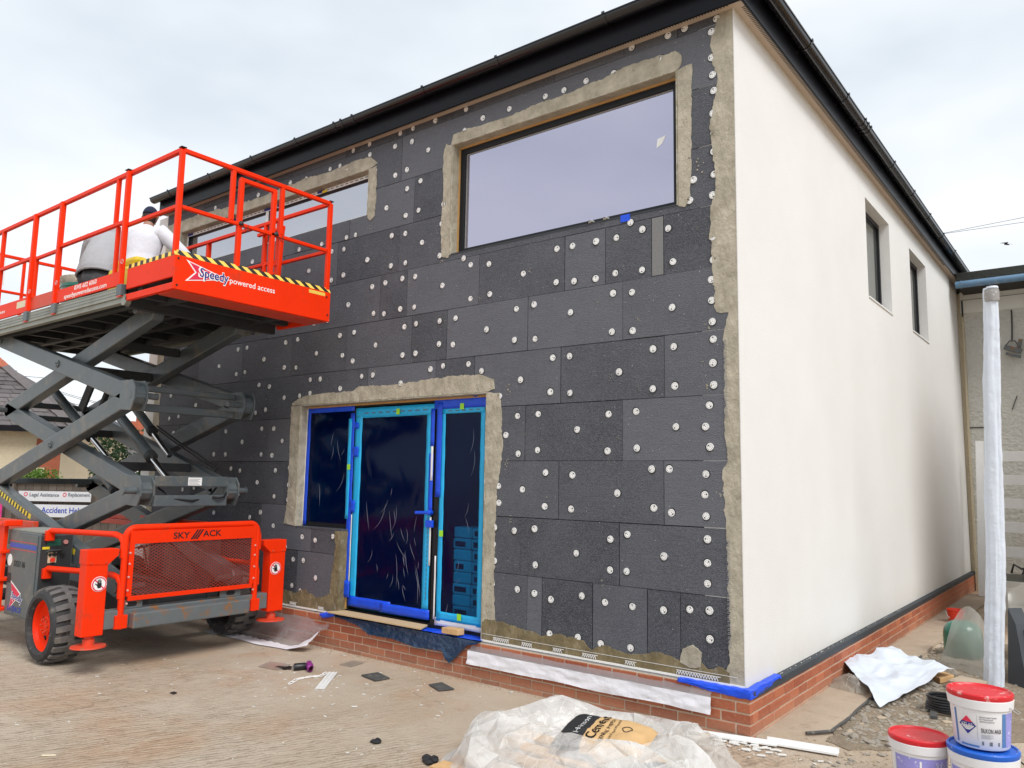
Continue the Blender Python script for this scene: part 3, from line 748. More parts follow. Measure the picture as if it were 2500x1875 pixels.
# entrance
smear([(-2.447, 2.618), (-2.36, 2.64), (-2.375, 2.73), (-2.55, 2.79), (-2.9, 2.80), (-3.217, 2.785), (-3.7, 2.76), (-4.262, 2.777), (-4.35, 2.73), (-4.8, 2.735), (-5.157, 2.72), (-5.30, 2.69), (-5.42, 2.64), (-5.40, 2.618)],
      [True] * 12 + [False, False], 'mortar', front, 0.012, 0.02, 8.0)
smear([(-5.253, 2.613), (-5.425, 2.61), (-5.417, 2.142), (-5.405, 1.757), (-5.41, 1.5), (-5.45, 1.26), (-5.253, 1.24)], [False] + [True] * 4 + [False, False], 'mortar', front, 0.012, 0.02, 9.0)
smear([(-2.447, 2.613), (-2.30, 2.60), (-2.283, 2.48), (-2.248, 2.10), (-2.29, 1.8), (-2.313, 1.6), (-2.325, 1.24), (-2.32, 0.8), (-2.30, 0.55), (-2.447, 0.52)], [True] * 8 + [False, False], 'mortar', front, 0.013, 0.02, 10.0)
# fresh adhesive along the base
smear([(-0.115, 0.362), (-0.115, 0.44), (-0.20, 0.475), (-0.28, 0.44), (-0.36, 0.49), (-0.46, 0.47), (-0.523, 0.474), (-0.67, 0.506), (-0.849, 0.468), (-0.978, 0.456), (-1.169, 0.491), (-1.29, 0.436), (-1.368, 0.501), (-1.64, 0.517), (-1.789, 0.478), (-1.943, 0.505), (-2.21, 0.547), (-2.414, 0.55), (-2.447, 0.50), (-2.447, 0.362)],
      [False] + [True] * 17 + [False, False], 'mortar_wet', front, 0.014, 0.018, 11.0, th=0.013)
smear([(-0.335, 0.45), (-0.33, 0.55), (-0.40, 0.60), (-0.48, 0.56), (-0.50, 0.46), (-0.42, 0.43)], [True], 'mortar', front, 0.012, 0.018, 15.0, th=0.0155)
smear([(-4.45, 0.362), (-4.45, 1.22), (-4.54, 1.22), (-4.53, 0.95), (-4.57, 0.75), (-4.58, 0.56), (-4.67, 0.515), (-4.82, 0.49), (-5.0, 0.56), (-5.2, 0.50), (-5.46, 0.53), (-5.8, 0.50), (-5.8, 0.362)], [False, False] + [True] * 9 + [False] * 2, 'mortar_wet', front, 0.016, 0.018, 12.0)
# splashes and dabs
for x, z, s_ in [(-0.26, 2.55, 0.03), (-0.30, 2.73, 0.018), (-0.24, 3.0, 0.02), (-5.30, 1.35, 0.03), (-4.66, 0.62, 0.02), (-3.05, 4.02, 0.03), (-2.2, 2.62, 0.02), (-0.32, 4.3, 0.03), (-0.15, 3.3, 0.02), (-2.21, 1.96, 0.018), (-4.19, 4.52, 0.02), (-0.17, 1.72, 0.018)] + [(rb.uniform(-4.2, -0.3), rb.uniform(0.6, 3.9), rb.uniform(0.006, 0.016)) for _ in range(26)]:
    if DR[0] - 0.05 < x < DR[1] + 0.05 and z < DR[3] + 0.05: continue
    for k in range(7):
        a = rb.uniform(0, 6.28)
        d = s_ * rb.uniform(0, 2.0)
        q = s_ * rb.uniform(0.08, 0.3)
        cx, cz = x + d * math.cos(a), z + d * math.sin(a) * 1.4
        pts = [(cx + q * rb.uniform(0.6, 1.3) * math.cos(t * 0.9), cz + q * rb.uniform(0.6, 1.3) * math.sin(t * 0.9)) for t in range(7)]
        if k == 0: sp = MB()
        sp.prism([(px, 0.0, pz) for px, pz in pts], (0, -0.0055, 0))
    tag(sp.build('adhesive_splash', 'mortar', front), kind='stuff')

# window and door reveals in adhesive, with a white bead on the outer arris
def reveal(name, x0, x1, z0, z1, depth, bottom=False):
    m = MB()
    t = 0.012
    m.box(x0, x0 + t, -0.004, depth, 1.24 if name == 'door_reveal' else z0, z1 - t)
    m.box(x1 - t, x1, -0.004, depth, z0, z1 - t)
    m.box(x0, x1, -0.004, depth, z1 - t, z1)
    if bottom: m.box(x0 + t, x1 - t, 0.004, depth, z0, z0 + t)
    m.build(name, 'reveal', front)
    b = MB()
    zl = 1.24 if name == 'door_reveal' else z0
    b.box(x0 + 0.002, x0 + 0.007, -0.0095, -0.004, zl, z1 - t)
    b.box(x1 - 0.007, x1 - 0.002, -0.0095, -0.004, z0, z1 - t)
    b.box(x0, x1, -0.0095, -0.004, z1 - 0.008, z1 - 0.003)
    b.build('corner_bead', 'bead', front)
reveal('window_reveal', *WB, 0.145)
reveal('window_reveal', *WS, 0.13)
reveal('door_reveal', DR[0], DR[1], 0.36, DR[3], 0.13)
MB().box(PIER[1] - 0.004, PIER[1] + 0.007, -0.0065, 0.13, 0.362, PIER[3] - 0.014).build('pier_reveal', 'mortar_wet', front)
MB().box(PIER[0] + 0.013, PIER[1] + 0.008, -0.002, 0.13, PIER[3] - 0.012, PIER[3] + 0.004).build('sill_edge', 'eps', front)
MB().box(PIER[1] + 0.007, PIER[1] + 0.02, 0.09, 0.115, 0.40, 1.2).build('timber_strip', 'oak', front)
# base bead: starter profile with triangular perforations showing through
m = MB()
for a, b in ((XL, -4.45), (-2.45, -0.004)):
    m.box(a, b, -0.014, 0.02, RB - 0.004, RB + 0.012)
m.build('starter_rail', 'white', front)
m = MB()
for a, b in ((-2.31, -2.13), (-1.99, -1.88), (-1.66, -1.55), (-1.37, -1.22), (-0.97, -0.87), (-0.53, -0.18), (-5.25, -5.12), (-4.75, -4.66)):
    n = int((b - a) / 0.022)
    for k in range(n):
        x = a + k * 0.022
        m.beam((x, -0.0155, 0.372), (x + 0.011, -0.0155, 0.402), 0.003, 0.004)
        m.beam((x + 0.011, -0.0155, 0.402), (x + 0.022, -0.0155, 0.372), 0.003, 0.004)
    m.box(a, b, -0.017, -0.0145, 0.400, 0.4045)
tag(m.build('perforated_bead', 'white', front), kind='stuff')
m = MB()
m.box(-2.44, -0.05, -0.0135, -0.0125, 0.418, 0.421)
m.build('mesh_edge_thread', 'white', front)
# strip of reinforcing mesh standing out at the corner
m = MB()
for k in range(46):
    z = 0.62 + k * 0.03 + (0.9 if k > 25 else 0)
    m.box(-0.125, -0.095, -0.0085, -0.0065, z, z + 0.004)
    m.box(-0.122, -0.100, -0.0085, -0.0065, z + 0.012, z + 0.016)
tag(m.build('mesh_strip', M('pale_mesh', (0.30, 0.30, 0.31), 0.8), front), kind='stuff')
# narrow foam strip packed between two boards
MB().box(-0.725, -0.625, -0.0035, 0.0, 3.475, 3.962).build('foam_strip', M('grey_foam_strip', (0.20, 0.20, 0.20), 0.9, nz=[(200, 0.5)]), front)
# white corner bead
MB().box(-0.004, 0.003, -0.008, 0.004, RB, WT).build('corner_bead', 'render', front)

# side wall in white render, two windows
side = MB()
SW = [(4.02, 5.24, 4.02, 5.232), (6.50, 7.70, 4.02, 5.232)]
for a, b, c, d in rects_minus(0.003, SE, RB - 0.012, WT, SW):
    side.box(-0.30, 0.0, a, b, c, d)
sw = side.build('side_wall', 'render', bld)
sw['label'] = 'side wall finished in smooth white render'
MB().box(XL - 0.3, XL, 0.03, SE, 0.0, WT).build('rear_side_wall', 'render', bld)
MB().box(XL, -0.3, SE - 0.3, SE, 0.0, WT).build('back_wall', 'render', bld)
for a, b, c, d in SW:
    w = MB()
    fx0, fx1, t = -0.18, -0.12, 0.055
    w.box(fx0, fx1, a, a + t, c, d).box(fx0, fx1, b - t, b, c, d).box(fx0, fx1, a + t, b - t, c, c + t).box(fx0, fx1, a + t, b - t, d - t, d)
    w = w.build('window', 'frame', bld)
    MB().box(-0.155, -0.15, a + t, b - t, c + t, d - t).build('pane', 'glass3', w)
    MB().box(-0.13, 0.012, a + 0.004, b - 0.004, c - 0.012, c + 0.006).build('sill', 'render', w)
    MB().box(-0.149, -0.147, a + 0.15, a + 0.19, d - 0.30, d - 0.16).build('sticker', 'letw', w)

# wide upper window
def frame_box(m, x0, x1, z0, z1, t, y0, y1):
    return m.box(x0, x0 + t, y0, y1, z0, z1).box(x1 - t, x1, y0, y1, z0, z1).box(x0 + t, x1 - t, y0, y1, z0, z0 + t).box(x0 + t, x1 - t, y0, y1, z1 - t, z1)
x0, x1, z0, z1 = WB
w = frame_box(MB(), x0 + 0.012, x1 - 0.012, z0, z1 - 0.012, 0.075, 0.10, 0.17).build('window', 'frame', bld, bevel=0.003)
MB().box(x0 + 0.085, x1 - 0.085, 0.125, 0.135, z0 + 0.075, z1 - 0.085).build('pane', 'glass', w)
m = MB()
m.box(x0 + 0.012, x0 + 0.026, 0.086, 0.101, z0 + 0.01, z1 - 0.026).box(x0 + 0.012, x1 - 0.012, 0.086, 0.101, z1 - 0.030, z1 - 0.012)
m.build('timber_bead', 'oak', w)
m = MB()
m.box(x0 + 0.09, x0 + 0.10, 0.118, 0.125, z0 + 0.08, z1 - 0.10).box(x0 + 0.09, x1 - 0.09, 0.118, 0.125, z1 - 0.10, z1 - 0.088)
m.build('gasket', MAT['greylabel'], w)
MB().box(x0 + 0.012, x1 - 0.012, -0.003, 0.10, z0 - 0.002, z0 + 0.010).build('sill', 'darkboard', w)
st = MB()
st.add([(-0.745, 0.1235, 4.62), (-0.69, 0.1235, 4.65), (-0.655, 0.1235, 4.715), (-0.735, 0.1235, 4.70)], [(0, 1, 2, 3)])
st.build('torn_label', 'letw', w)
MB().box(-1.02, -0.93, -0.006, 0.02, 3.985, 4.045).build('tape_piece', 'tape', w)
# loose fixing plates lying on the sill
for x in (-1.32, -1.17):
    o = place('loose_plate', pm, w, (x, 0.01, 4.046), (R(70), 0, 0.3))

# long upper window behind the lift: taped frame
x0, x1, z0, z1 = WS
w = MB()
frame_box(w, x0 + 0.012, x1 - 0.012, z0, z1 - 0.012, 0.05, 0.09, 0.16)
w.box(-6.30, -6.19, 0.09, 0.16, z0 + 0.05, z1 - 0.062)
w = w.build('window', 'frame', bld)
MB().box(x0 + 0.062, -6.30, 0.12, 0.13, z0 + 0.05, z1 - 0.062).build('pane', 'glass2', w)
MB().box(-6.19, x1 - 0.062, 0.12, 0.13, z0 + 0.05, z1 - 0.062).build('pane', 'glass2', w)
m = MB()
m.box(x0 + 0.014, x1 - 0.014, 0.0855, 0.0895, z1 - 0.058, z1 - 0.016)
m.box(x0 + 0.014, x1 - 0.014, 0.0855, 0.0895, z0 + 0.002, z0 + 0.05)
m.box(x0 + 0.014, x0 + 0.05, 0.0855, 0.0895, z0 + 0.052, z1 - 0.06)
m.box(-6.295, -6.235, 0.0855, 0.0895, z0 + 0.052, z1 - 0.06)
m.build('protective_tape', 'white', w)
m = MB()
for k in range(44):
    x = -8.1 + k * 0.086
    m.box(x, x + 0.05, 0.0848, 0.0853, z1 - 0.043, z1 - 0.032)
    m.box(x, x + 0.05, 0.0848, 0.0853, z0 + 0.02, z0 + 0.03)
tag(m.build('tape_print', 'print', w), kind='stuff')
for x in (-8.16, -7.1, -6.33, -6.05, -5.25):
    MB().box(x, x + 0.13, 0.080, 0.0845, z1 - 0.05, z1 - 0.02).build('tape_piece', 'letb', w)
for x, z in ((-6.95, z1 - 0.055), (-5.16, z1 - 0.06), (-5.2, z0 + 0.01)):
    MB().box(x, x + 0.09, 0.079, 0.084, z, z + 0.03).build('yellow_marker', 'yellow', w)

# entrance: fixed side light, door leaf and right light behind blue film
x0, x1, z0, z1 = DR
dw = MB()
YF0, YF1 = 0.105, 0.17
dw.box(x0 + 0.012, x1 - 0.012, YF0, YF1, z1 - 0.05, z1 - 0.012)
dw.box(x0 + 0.012, x0 + 0.06, YF0, YF1, 1.24, z1 - 0.05)
dw.box(-4.47, -4.40, YF0, YF1, 0.40, z1 - 0.05)
dw.box(-3.20, -3.13, YF0, YF1, 0.40, z1 - 0.05)
dw.box(x1 - 0.06, x1 - 0.012, YF0, YF1, 0.40, z1 - 0.05)
dw.box(x0 + 0.06, -4.47, YF0, YF1, 1.24, 1.29)
dw.box(-4.46, x1 - 0.012, YF0, YF1, 0.355, 0.40)
door = dw.build('entrance', 'frame', bld)
MB().box(x0 + 0.03, x1 - 0.02, 0.086, 0.106, z1 - 0.034, z1 - 0.014).build('timber_bead', 'oak', door)
# door leaf
lf = MB()
frame_box(lf, -4.385, -3.215, 0.43, 2.55, 0.10, 0.10, 0.16)
lf.build('door_leaf', 'frame', door)
rl = MB()
frame_box(rl, -3.12, -2.52, 0.405, 2.55, 0.05, 0.11, 0.16)
rl.build('side_light_frame', 'frame', door)
def film_face(a, b, c, d):
    """film stretched over a pane: slack between soft creases"""
    def f(u, v):
        x, z = a + (b - a) * u, c + (d - c) * v
        wx, wz = x + 0.12 * nz(x * 2, z * 2, 3), z + 0.12 * nz(x * 2 + 7, z * 2, 3)
        k = min(1, u * 8, (1 - u) * 8, v * 12, (1 - v) * 12)
        y = 0.0985 - k * (0.006 * min(0.35, crease(wx * 3.4 + wz * 0.8, 0.2, wz * 1.5)) + 0.0012 * nz(x * 6, z * 3, 5))
        return (x, y, z)
    return MB().grid(60, 110, f)
for nm, a, b, c, d in (('side_light_film', x0 + 0.06, -4.47, 1.29, z1 - 0.05), ('door_film', -4.29, -3.31, 0.53, 2.46), ('right_light_film', -3.07, -2.57, 0.455, 2.50)):
    film_face(a, b, c, d).build(nm, 'bluefilm', door, smooth=True)
for a, b, c, d in ((x0 + 0.06, -4.47, 1.29, z1 - 0.05), (-4.285, -3.315, 0.53, 2.45), (-3.07, -2.57, 0.455, 2.50)):
    MB().box(a, b, 0.128, 0.136, c, d).build('pane', 'glassclear', door)
# pale strokes along film folds, sky highlights put into their colour
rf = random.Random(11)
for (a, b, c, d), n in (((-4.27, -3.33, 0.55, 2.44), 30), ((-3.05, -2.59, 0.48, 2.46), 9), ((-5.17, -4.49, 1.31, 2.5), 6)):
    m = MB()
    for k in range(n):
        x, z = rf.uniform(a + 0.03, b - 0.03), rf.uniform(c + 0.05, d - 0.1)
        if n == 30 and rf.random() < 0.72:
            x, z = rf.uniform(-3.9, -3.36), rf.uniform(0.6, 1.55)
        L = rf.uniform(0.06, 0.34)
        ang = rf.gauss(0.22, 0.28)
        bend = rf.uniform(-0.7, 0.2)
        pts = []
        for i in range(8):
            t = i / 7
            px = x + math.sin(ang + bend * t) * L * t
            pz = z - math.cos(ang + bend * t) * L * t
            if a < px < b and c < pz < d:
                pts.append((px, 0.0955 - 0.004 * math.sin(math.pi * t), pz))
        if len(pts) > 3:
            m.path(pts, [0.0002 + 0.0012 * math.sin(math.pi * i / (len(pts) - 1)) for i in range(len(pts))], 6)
    tag(m.build('painted_film_glints', 'wrinkle_glint', door, smooth=True), kind='stuff')
# tapes
def tapebox(nm, mat, *bx, wob=0.004):
    m = MB()
    xa, xb, y, za, zb = bx
    vert = (zb - za) > (xb - xa)
    n = max(4, int(max(xb - xa, zb - za) / 0.06))
    def f(u, v):
        if vert:
            return (xa + (xb - xa) * u + wob * noise.noise(Vector((u * 2, v * n * 0.5, xa * 7))), y + 0.004 * noise.noise(Vector((u * 3, v * n * 0.4, 3))), za + (zb - za) * v)
        return (xa + (xb - xa) * u, y + 0.004 * noise.noise(Vector((u * n * 0.4, v * 3, 3))), za + (zb - za) * v + wob * noise.noise(Vector((u * n * 0.5, v * 2, za * 7))))
    m.grid(3 if vert else n, n if vert else 3, f)
    return m.build(nm, mat, door, smooth=True, thick=0.001)
tapebox('blue_tape', 'tape', x0 + 0.014, x0 + 0.075, 0.094, 1.25, 2.60)
tapebox('blue_tape', 'tape', x0 + 0.07, -4.42, 0.093, 2.525, 2.585)
tapebox('blue_tape', 'tape', -4.475, -4.405, 0.090, 0.52, 2.50)
tapebox('blue_tape', 'tape', -3.21, x1 - 0.02, 0.088, 2.49, 2.60)
tapebox('blue_tape', 'tape', -3.165, -3.095, 0.084, 1.62, 2.56)
tapebox('blue_tape', 'tape', -3.262, -3.205, 0.090, 1.45, 2.05)
tapebox('blue_tape', 'tape', -3.255, -3.20, 0.0895, 2.12, 2.50)
tapebox('blue_tape', 'tape', -4.40, -3.75, 0.092, 0.44, 0.545)
tapebox('blue_tape', 'tape', -3.9, -3.20, 0.090, 0.43, 0.525)
tapebox('cyan_tape', 'cyan', -4.395, -4.285, 0.095, 0.50, 2.54)
tapebox('cyan_tape', 'cyan', -4.50, -4.45, 0.087, 1.35, 2.44)
tapebox('cyan_tape', 'cyan', -4.39, -3.21, 0.0945, 2.44, 2.55)
tapebox('cyan_tape', 'cyan', -3.315, -3.225, 0.0955, 0.52, 2.47)
tapebox('cyan_tape', 'cyan', -3.115, -3.055, 0.094, 0.44, 2.50)
tapebox('cyan_tape', 'cyan', -3.11, -2.55, 0.0935, 2.44, 2.50)
tapebox('cyan_tape', 'cyan', -2.60, -2.545, 0.0935, 0.44, 2.46)
tapebox('cyan_tape', 'cyan', -3.10, -2.54, 0.0925, 0.45, 0.53)
tapebox('white_tape', 'white', -3.13, -2.54, 0.0945, 0.395, 0.47, wob=0.001)
tapebox('white_tape', 'white', -3.142, -3.122, 0.083, 0.45, 1.05, wob=0.001)
tapebox('white_tape', 'white', -3.230, -3.208, 0.0885, 0.95, 1.42, wob=0.001)
tapebox('white_tape', 'white', -3.24, -3.21, 0.0885, 1.78, 2.12, wob=0.001)
tapebox('white_tape', 'white', -4.40, -4.385, 0.089, 0.55, 1.40, wob=0.001)
tapebox('white_tape', 'white', x0 + 0.004, x0 + 0.022, 0.090, 1.25, 2.60, wob=0.001)
for bx in ((-4.40, -4.33, 0.082, 2.33, 2.40), (-4.41, -4.32, 0.082, 2.02, 2.13), (-4.42, -4.34, 0.082, 1.42, 1.55), (-4.47, -4.36, 0.07, 0.53, 0.70)):
    tapebox('hinge_tape', 'tape', *bx, wob=0.02)
for x, z in ((-3.75, 2.46), (-4.49, 1.88), (-2.86, 2.475), (-3.09, 1.24), (-2.83, 0.475)):
    MB().box(x, x + 0.05, 0.080, 0.082, z, z + 0.06).build('lime_marker', 'lime', door)
m = MB()
for k in range(9):
    m.box(-4.25 + k * 0.11, -4.19 + k * 0.11, 0.0885, 0.0895, 2.487, 2.497)
for k in range(5):
    m.box(-3.02 + k * 0.09, -2.97 + k * 0.09, 0.0880, 0.089, 2.464, 2.472)
for k in range(20):
    m.box(-3.26, -3.252, 0.0885, 0.0895, 0.62 + k * 0.045, 0.65 + k * 0.045)
tag(m.build('tape_print', 'print', door), kind='stuff')
h = MB()
h.beam((-3.20, 0.06, 1.465), (-3.39, 0.05, 1.46), 0.035, 0.03, (0, 1, 0))
h.tube((-3.215, 0.10, 1.465), (-3.215, 0.045, 1.465), 0.026, 12)
h.build('door_handle', 'tape', door, bevel=0.008)
MB().box(-3.27, -3.17, 0.065, 0.09, 1.32, 1.39).build('lock_tape', 'tape', door, bevel=0.006)
# room behind the glass
rm = MB()
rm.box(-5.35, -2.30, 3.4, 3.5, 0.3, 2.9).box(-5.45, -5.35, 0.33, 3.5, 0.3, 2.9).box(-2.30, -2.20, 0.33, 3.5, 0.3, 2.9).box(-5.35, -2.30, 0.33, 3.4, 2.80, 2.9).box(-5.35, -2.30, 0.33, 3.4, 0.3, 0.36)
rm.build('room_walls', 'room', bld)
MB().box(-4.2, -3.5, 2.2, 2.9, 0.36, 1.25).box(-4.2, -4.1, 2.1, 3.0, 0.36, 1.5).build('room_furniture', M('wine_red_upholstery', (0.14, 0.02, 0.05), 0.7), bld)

# step, threshold and brick plinth
PY, PX = -0.045, 0.048
pl = MB()
pl.box(XL, PX - 0.005, PY + 0.005, 0.32, -0.2, 0.337)
pl.box(-0.3, PX - 0.005, 0.32, SE, -0.2, 0.337)
plinth = pl.build('brick_plinth', 'joint', bld)
plinth['label'] = 'low red brick plinth under the wall'
MB().box(PIER[1] + 0.01, DR[1] - 0.005, PY - 0.005, 0.32, 0.337, 0.350).build('threshold', 'darkboard', bld)
def brick_mesh(lx, ly, lz, seed):
    r = random.Random(seed)
    bm = bmesh.new()
    bmesh.ops.create_cube(bm, size=1)
    for v in bm.verts:
        v.co = Vector((v.co.x * lx, v.co.y * ly, v.co.z * lz)) + Vector((r.uniform(-1, 1), r.uniform(-1, 1), r.uniform(-1, 1))) * 0.0015
    bmesh.ops.bevel(bm, geom=bm.edges[:], offset=0.003, segments=1, affect='EDGES')
    me = bpy.data.meshes.new('brick')
    bm.to_mesh(me)
    bm.free()
    me.materials.append(MAT['brick'])
    return me
bf = [brick_mesh(0.214, 0.05, 0.064, i) for i in range(4)]
bfh = [brick_mesh(0.102, 0.05, 0.064, 20 + i) for i in range(2)]
bs = [brick_mesh(0.05, 0.214, 0.064, 40 + i) for i in range(4)]
bsh = [brick_mesh(0.05, 0.102, 0.064, 60 + i) for i in range(2)]
rbk = random.Random(5)
far_f, far_s = MB(), MB()
for c in range(5):
    zc = 0.3005 - 0.075 * c
    x = PX
    first = True
    while x > XL + 0.1:
        half = first and c % 2 == 1
        L = 0.102 if half else 0.214
        cx = x - L / 2
        if cx > -6.3:
            place('brick', rbk.choice(bfh if half else bf), plinth, (cx, PY + 0.025 + rbk.uniform(-0.0015, 0.0015), zc))
        else:
            far_f.box(cx - L / 2, cx + L / 2, PY, PY + 0.02, zc - 0.032, zc + 0.032)
        x -= L + 0.011
        first = False
    y = PY + (0.102 + 0.011 if c % 2 == 0 else 0.214 + 0.011)
    if c % 2 == 0:
        pass
    y = PY + 0.052 + (0.0 if c % 2 == 0 else 0.0)
    first = True
    while y < SE - 0.2:
        half = first and c % 2 == 0
        L = 0.102 if half else 0.214
        cy = y + L / 2
        if cy < 6.3:
            place('brick', rbk.choice(bsh if half else bs), plinth, (PX - 0.025 + rbk.uniform(-0.0015, 0.0015), cy, zc))
        else:
            far_s.box(PX - 0.02, PX, cy - L / 2, cy + L / 2, zc - 0.032, zc + 0.032)
        y += L + 0.011
        first = False
tag(far_f.build('far_bricks', 'brick', plinth), kind='stuff')
tag(far_s.build('far_bricks', 'brick', plinth), kind='stuff')
# dark base profile along the side wall
m = MB()
m.prism([(0.0, 0.01, 0.343), (0.052, 0.01, 0.338), (0.056, 0.01, 0.334), (0.056, 0.01, 0.285), (0.050, 0.01, 0.285), (0.0495, 0.01, 0.33), (0.0, 0.01, 0.335)], (0, SE - 0.02, 0))
m.build('side_base_profile', 'darkboard', bld)
m = MB()
for k in range(60):
    y = rbk.uniform(0.2, 5)
    q = rbk.uniform(0.002, 0.006)
    m.box(0.02, 0.02 + q, y, y + q * 2, 0.339, 0.344)
tag(m.build('render_crumbs', 'chip', bld), kind='stuff')

# eaves: soffit, fascia, gutter on the front and on the side
OV = 0.10
m = MB()
m.box(XL - 0.02, 0.0, -OV, 0.0, WT - 0.012, WT)
m.box(0.0, OV, -OV, SE, WT - 0.012, WT)
sof = m.build('soffit', 'soffit', bld)
m = MB()
n = int((XL * -1) / 0.026)
for k in range(n):
    x = -0.02 - k * 0.026
    m.box(x - 0.010, x, -OV + 0.012, -OV + 0.042, WT - 0.0135, WT - 0.0125)
for k in range(int(9 / 0.026)):
    y = 0.02 + k * 0.026
    m.box(OV - 0.042, OV - 0.012, y, y + 0.010, WT - 0.0135, WT - 0.0125)
tag(m.build('vent_slots', 'slot', sof), kind='stuff')
m = MB()
m.box(XL - 0.05, OV + 0.015, -OV - 0.016, -OV, WT - 0.035, WT + 0.235)
m.box(XL - 0.05, OV + 0.015, -OV - 0.021, -OV - 0.016, WT - 0.035, WT - 0.015)
fas = m.build('fascia', 'black', bld, bevel=0.003)
m = MB()
m.box(OV, OV + 0.016, -OV, SE, WT - 0.035, WT + 0.235)
m.box(OV + 0.016, OV + 0.021, -OV, SE, WT - 0.035, WT - 0.015)
m.build('fascia', 'black', bld, bevel=0.003)
m = MB()
for k in range(14):
    m.lathe([(0.006, 0.0), (0.004, -0.004), (0.0, -0.0045)], (-0.3 - k * 0.6, -OV - 0.016, WT + 0.03), 'y', 8)
tag(m.build('fascia_pins', 'black', fas), kind='stuff')
def gutter_prof():
    p = []
    for k in range(11):
        t = math.pi * k / 10
        p.append((-0.062 * math.cos(t), -0.062 * math.sin(t) * 0.95))
    return p
GC = OV + 0.018 + 0.066          # gutter centre, out from the wall
GZ = WT + 0.205
def gutter(front_side):
    out = gutter_prof()
    inn = [(a * 0.95, b * 0.95) for a, b in out][::-1]
    lip = [(0.070, 0.0), (0.070, 0.010), (0.058, 0.010)]
    ring = out + lip + inn + [(-0.058, 0.010), (-0.066, 0.010)]
    if front_side:
        return MB().prism([(XL - 0.10, -GC - a, GZ + b) for a, b in ring], (abs(XL) + 0.10 + GC + 0.06, 0, 0))
    return MB().prism([(GC + a, -GC - 0.06, GZ + b) for a, b in ring], (0, SE + GC, 0))
gf = gutter(True).build('gutter', 'gutter', bld, smooth=True)
gs = gutter(False).build('gutter', 'gutter', bld, smooth=True)
def bracket(p, front_side):
    m = MB()
    out = [(a * 1.09, b * 1.09) for a, b in gutter_prof()] + [(0.078, 0.0), (0.078, 0.022), (0.070, 0.022), (0.069, 0.0)]
    inn = [(a * 1.02, b * 1.02) for a, b in gutter_prof()][::-1]
    ring = out + inn
    if front_side:
        m.prism([(p - 0.014, -GC - a, GZ + b) for a, b in ring], (0.028, 0, 0))
        m.box(p - 0.02, p + 0.02, -OV - 0.026, -OV - 0.016, GZ - 0.06, GZ + 0.02)
    else:
        m.prism([(GC + a, p - 0.014, GZ + b) for a, b in ring], (0, 0.028, 0))
        m.box(OV + 0.016, OV + 0.026, p - 0.02, p + 0.02, GZ - 0.06, GZ + 0.02)
    return m
for p in (-0.20, -1.05, -2.23, -3.2, -4.28, -4.47, -4.59, -5.3, -6.19, -7.16, -8.19):
    bracket(p, True).build('bracket', 'gutter', gf)
for p in (0.25, 1.21, 2.42, 3.10, 3.22, 3.33, 4.50, 5.68, 6.8, 7.9, 9.0):
    bracket(p, False).build('bracket', 'gutter', gs)
m = MB()
m.add([(XL - 0.1, -OV - 0.03, WT + 0.245), (OV + 0.03, -OV - 0.03, WT + 0.245), (OV + 0.03, SE, WT + 0.245), (XL - 0.1, SE, WT + 0.245), (-4.25, 4.2, WT + 0.75), (-4.25, SE - 4.2, WT + 0.75)],
      [(0, 1, 4), (1, 2, 5, 4), (2, 3, 5), (3, 0, 4, 5), (3, 2, 1, 0)])
m.build('roof', 'roof', bld)
MB().box(XL, -0.02, -0.09, SE, WT, WT + 0.02).build('roof_deck', 'core', bld)

# ------------------------------------------------------------------ scissor lift
YC = -1.25
def my(y):                      # mirror across the machine's centre line
    return 2 * YC - y
lift = thing('scissor_lift', (-7.1, YC, 0.0), 'raised orange and grey scissor lift parked in front of the wall', 'scissor lift')
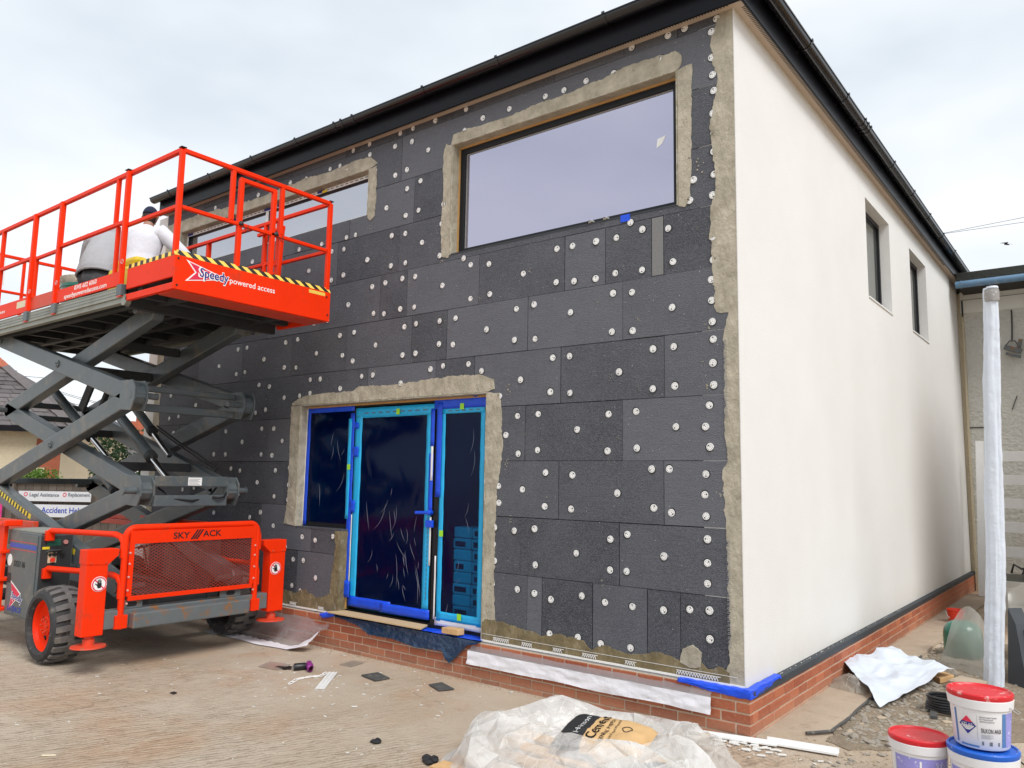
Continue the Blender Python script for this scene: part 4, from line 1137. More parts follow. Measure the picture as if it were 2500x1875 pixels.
# --- wheels
def wheel(cx, y_out, y_in):
    sgn = 1 if y_in > y_out else -1
    wd = abs(y_in - y_out)
    c = (cx, y_out, 0.352)
    prof = [(0.245, 0.02), (0.258, 0.0), (0.30, 0.004), (0.325, 0.03), (0.338, 0.06), (0.338, wd - 0.05), (0.32, wd - 0.01), (0.25, wd), (0.235, wd - 0.02), (0.235, 0.03), (0.245, 0.02)]
    t = MB().lathe([(r, a * sgn) for r, a in prof], c, 'y', 40, caps=False)
    # flat where it bears on the ground
    t.v = [(x, y, max(z, 0.0)) for x, y, z in t.v]
    ty = t.build('tyre', 'rubber', lift, smooth=True)
    lg = MB()
    for k in range(22):
        for s_ in (0, 1):
            a0 = 2 * math.pi * (k + 0.5 * s_) / 22
            y0_, y1_ = ((0.028, wd * 0.60) if s_ == 0 else (wd * 0.46, wd - 0.02))
            pts = []
            for (yy, sh) in ((y0_, 0.0 if s_ == 0 else 0.06), ((y0_ + y1_) / 2, 0.03), (y1_, 0.06 if s_ == 0 else 0.0)):
                for da in (-0.075, 0.075):
                    for rr in (0.325, 0.362 if 0.04 < yy < wd - 0.04 else 0.345):
                        ang = a0 + da + sh
                        pts.append((cx + rr * math.cos(ang), y_out + yy * sgn, max(0.0015, 0.352 + rr * math.sin(ang) * (0.97 if math.sin(ang) < -0.8 else 1))))
            q = [pts[i:i + 4] for i in (0, 4, 8)]
            vs_ = [p for s4 in q for p in (s4[0], s4[1], s4[3], s4[2])]
            lg.add(vs_, [(0, 1, 2, 3), (8, 11, 10, 9)] + [(i * 4 + j, i * 4 + (j + 1) % 4, (i + 1) * 4 + (j + 1) % 4, (i + 1) * 4 + j) for i in range(2) for j in range(4)])
    lg.build('tread', 'lug', ty)
    rim = MB().lathe([(r, a * sgn) for r, a in [(0.250, 0.02), (0.262, 0.010), (0.254, 0.03), (0.235, 0.045), (0.222, 0.09), (0.18, 0.11), (0.13, 0.105), (0.10, 0.10), (0.085, 0.10), (0.085, 0.07), (0.06, 0.06), (0.0, 0.06)]], c, 'y', 36, caps=False)
    rm_ = rim.build('rim', 'orange', lift, smooth=True)
    b = MB()
    for k in range(8):
        a = 2 * math.pi * k / 8
        b.tube((cx + 0.062 * math.cos(a), y_out + 0.075 * sgn, 0.352 + 0.062 * math.sin(a)), (cx + 0.062 * math.cos(a), y_out + 0.045 * sgn, 0.352 + 0.062 * math.sin(a)), 0.011, 6)
    b.build('wheel_nuts', 'orangeworn', rm_)
    b = MB()
    for k in range(5):
        a = 2 * math.pi * k / 5 + 0.4
        b.tube((cx + 0.155 * math.cos(a), y_out + 0.100 * sgn, 0.352 + 0.155 * math.sin(a)), (cx + 0.145 * math.cos(a), y_out + 0.1145 * sgn, 0.352 + 0.145 * math.sin(a)), 0.024, 12)
    b.build('rim_holes', 'letk', rm_)
for cx in (-5.93, -8.35):
    wheel(cx, -2.345, -2.035)
    wheel(cx, my(-2.345), my(-2.035))
m = MB()
for cx in (-5.93, -8.35):
    m.tube((cx, -2.06, 0.352), (cx, my(-2.06), 0.352), 0.07, 12)
m.build('axles', 'darksteel', lift)
# --- chassis
m = MB()
m.box(-9.0, -5.30, -1.62, -1.50, 0.40, 0.62).box(-9.0, -5.30, my(-1.50), my(-1.62), 0.40, 0.62)
m.box(-8.95, -5.32, -1.50, my(-1.50), 0.46, 0.58)
m.box(-9.05, -8.93, -2.1, my(-2.1), 0.40, 0.60)
m.build('chassis', 'darksteel', lift, bevel=0.006)
m = MB()
m.box(-5.29, -5.145, -2.11, my(-2.11), 0.385, 0.545)
m.build('front_crossbeam', 'rusty', lift, bevel=0.008)
m = MB()
m.box(-5.145, -5.045, -1.89, -0.67, 0.378, 0.518)
m.build('front_bumper', 'rusty', lift, bevel=0.012)
for a, b in ((-1.965, -1.755), (-0.945, -0.71)):
    p = MB()
    n = 20
    outer = [(-5.16, a, 0.546), (-5.16, b, 0.546), (-5.16, b, 0.625), (-5.16, a, 0.625)]
    p.prism(outer, (-0.02, 0, 0))
    lug_ = p.build('tie_down_lug', 'rusty', lift, bevel=0.004)
    yc_ = (a + b) / 2
    MB().prism([(-5.1592, yc_ + (0.028 if math.cos(t * 0.3142) > 0 else -0.028) + 0.022 * math.cos(t * 0.3142), 0.588 + 0.022 * math.sin(t * 0.3142)) for t in range(20)], (0.0006, 0, 0)).build('lug_slot', 'letk', lug_)
# --- outrigger jacks
for near in (True, False):
    f = (lambda y: y) if near else my
    m = MB()
    m.box(-5.27, -5.13, f(-2.305), f(-2.115), 0.345, 1.0)
    j = m.build('outrigger_jack', 'orange', lift, bevel=0.008)
    j['label'] = 'near orange outrigger jack beside the wheel' if near else 'far orange outrigger jack by the wall'
    m = MB()
    m.prism([(-5.125, f(-2.31), 0.975), (-5.125, f(-2.12), 0.965), (-5.125, f(-2.03), 1.045), (-5.125, f(-2.022), 1.105), (-5.125, f(-2.31), 1.105)], (-0.155, 0, 0))
    m.build('jack_bracket', 'orange', j, bevel=0.006)
    m = MB()
    m.lathe([(0.05, 0.07), (0.05, 0.02), (0.145, 0.012), (0.148, 0.0), (0.0, 0.0)], (-5.2, f(-2.205), 0.245), 'z', 28)
    m.tube((-5.2, f(-2.205), 0.25), (-5.2, f(-2.205), 0.36), 0.038, 14)
    m.build('jack_foot', 'orangeworn', j, smooth=True)
    m = MB()
    for (yy, zz) in ((-2.27, 0.99), (-2.14, 0.99)):
        m.tube((-5.13, f(yy), zz), (-5.118, f(yy), zz), 0.009, 6)
    m.build('bolts', 'orangeworn', j)
    cy_ = f(-2.185)
    sg = MB().lathe([(0.0, 0.0012), (0.068, 0.0012), (0.068, 0.0)], (-5.1298, cy_, 0.80), 'x', 28).build('warning_sign', 'letw', j)
    r_ = MB()
    r_.path([(-5.1275, cy_ + 0.059 * math.cos(t * math.pi / 14), 0.80 + 0.059 * math.sin(t * math.pi / 14)) for t in range(29)], 0.0055, 4)
    r_.beam((-5.1275, cy_ - 0.042, 0.842), (-5.1275, cy_ + 0.042, 0.758), 0.002, 0.009, (1, 0, 0))
    r_.build('warning_ring', 'letr', j)
    hn = MB()
    hn.prism([(-5.1268, cy_ + a_, 0.80 + b_) for a_, b_ in ((-0.012, -0.035), (0.014, -0.035), (0.022, -0.012), (0.020, 0.008), (-0.016, 0.008), (-0.020, -0.01))], (0.0006, 0, 0))
    for a_, L_ in ((-0.014, 0.026), (-0.005, 0.034), (0.005, 0.033), (0.014, 0.025)):
        hn.box(-5.1268, -5.1262, cy_ + a_ - 0.0035, cy_ + a_ + 0.0035, 0.805, 0.808 + L_)
    hn.beam((-5.1265, cy_ - 0.016, 0.79), (-5.1265, cy_ - 0.036, 0.806), 0.001, 0.008, (1, 0, 0))
    hn.build('hand_symbol', 'letk', j)
# --- front guard
m = MB()
GX = -5.155
pts = [(GX, -1.962, 0.375), (GX, -1.962, 1.20)]
for k in range(1, 7):
    t = math.pi / 2 * k / 6
    pts.append((GX, -1.962 + 0.09 * (1 - math.cos(t)), 1.20 + 0.09 * math.sin(t)))
pts += [(GX, y, z) for x, y, z in [(0, -0.64, 1.29)]]
for k in range(1, 7):
    t = math.pi / 2 * k / 6
    pts.append((GX, -0.64 + 0.09 * math.sin(t), 1.29 - 0.09 * (1 - math.cos(t))))
pts += [(GX, -0.55, 0.375)]
m.path(pts, 0.030, 12)
gd = m.build('front_guard', 'orange', lift, smooth=True)
m = MB()
m.box(GX + 0.005, GX + 0.030, -1.93, -0.582, 1.14, 1.262)
m.box(GX + 0.004, GX + 0.032, -1.915, -0.60, 0.622, 0.662)
m.box(GX + 0.005, GX + 0.030, -1.93, -1.885, 0.662, 1.14)
m.box(GX + 0.005, GX + 0.030, -0.628, -0.582, 0.662, 1.14)
gp = m.build('guard_panel', 'orange', lift, bevel=0.003)
m = MB()
xm = GX + 0.014
def clipped(y0_, z0_, y1_, z1_, A, B, C_, D):
    # clip a segment to a rectangle
    t0, t1 = 0.0, 1.0
    dy, dz = y1_ - y0_, z1_ - z0_
    for p_, q_ in ((-dy, y0_ - A), (dy, B - y0_), (-dz, z0_ - C_), (dz, D - z0_)):
        if abs(p_) < 1e-9:
            if q_ < 0: return None
        else:
            r_ = q_ / p_
            if p_ < 0: t0 = max(t0, r_)
            else: t1 = min(t1, r_)
    return (y0_ + dy * t0, z0_ + dz * t0, y0_ + dy * t1, z0_ + dz * t1) if t1 - t0 > 1e-3 else None
Hm = 1.14 - 0.662
for k in range(-17, 26):
    for sg_ in (1, -1):
        y_ = -1.885 + k * 0.05
        w_ = Hm * 1.75
        c_ = clipped(y_, 0.662 if sg_ > 0 else 1.14, y_ + w_, 1.14 if sg_ > 0 else 0.662, -1.885, -0.628, 0.662, 1.14)
        if c_:
            m.beam((xm, c_[0], c_[1]), (xm, c_[2], c_[3]), 0.004, 0.0038, (1, 0, 0))
m.build('expanded_mesh', M('dusty_red_mesh', (0.36, 0.05, 0.025), 0.7, nz=[(9, 0.25)]), gp)
text('lettering', 'SKY', 'letk', gp, (GX + 0.0315, -1.515, 1.172), (0, 1, 0), (0, 0, 1), 0.085, bold=0.016, shear=0.0, width=0.17)
text('lettering', 'ACK', 'letk', gp, (GX + 0.0315, -1.20, 1.180), (0, 1, 0), (0, 0, 1), 0.085, bold=0.016, shear=0.0, width=0.205)
m = MB()
for k in range(3):
    y_ = -1.335 + k * 0.028
    m.prism([(GX + 0.0308, y_, 1.158), (GX + 0.0308, y_ + 0.022, 1.158), (GX + 0.0308, y_ + 0.088, 1.252), (GX + 0.0308, y_ + 0.070, 1.252)], (0.0008, 0, 0))
m.build('logo_slashes', 'letk', gp)
m = MB()
for z_ in (0.60, 0.72, 0.84, 0.96, 1.06):
    for y_ in (-1.925, -0.588):
        m.lathe([(0.011, 0.0), (0.009, 0.007), (0.0, 0.009)], (GX + 0.03, y_, z_), 'x', 10)
m.build('guard_bolts', M('pale_bolt', (0.6, 0.35, 0.3), 0.5), gp)
m = MB()
MB().box(GX - 0.02, GX + 0.034, -2.02, -1.905, 0.38, 0.50).build('guard_mount', 'orange', gd, bevel=0.004)
MB().box(GX - 0.02, GX + 0.034, -0.60, -0.50, 0.38, 0.50).build('guard_mount', 'orange', gd, bevel=0.004)
# --- side tubes between cabinet and guard
def bent(pts, r=0.028):
    return MB().path(pts, r, 12)
for near in (True, False):
    f = (lambda y: y) if near else my
    for z_, y1_ in ((1.215, -2.0), (0.845, -2.0)):
        p_ = [(-6.30, f(-2.17), z_ - 0.02), (-6.26, f(-2.165), z_), (-5.75, f(-2.02), z_), (-5.28, f(-2.0), z_ + 0.01), (-5.20, f(-1.985), z_ - 0.01), (-5.165, f(-1.975), z_ - 0.06), (-5.16, f(-1.975), z_ - 0.2)]
        o = bent(p_).build('side_tube', 'orange', lift, smooth=True)
        MB().box(-6.315, -6.25, f(-2.21), f(-2.13), z_ - 0.10, z_ + 0.0).build('tube_bracket', 'orange', o, bevel=0.006)
# --- cabinets
for near in (True, False):
    f = (lambda y: y) if near else my
    m = MB()
    m.box(-7.02, -6.30, f(-2.25), f(-1.93), 0.33, 1.185)
    cb = m.build('cabinet', 'steel', lift, bevel=0.012)
    m = MB()
    m.box(-6.995, -6.33, f(-2.258), f(-2.25), 0.36, 1.16)
    m.build('cabinet_door', 'steel', cb, bevel=0.006)
    m = MB()
    m.box(-7.03, -6.29, f(-2.24), f(-1.92), 1.185, 1.205)
    m.build('cabinet_lid', 'deckedge', cb, bevel=0.004)
    if near:
        yf = -2.2592
        MB().box(-6.99, -6.335, yf - 0.0008, yf, 1.02, 1.062).build('blue_stripe', 'stripeblue', cb)
        m = MB()
        m.box(-6.99, -6.335, yf - 0.0006, yf, 1.078, 1.084).box(-6.99, -6.335, yf - 0.0006, yf, 0.998, 1.004)
        m.build('red_pinstripes', 'letr', cb)
        text('lettering', 'DS31 06', 'letk', cb, (-6.85, yf - 0.001, 0.83), (1, 0, 0), (0, 0, 1), 0.085, bold=0.006, width=0.27)
        MB().prism([(-6.96 + 0.06 * math.cos(t * 0.2618), yf, 0.885 + 0.06 * math.sin(t * 0.2618)) for t in range(24)], (0, -0.0008, 0)).build('round_sticker', 'letw', cb)
        MB().box(-6.985, -6.90, yf - 0.0015, yf, 0.66, 0.755).build('door_latch', 'letk', cb)
        def arrow(ox, oz, k_, mat_, dy):
            return MB().prism([(ox, yf - dy, oz + 0.20 * k_), (ox + 0.30 * k_, yf - dy, oz + 0.08 * k_), (ox, yf - dy, oz - 0.12 * k_), (ox + 0.06 * k_, yf - dy, oz + 0.06 * k_)], (0, -0.0007, 0)).build('arrow_logo', mat_, cb)
        arrow(-6.885, 0.50, 0.92, 'letw', 0.0002)
        arrow(-6.873, 0.505, 0.80, 'letr', 0.0011)
        text('lettering', 'Speedy', 'letw', cb, (-6.845, yf - 0.0022, 0.515), (1, 0, -0.12), (0.12, 0, 1), 0.095, bold=0.045, width=0.285)
        text('lettering', 'Speedy', 'letb', cb, (-6.835, yf - 0.0034, 0.520), (1, 0, -0.12), (0.12, 0, 1), 0.088, bold=0.008, width=0.265)
        text('lettering', 'SKYJACK', 'stripeblue', cb, (-6.93, yf - 0.001, 0.385), (1, 0, 0), (0, 0, 1), 0.075, bold=0.01, shear=0.3, width=0.36)
        # control face towards the front
        m = MB()
        m.box(-6.30, -6.296, -2.235, -1.945, 0.62, 1.16)
        cp = m.build('control_face', 'darksteel', lift)
        m = MB().box(-6.296, -6.290, -2.165, -2.085, 0.895, 1.0)
        m.build('switch_plate', M('cream_plate', (0.62, 0.52, 0.36), 0.5), cp)
        MB().tube((-6.29, -2.125, 0.925), (-6.265, -2.125, 0.925), 0.022, 14).build('stop_button', 'red', cp)
        MB().tube((-6.29, -2.11, 0.978), (-6.27, -2.11, 0.978), 0.020, 12).tube((-6.29, -2.15, 0.975), (-6.275, -2.15, 0.975), 0.015, 12).tube((-6.296, -2.03, 0.965), (-6.285, -2.03, 0.965), 0.022, 14).build('key_switches', 'letk', cp)
        MB().prism([(-6.296, -2.19, 0.995), (-6.296, -2.04, 0.995), (-6.25, -2.06, 1.02), (-6.25, -2.17, 1.02)], (0, 0, 0.008)).build('switch_hood', 'steel', cp)
        MB().tube((-6.296, -2.01, 1.095), (-6.28, -2.01, 1.095), 0.022, 14).build('horn', M('pink_cap', (0.5, 0.22, 0.2), 0.5), cp)
        m = MB()
        for k in range(4):
            m.box(-6.2955, -6.2945, -2.18, -2.055, 1.065 + k * 0.016, 1.076 + k * 0.016)
        m.build('green_label', 'greenlabel', cp)
        MB().box(-6.2955, -6.2945, -2.222, -2.155, 1.03, 1.055).build('yellow_label', 'yellow', cp)
# --- steps at the left of the cabinet
m = MB()
m.box(-7.22, -7.06, -2.30, -2.26, 0.35, 1.25).box(-7.72, -7.60, -2.30, -2.26, 0.35, 1.25)
st_ = m.build('ladder_frame', 'orange', lift, bevel=0.006)
for z_ in (0.36, 0.66, 0.945, 1.225):
    MB().box(-7.65, -7.03, -2.33, -2.20, z_, z_ + 0.035).build('rung', 'orange', lift, bevel=0.008)
MB().box(-7.06, -6.98, -2.33, -2.16, 1.225, 1.285).build('step_end', 'orange', lift, bevel=0.01)
# --- trays on the chassis behind the cabinet
m = MB()
m.box(-8.6, -6.2, -0.62, -0.52, 1.14, 1.20).box(-8.6, -6.2, -0.55, -0.50, 1.20, 1.26).box(-7.3, -6.75, -0.75, -0.52, 1.20, 1.29)
m.build('chassis_tray', 'orangeworn', lift, bevel=0.005)
MB().box(-8.7, -7.1, -2.02, -1.96, 1.15, 1.26).build('chassis_rail', 'orangeworn', lift, bevel=0.005)
# --- scissor arms
XR, XLS = -5.385, -8.83
Z0, Z1, Z2, Z3 = 0.715, 1.63, 2.56, 3.43
OUT, INN = -1.852, -1.716
AW, AH = 0.122, 0.185
def arm(p0, p1, yc_, e0=0.075, e1=0.075):
    d = (Vector((p1[0], 0, p1[1])) - Vector((p0[0], 0, p0[1])))
    u = d.normalized()
    nrm = Vector((-u.z, 0, u.x))
    a_, b_ = Vector((p0[0], 0, p0[1])), Vector((p1[0], 0, p1[1]))
    h_ = AH / 2
    ol = [a_ - u * e0 - nrm * h_ * 0.45, a_ - u * e0 + nrm * h_ * 0.45, a_ - u * (e0 * 0.25) + nrm * h_, b_ + u * (e1 * 0.25) + nrm * h_, b_ + u * e1 + nrm * h_ * 0.45, b_ + u * e1 - nrm * h_ * 0.45, b_ + u * (e1 * 0.25) - nrm * h_, a_ - u * (e0 * 0.25) - nrm * h_]
    return MB().prism([(p.x, yc_ - AW / 2, p.z) for p in ol], (0, AW, 0))
ARMS = [((XLS, Z3), (XR, Z2), 'o'), ((XLS, Z2), (XR - 0.02, Z3 - 0.02), 'i'),
        ((XR, Z2), (XLS, Z1), 'o'), ((XLS, Z2), (XR, Z1), 'i'),
        ((XLS, Z1), (XR, Z0), 'o'), ((XR, Z1), (XLS, Z0), 'i')]
for p0, p1, lay in ARMS:
    for near in (True, False):
        y_ = (OUT if lay == 'o' else INN)
        if not near: y_ = my(y_)
        arm(p0, p1, y_).build('scissor_arm', 'steel', lift, bevel=0.012)
# pivot pins, bolts at the crossings
for z_ in ((Z3 + Z2) / 2, (Z2 + Z1) / 2, (Z1 + Z0) / 2):
    for f in (lambda y: y, my):
        xx = (XR + XLS) / 2
        m = MB()
        s_ = -1 if f(-2) < YC else 1
        yb = f(OUT - AW / 2)
        m.tube((xx, yb, z_), (xx, yb + s_ * 0.012, z_), 0.042, 20)
        for k in range(3):
            a_ = k * 2.09 + 0.5
            m.tube((xx + 0.02 * math.cos(a_), yb + s_ * 0.012, z_ + 0.02 * math.sin(a_)), (xx + 0.02 * math.cos(a_), yb + s_ * 0.022, z_ + 0.02 * math.sin(a_)), 0.009, 6)
        m.build('pivot_cap', 'steel', lift)
for xx, z_ in ((XR, Z2), (XR, Z1), (XLS, Z2), (XLS, Z1), (XR, Z0), (XLS, Z3), (XR - 0.02, Z3 - 0.02), (XLS, Z0)):
    for f in (lambda y: y, my):
        m = MB()
        m.tube((xx, f(-1.925), z_), (xx, f(-1.64), z_), 0.032, 16)
        m.lathe([(0.045, -0.008), (0.045, 0.004)], (xx, f(-1.918), z_), 'y', 18)
        m.build('pivot_pin', 'steel', lift)
# fork plates at the right-hand pivots (arm ends seen end-on)
for z_, ys in ((Z2, (-1.915, -1.79)), (Z1, (-1.782, -1.652))):
    for f in (lambda y: y, my):
        m = MB()
        for yy in ys:
            y_ = f(yy)
            m.prism([(XR - 0.20, y_ - 0.009, z_ + 0.15), (XR + 0.035, y_ - 0.009, z_ + 0.145), (XR + 0.095, y_ - 0.009, z_ + 0.07), (XR + 0.095, y_ - 0.009, z_ - 0.05), (XR + 0.035, y_ - 0.009, z_ - 0.155), (XR - 0.20, y_ - 0.009, z_ - 0.14)], (0, 0.018, 0))
        m.build('fork_plates', 'steel', lift, bevel=0.004)
        m = MB()
        m.box(XR - 0.12, XR + 0.045, f(ys[0]) , f(ys[1]), z_ + 0.055, z_ + 0.138) if z_ == Z1 else m.box(XR - 0.12, XR - 0.06, f(ys[0]), f(ys[1]), z_ - 0.12, z_ + 0.138)
        m.build('fork_block', 'steel', lift, bevel=0.006)
# cross tubes
def xb(x, z, w, h, y0_, mat_='steel', nm='cross_tube'):
    return MB().box(x - w / 2, x + w / 2, y0_, my(y0_), z - h / 2, z + h / 2).build(nm, mat_, lift, bevel=0.008)
xb(XR - 0.10, Z2 + 0.085, 0.06, 0.06, -1.78)
xb(XR - 0.12, Z2 - 0.105, 0.075, 0.075, -1.78)
c1 = xb(XR + 0.035, Z1 + 0.095, 0.10, 0.105, -1.645)
c2 = xb(XR + 0.045, Z1 - 0.10, 0.10, 0.11, -1.645)
xb(XLS + 0.1, Z2 + 0.08, 0.07, 0.07, -1.65)
xb(XLS + 0.1, Z2 - 0.08, 0.07, 0.07, -1.65)
xb(XLS + 0.1, Z1 + 0.05, 0.07, 0.07, -1.78)
xb(-7.1, Z2 + 0.40, 0.10, 0.10, -1.65, 'darksteel')
xb(-6.1, Z1 + 0.24, 0.09, 0.09, -1.65, 'darksteel')
xb(-8.0, Z1 + 0.66, 0.09, 0.09, -1.65, 'darksteel')
xb(-6.5, Z3 - 0.22, 0.09, 0.09, -1.65, 'darksteel')
pl_ = MB().box(XR + 0.0855, XR + 0.087, -1.30, -1.15, Z1 + 0.055, Z1 + 0.135).build('rating_plate', 'letw', c1)
m = MB()
for k in range(5):
    m.box(XR + 0.0872, XR + 0.0878, -1.29, -1.17 - 0.02 * (k % 2), Z1 + 0.065 + k * 0.013, Z1 + 0.069 + k * 0.013)
m.build('plate_print', 'print', pl_)
# hydraulic cylinders
def cylinder(a_, b_, r_=0.055):
    a_, b_ = Vector(a_), Vector(b_)
    mid = a_.lerp(b_, 0.7)
    o = MB().tube(a_, mid, r_, 18).build('hydraulic_cylinder', 'steel', lift, smooth=True)
    MB().tube(mid, b_, r_ * 0.6, 14).build('piston_rod', 'chrome', o, smooth=True)
    MB().tube(mid - (b_ - a_).normalized() * 0.05, mid + (b_ - a_).normalized() * 0.01, r_ * 1.15, 18).build('gland', 'darksteel', o, smooth=True)
    return o
cylinder((-8.32, -1.42, 2.78), (-6.80, -1.42, 1.96))
cylinder((-6.72, -1.42, 2.50), (-5.46, -1.42, 1.74))
cylinder((-7.25, -1.42, 1.98), (-6.25, -1.42, 1.44))
cylinder((-7.45, -1.08, 2.90), (-6.1, -1.08, 2.0), 0.05)
m = MB()
m.beam((-7.62, -1.40, 2.55), (-7.30, -1.40, 2.98), 0.03, 0.15)
m.beam((-7.45, -1.30, 2.40), (-7.05, -1.30, 2.98), 0.05, 0.06)
m.build('cylinder_mount', 'darksteel', lift, bevel=0.006)
# hoses
for k, pts in enumerate(([(-5.42, -1.55, 1.66), (-5.30, -1.45, 1.55), (-5.28, -1.25, 1.53), (-5.33, -1.05, 1.56), (-5.40, -0.92, 1.66)],
                         [(-5.31, -0.86, 1.61), (-5.27, -0.90, 1.57), (-5.26, -0.97, 1.555), (-5.28, -1.03, 1.57)],
                         [(-5.5, -0.86, 1.86), (-5.9, -0.86, 2.02), (-6.3, -0.87, 2.16), (-6.8, -0.88, 2.36)],
                         [(-5.52, -0.87, 1.84), (-5.92, -0.87, 1.99), (-6.3, -0.88, 2.13), (-6.8, -0.89, 2.33)],
                         [(-6.2, -1.6, 0.95), (-5.9, -1.4, 1.05), (-5.6, -1.5, 0.85), (-5.4, -1.3, 0.7)],
                         [(-6.2, -1.3, 1.0), (-5.8, -1.2, 1.1), (-5.5, -1.1, 0.9), (-5.35, -1.0, 0.65)])):
    MB().path(pts, 0.011, 8).build('hydraulic_hose', 'blackplastic', lift, smooth=True)
# hazard chevrons on the lower outer arm
def haz_on_arm(t0, t1, k_):
    a_, b_ = Vector((XLS, 0, Z1)), Vector((XR, 0, Z0))
    u = (b_ - a_).normalized()
    nrm = Vector((-u.z, 0, u.x))
    if nrm.z < 0: nrm = -nrm
    yb = OUT - AW / 2
    s0, s1 = a_ + u * t0, a_ + u * t1
    lo, hi = -0.085, -0.045
    lo, hi = 0.0, 0.055
    def q(s_, w_): p = s_ + nrm * w_; return (p.x, yb - 0.0012, p.z)
    base = MB().prism([q(s0, lo), q(s1, lo), q(s1, hi), q(s0, hi)], (0, 0.001, 0)).build('hazard_strip', 'yellow', lift)
    bl = MB()
    n_ = int((t1 - t0) / 0.085)
    for i in range(n_):
        sa = s0 + u * (i * 0.085 + 0.01)
        def q2(w_, d_): p = sa + u * d_ + nrm * w_; return (p.x, yb - 0.0022, p.z)
        bl.prism([q2(lo, 0), q2(lo, 0.042), q2(hi, 0.042 + 0.012), q2(hi, 0.012)], (0, 0.0008, 0))
    bl.build('hazard_bars', 'hazk', base)
haz_on_arm(0.1, 1.42, 0)
haz_on_arm(2.30, 2.62, 0)
# --- platform
YN, YFAR = -2.122, -0.378
XE, XS, XB = -4.34, -5.27, -9.75
m = MB()
m.box(XB, XS, YN + 0.03, YFAR - 0.03, 3.545, 3.60)
for k in range(8):
    x_ = XB + 0.3 + k * 0.55
    m.box(x_, x_ + 0.06, YN + 0.08, YFAR - 0.08, 3.47, 3.545)
m.box(XB, XS, -1.95, -1.87, 3.44, 3.545).box(XB, XS, my(-1.87), my(-1.95), 3.44, 3.545)
m.box(XB + 0.1, XS, -1.4, -1.33, 3.46, 3.545).box(XB + 0.1, XS, -1.1, -1.03, 3.46, 3.545)
deck = m.build('deck', 'darksteel', lift)
for f in (lambda y: y, my):
    m = MB()
    y0_, y1_ = f(YN), f(YN + 0.035)
    m.box(XB, XS, y0_, y1_, 3.475, 3.585)
    m.box(XB, XS, f(YN + 0.012), f(YN + 0.07), 3.425, 3.475)
    m.box(XB, XS, f(YN - 0.004), y0_, 3.475, 3.487)
    m.box(XB, XS, f(YN - 0.004), y0_, 3.573, 3.585)
    m.build('deck_edge', 'deckedge', lift, bevel=0.003)
m = MB()
for k in range(int((XS - XB) / 0.04)):
    for j in range(2):
        x_ = XB + k * 0.04 + 0.02 * j
        m.beam((x_, YN - 0.0015, 3.505 + j * 0.03), (x_ + 0.022, YN - 0.0015, 3.515 + j * 0.03), 0.002, 0.005)
tag(m.build('edge_dimples', 'steel', lift), kind='stuff')
# extension deck
m = MB()
m.box(XS, XE - 0.02, YN + 0.02, YFAR - 0.02, 3.545, 3.60)
m.box(XS - 0.5, XE - 0.03, -1.82, -1.74, 3.44, 3.545).box(XS - 0.5, XE - 0.03, my(-1.74), my(-1.82), 3.44, 3.545)
m.box(XS + 0.2, XS + 0.28, YN + 0.05, YFAR - 0.05, 3.45, 3.545)
m.box(XS - 0.02, XS + 0.05, YN + 0.05, YFAR - 0.05, 3.38, 3.545)
m.build('extension_deck', 'darksteel', lift)
m = MB()
m.box(XE - 0.02, XE, YN, YFAR, 3.432, 3.745)
ef = m.build('end_panel', 'orange', lift, bevel=0.004)
for f in (lambda y: y, my):
    MB().box(XS + 0.06, XE - 0.02, f(YN), f(YN + 0.03), 3.545, 3.742).build('extension_side', 'orange', lift, bevel=0.004)
    MB().box(XS + 0.06, XE - 0.02, f(YN), f(YN + 0.04), 3.432, 3.495).build('extension_skirt', 'orange', lift, bevel=0.004)
m = MB()
m.box(XS + 0.6, XE - 0.02, YN + 0.04, YFAR - 0.04, 3.425, 3.44)
m.build('extension_soffit', 'orangeworn', lift)
# roller wheel under the deck end
MB().tube((XS + 0.03, YN + 0.0, 3.445), (XS + 0.03, YN + 0.05, 3.445), 0.055, 16).build('roller', 'deckedge', lift)
# toe boards along the near and far side
for f, nr in ((lambda y: y, True), (my, False)):
    for a_, b_, z0_, z1_, dy in ((-6.80, -5.30, 3.602, 3.742, -0.006), (-7.48, -6.83, 3.612, 3.765, 0.010), (XB, -7.52, 3.602, 3.775, -0.006)):
        o = MB().box(a_, b_, f(YN + dy), f(YN + dy + 0.022), z0_, z1_).build('toe_board', 'orange' if dy < 0 else 'orangeworn', lift, bevel=0.003)
        if nr and a_ == -6.80:
            text('lettering', '0345 602 6060', 'letw', o, (-6.33, YN - 0.0068, 3.688), (1, 0, 0), (0, 0, 1), 0.068, bold=0.006, width=0.50)
            text('lettering', 'speedypoweredaccess.com', 'letw', o, (-6.56, YN - 0.0068, 3.622), (1, 0, 0), (0, 0, 1), 0.068, bold=0.008, width=0.95)
        if nr and a_ == XB:
            text('lettering', 'powered access', 'letw', o, (-8.95, YN - 0.0068, 3.665), (1, 0, 0), (0, 0, 1), 0.06, bold=0.006, width=0.78)
            lb = MB().box(-7.82, -7.56, YN - 0.0072, YN - 0.006, 3.668, 3.745).build('label', M('cream_label', (0.72, 0.62, 0.42), 0.5), o)
m = MB()
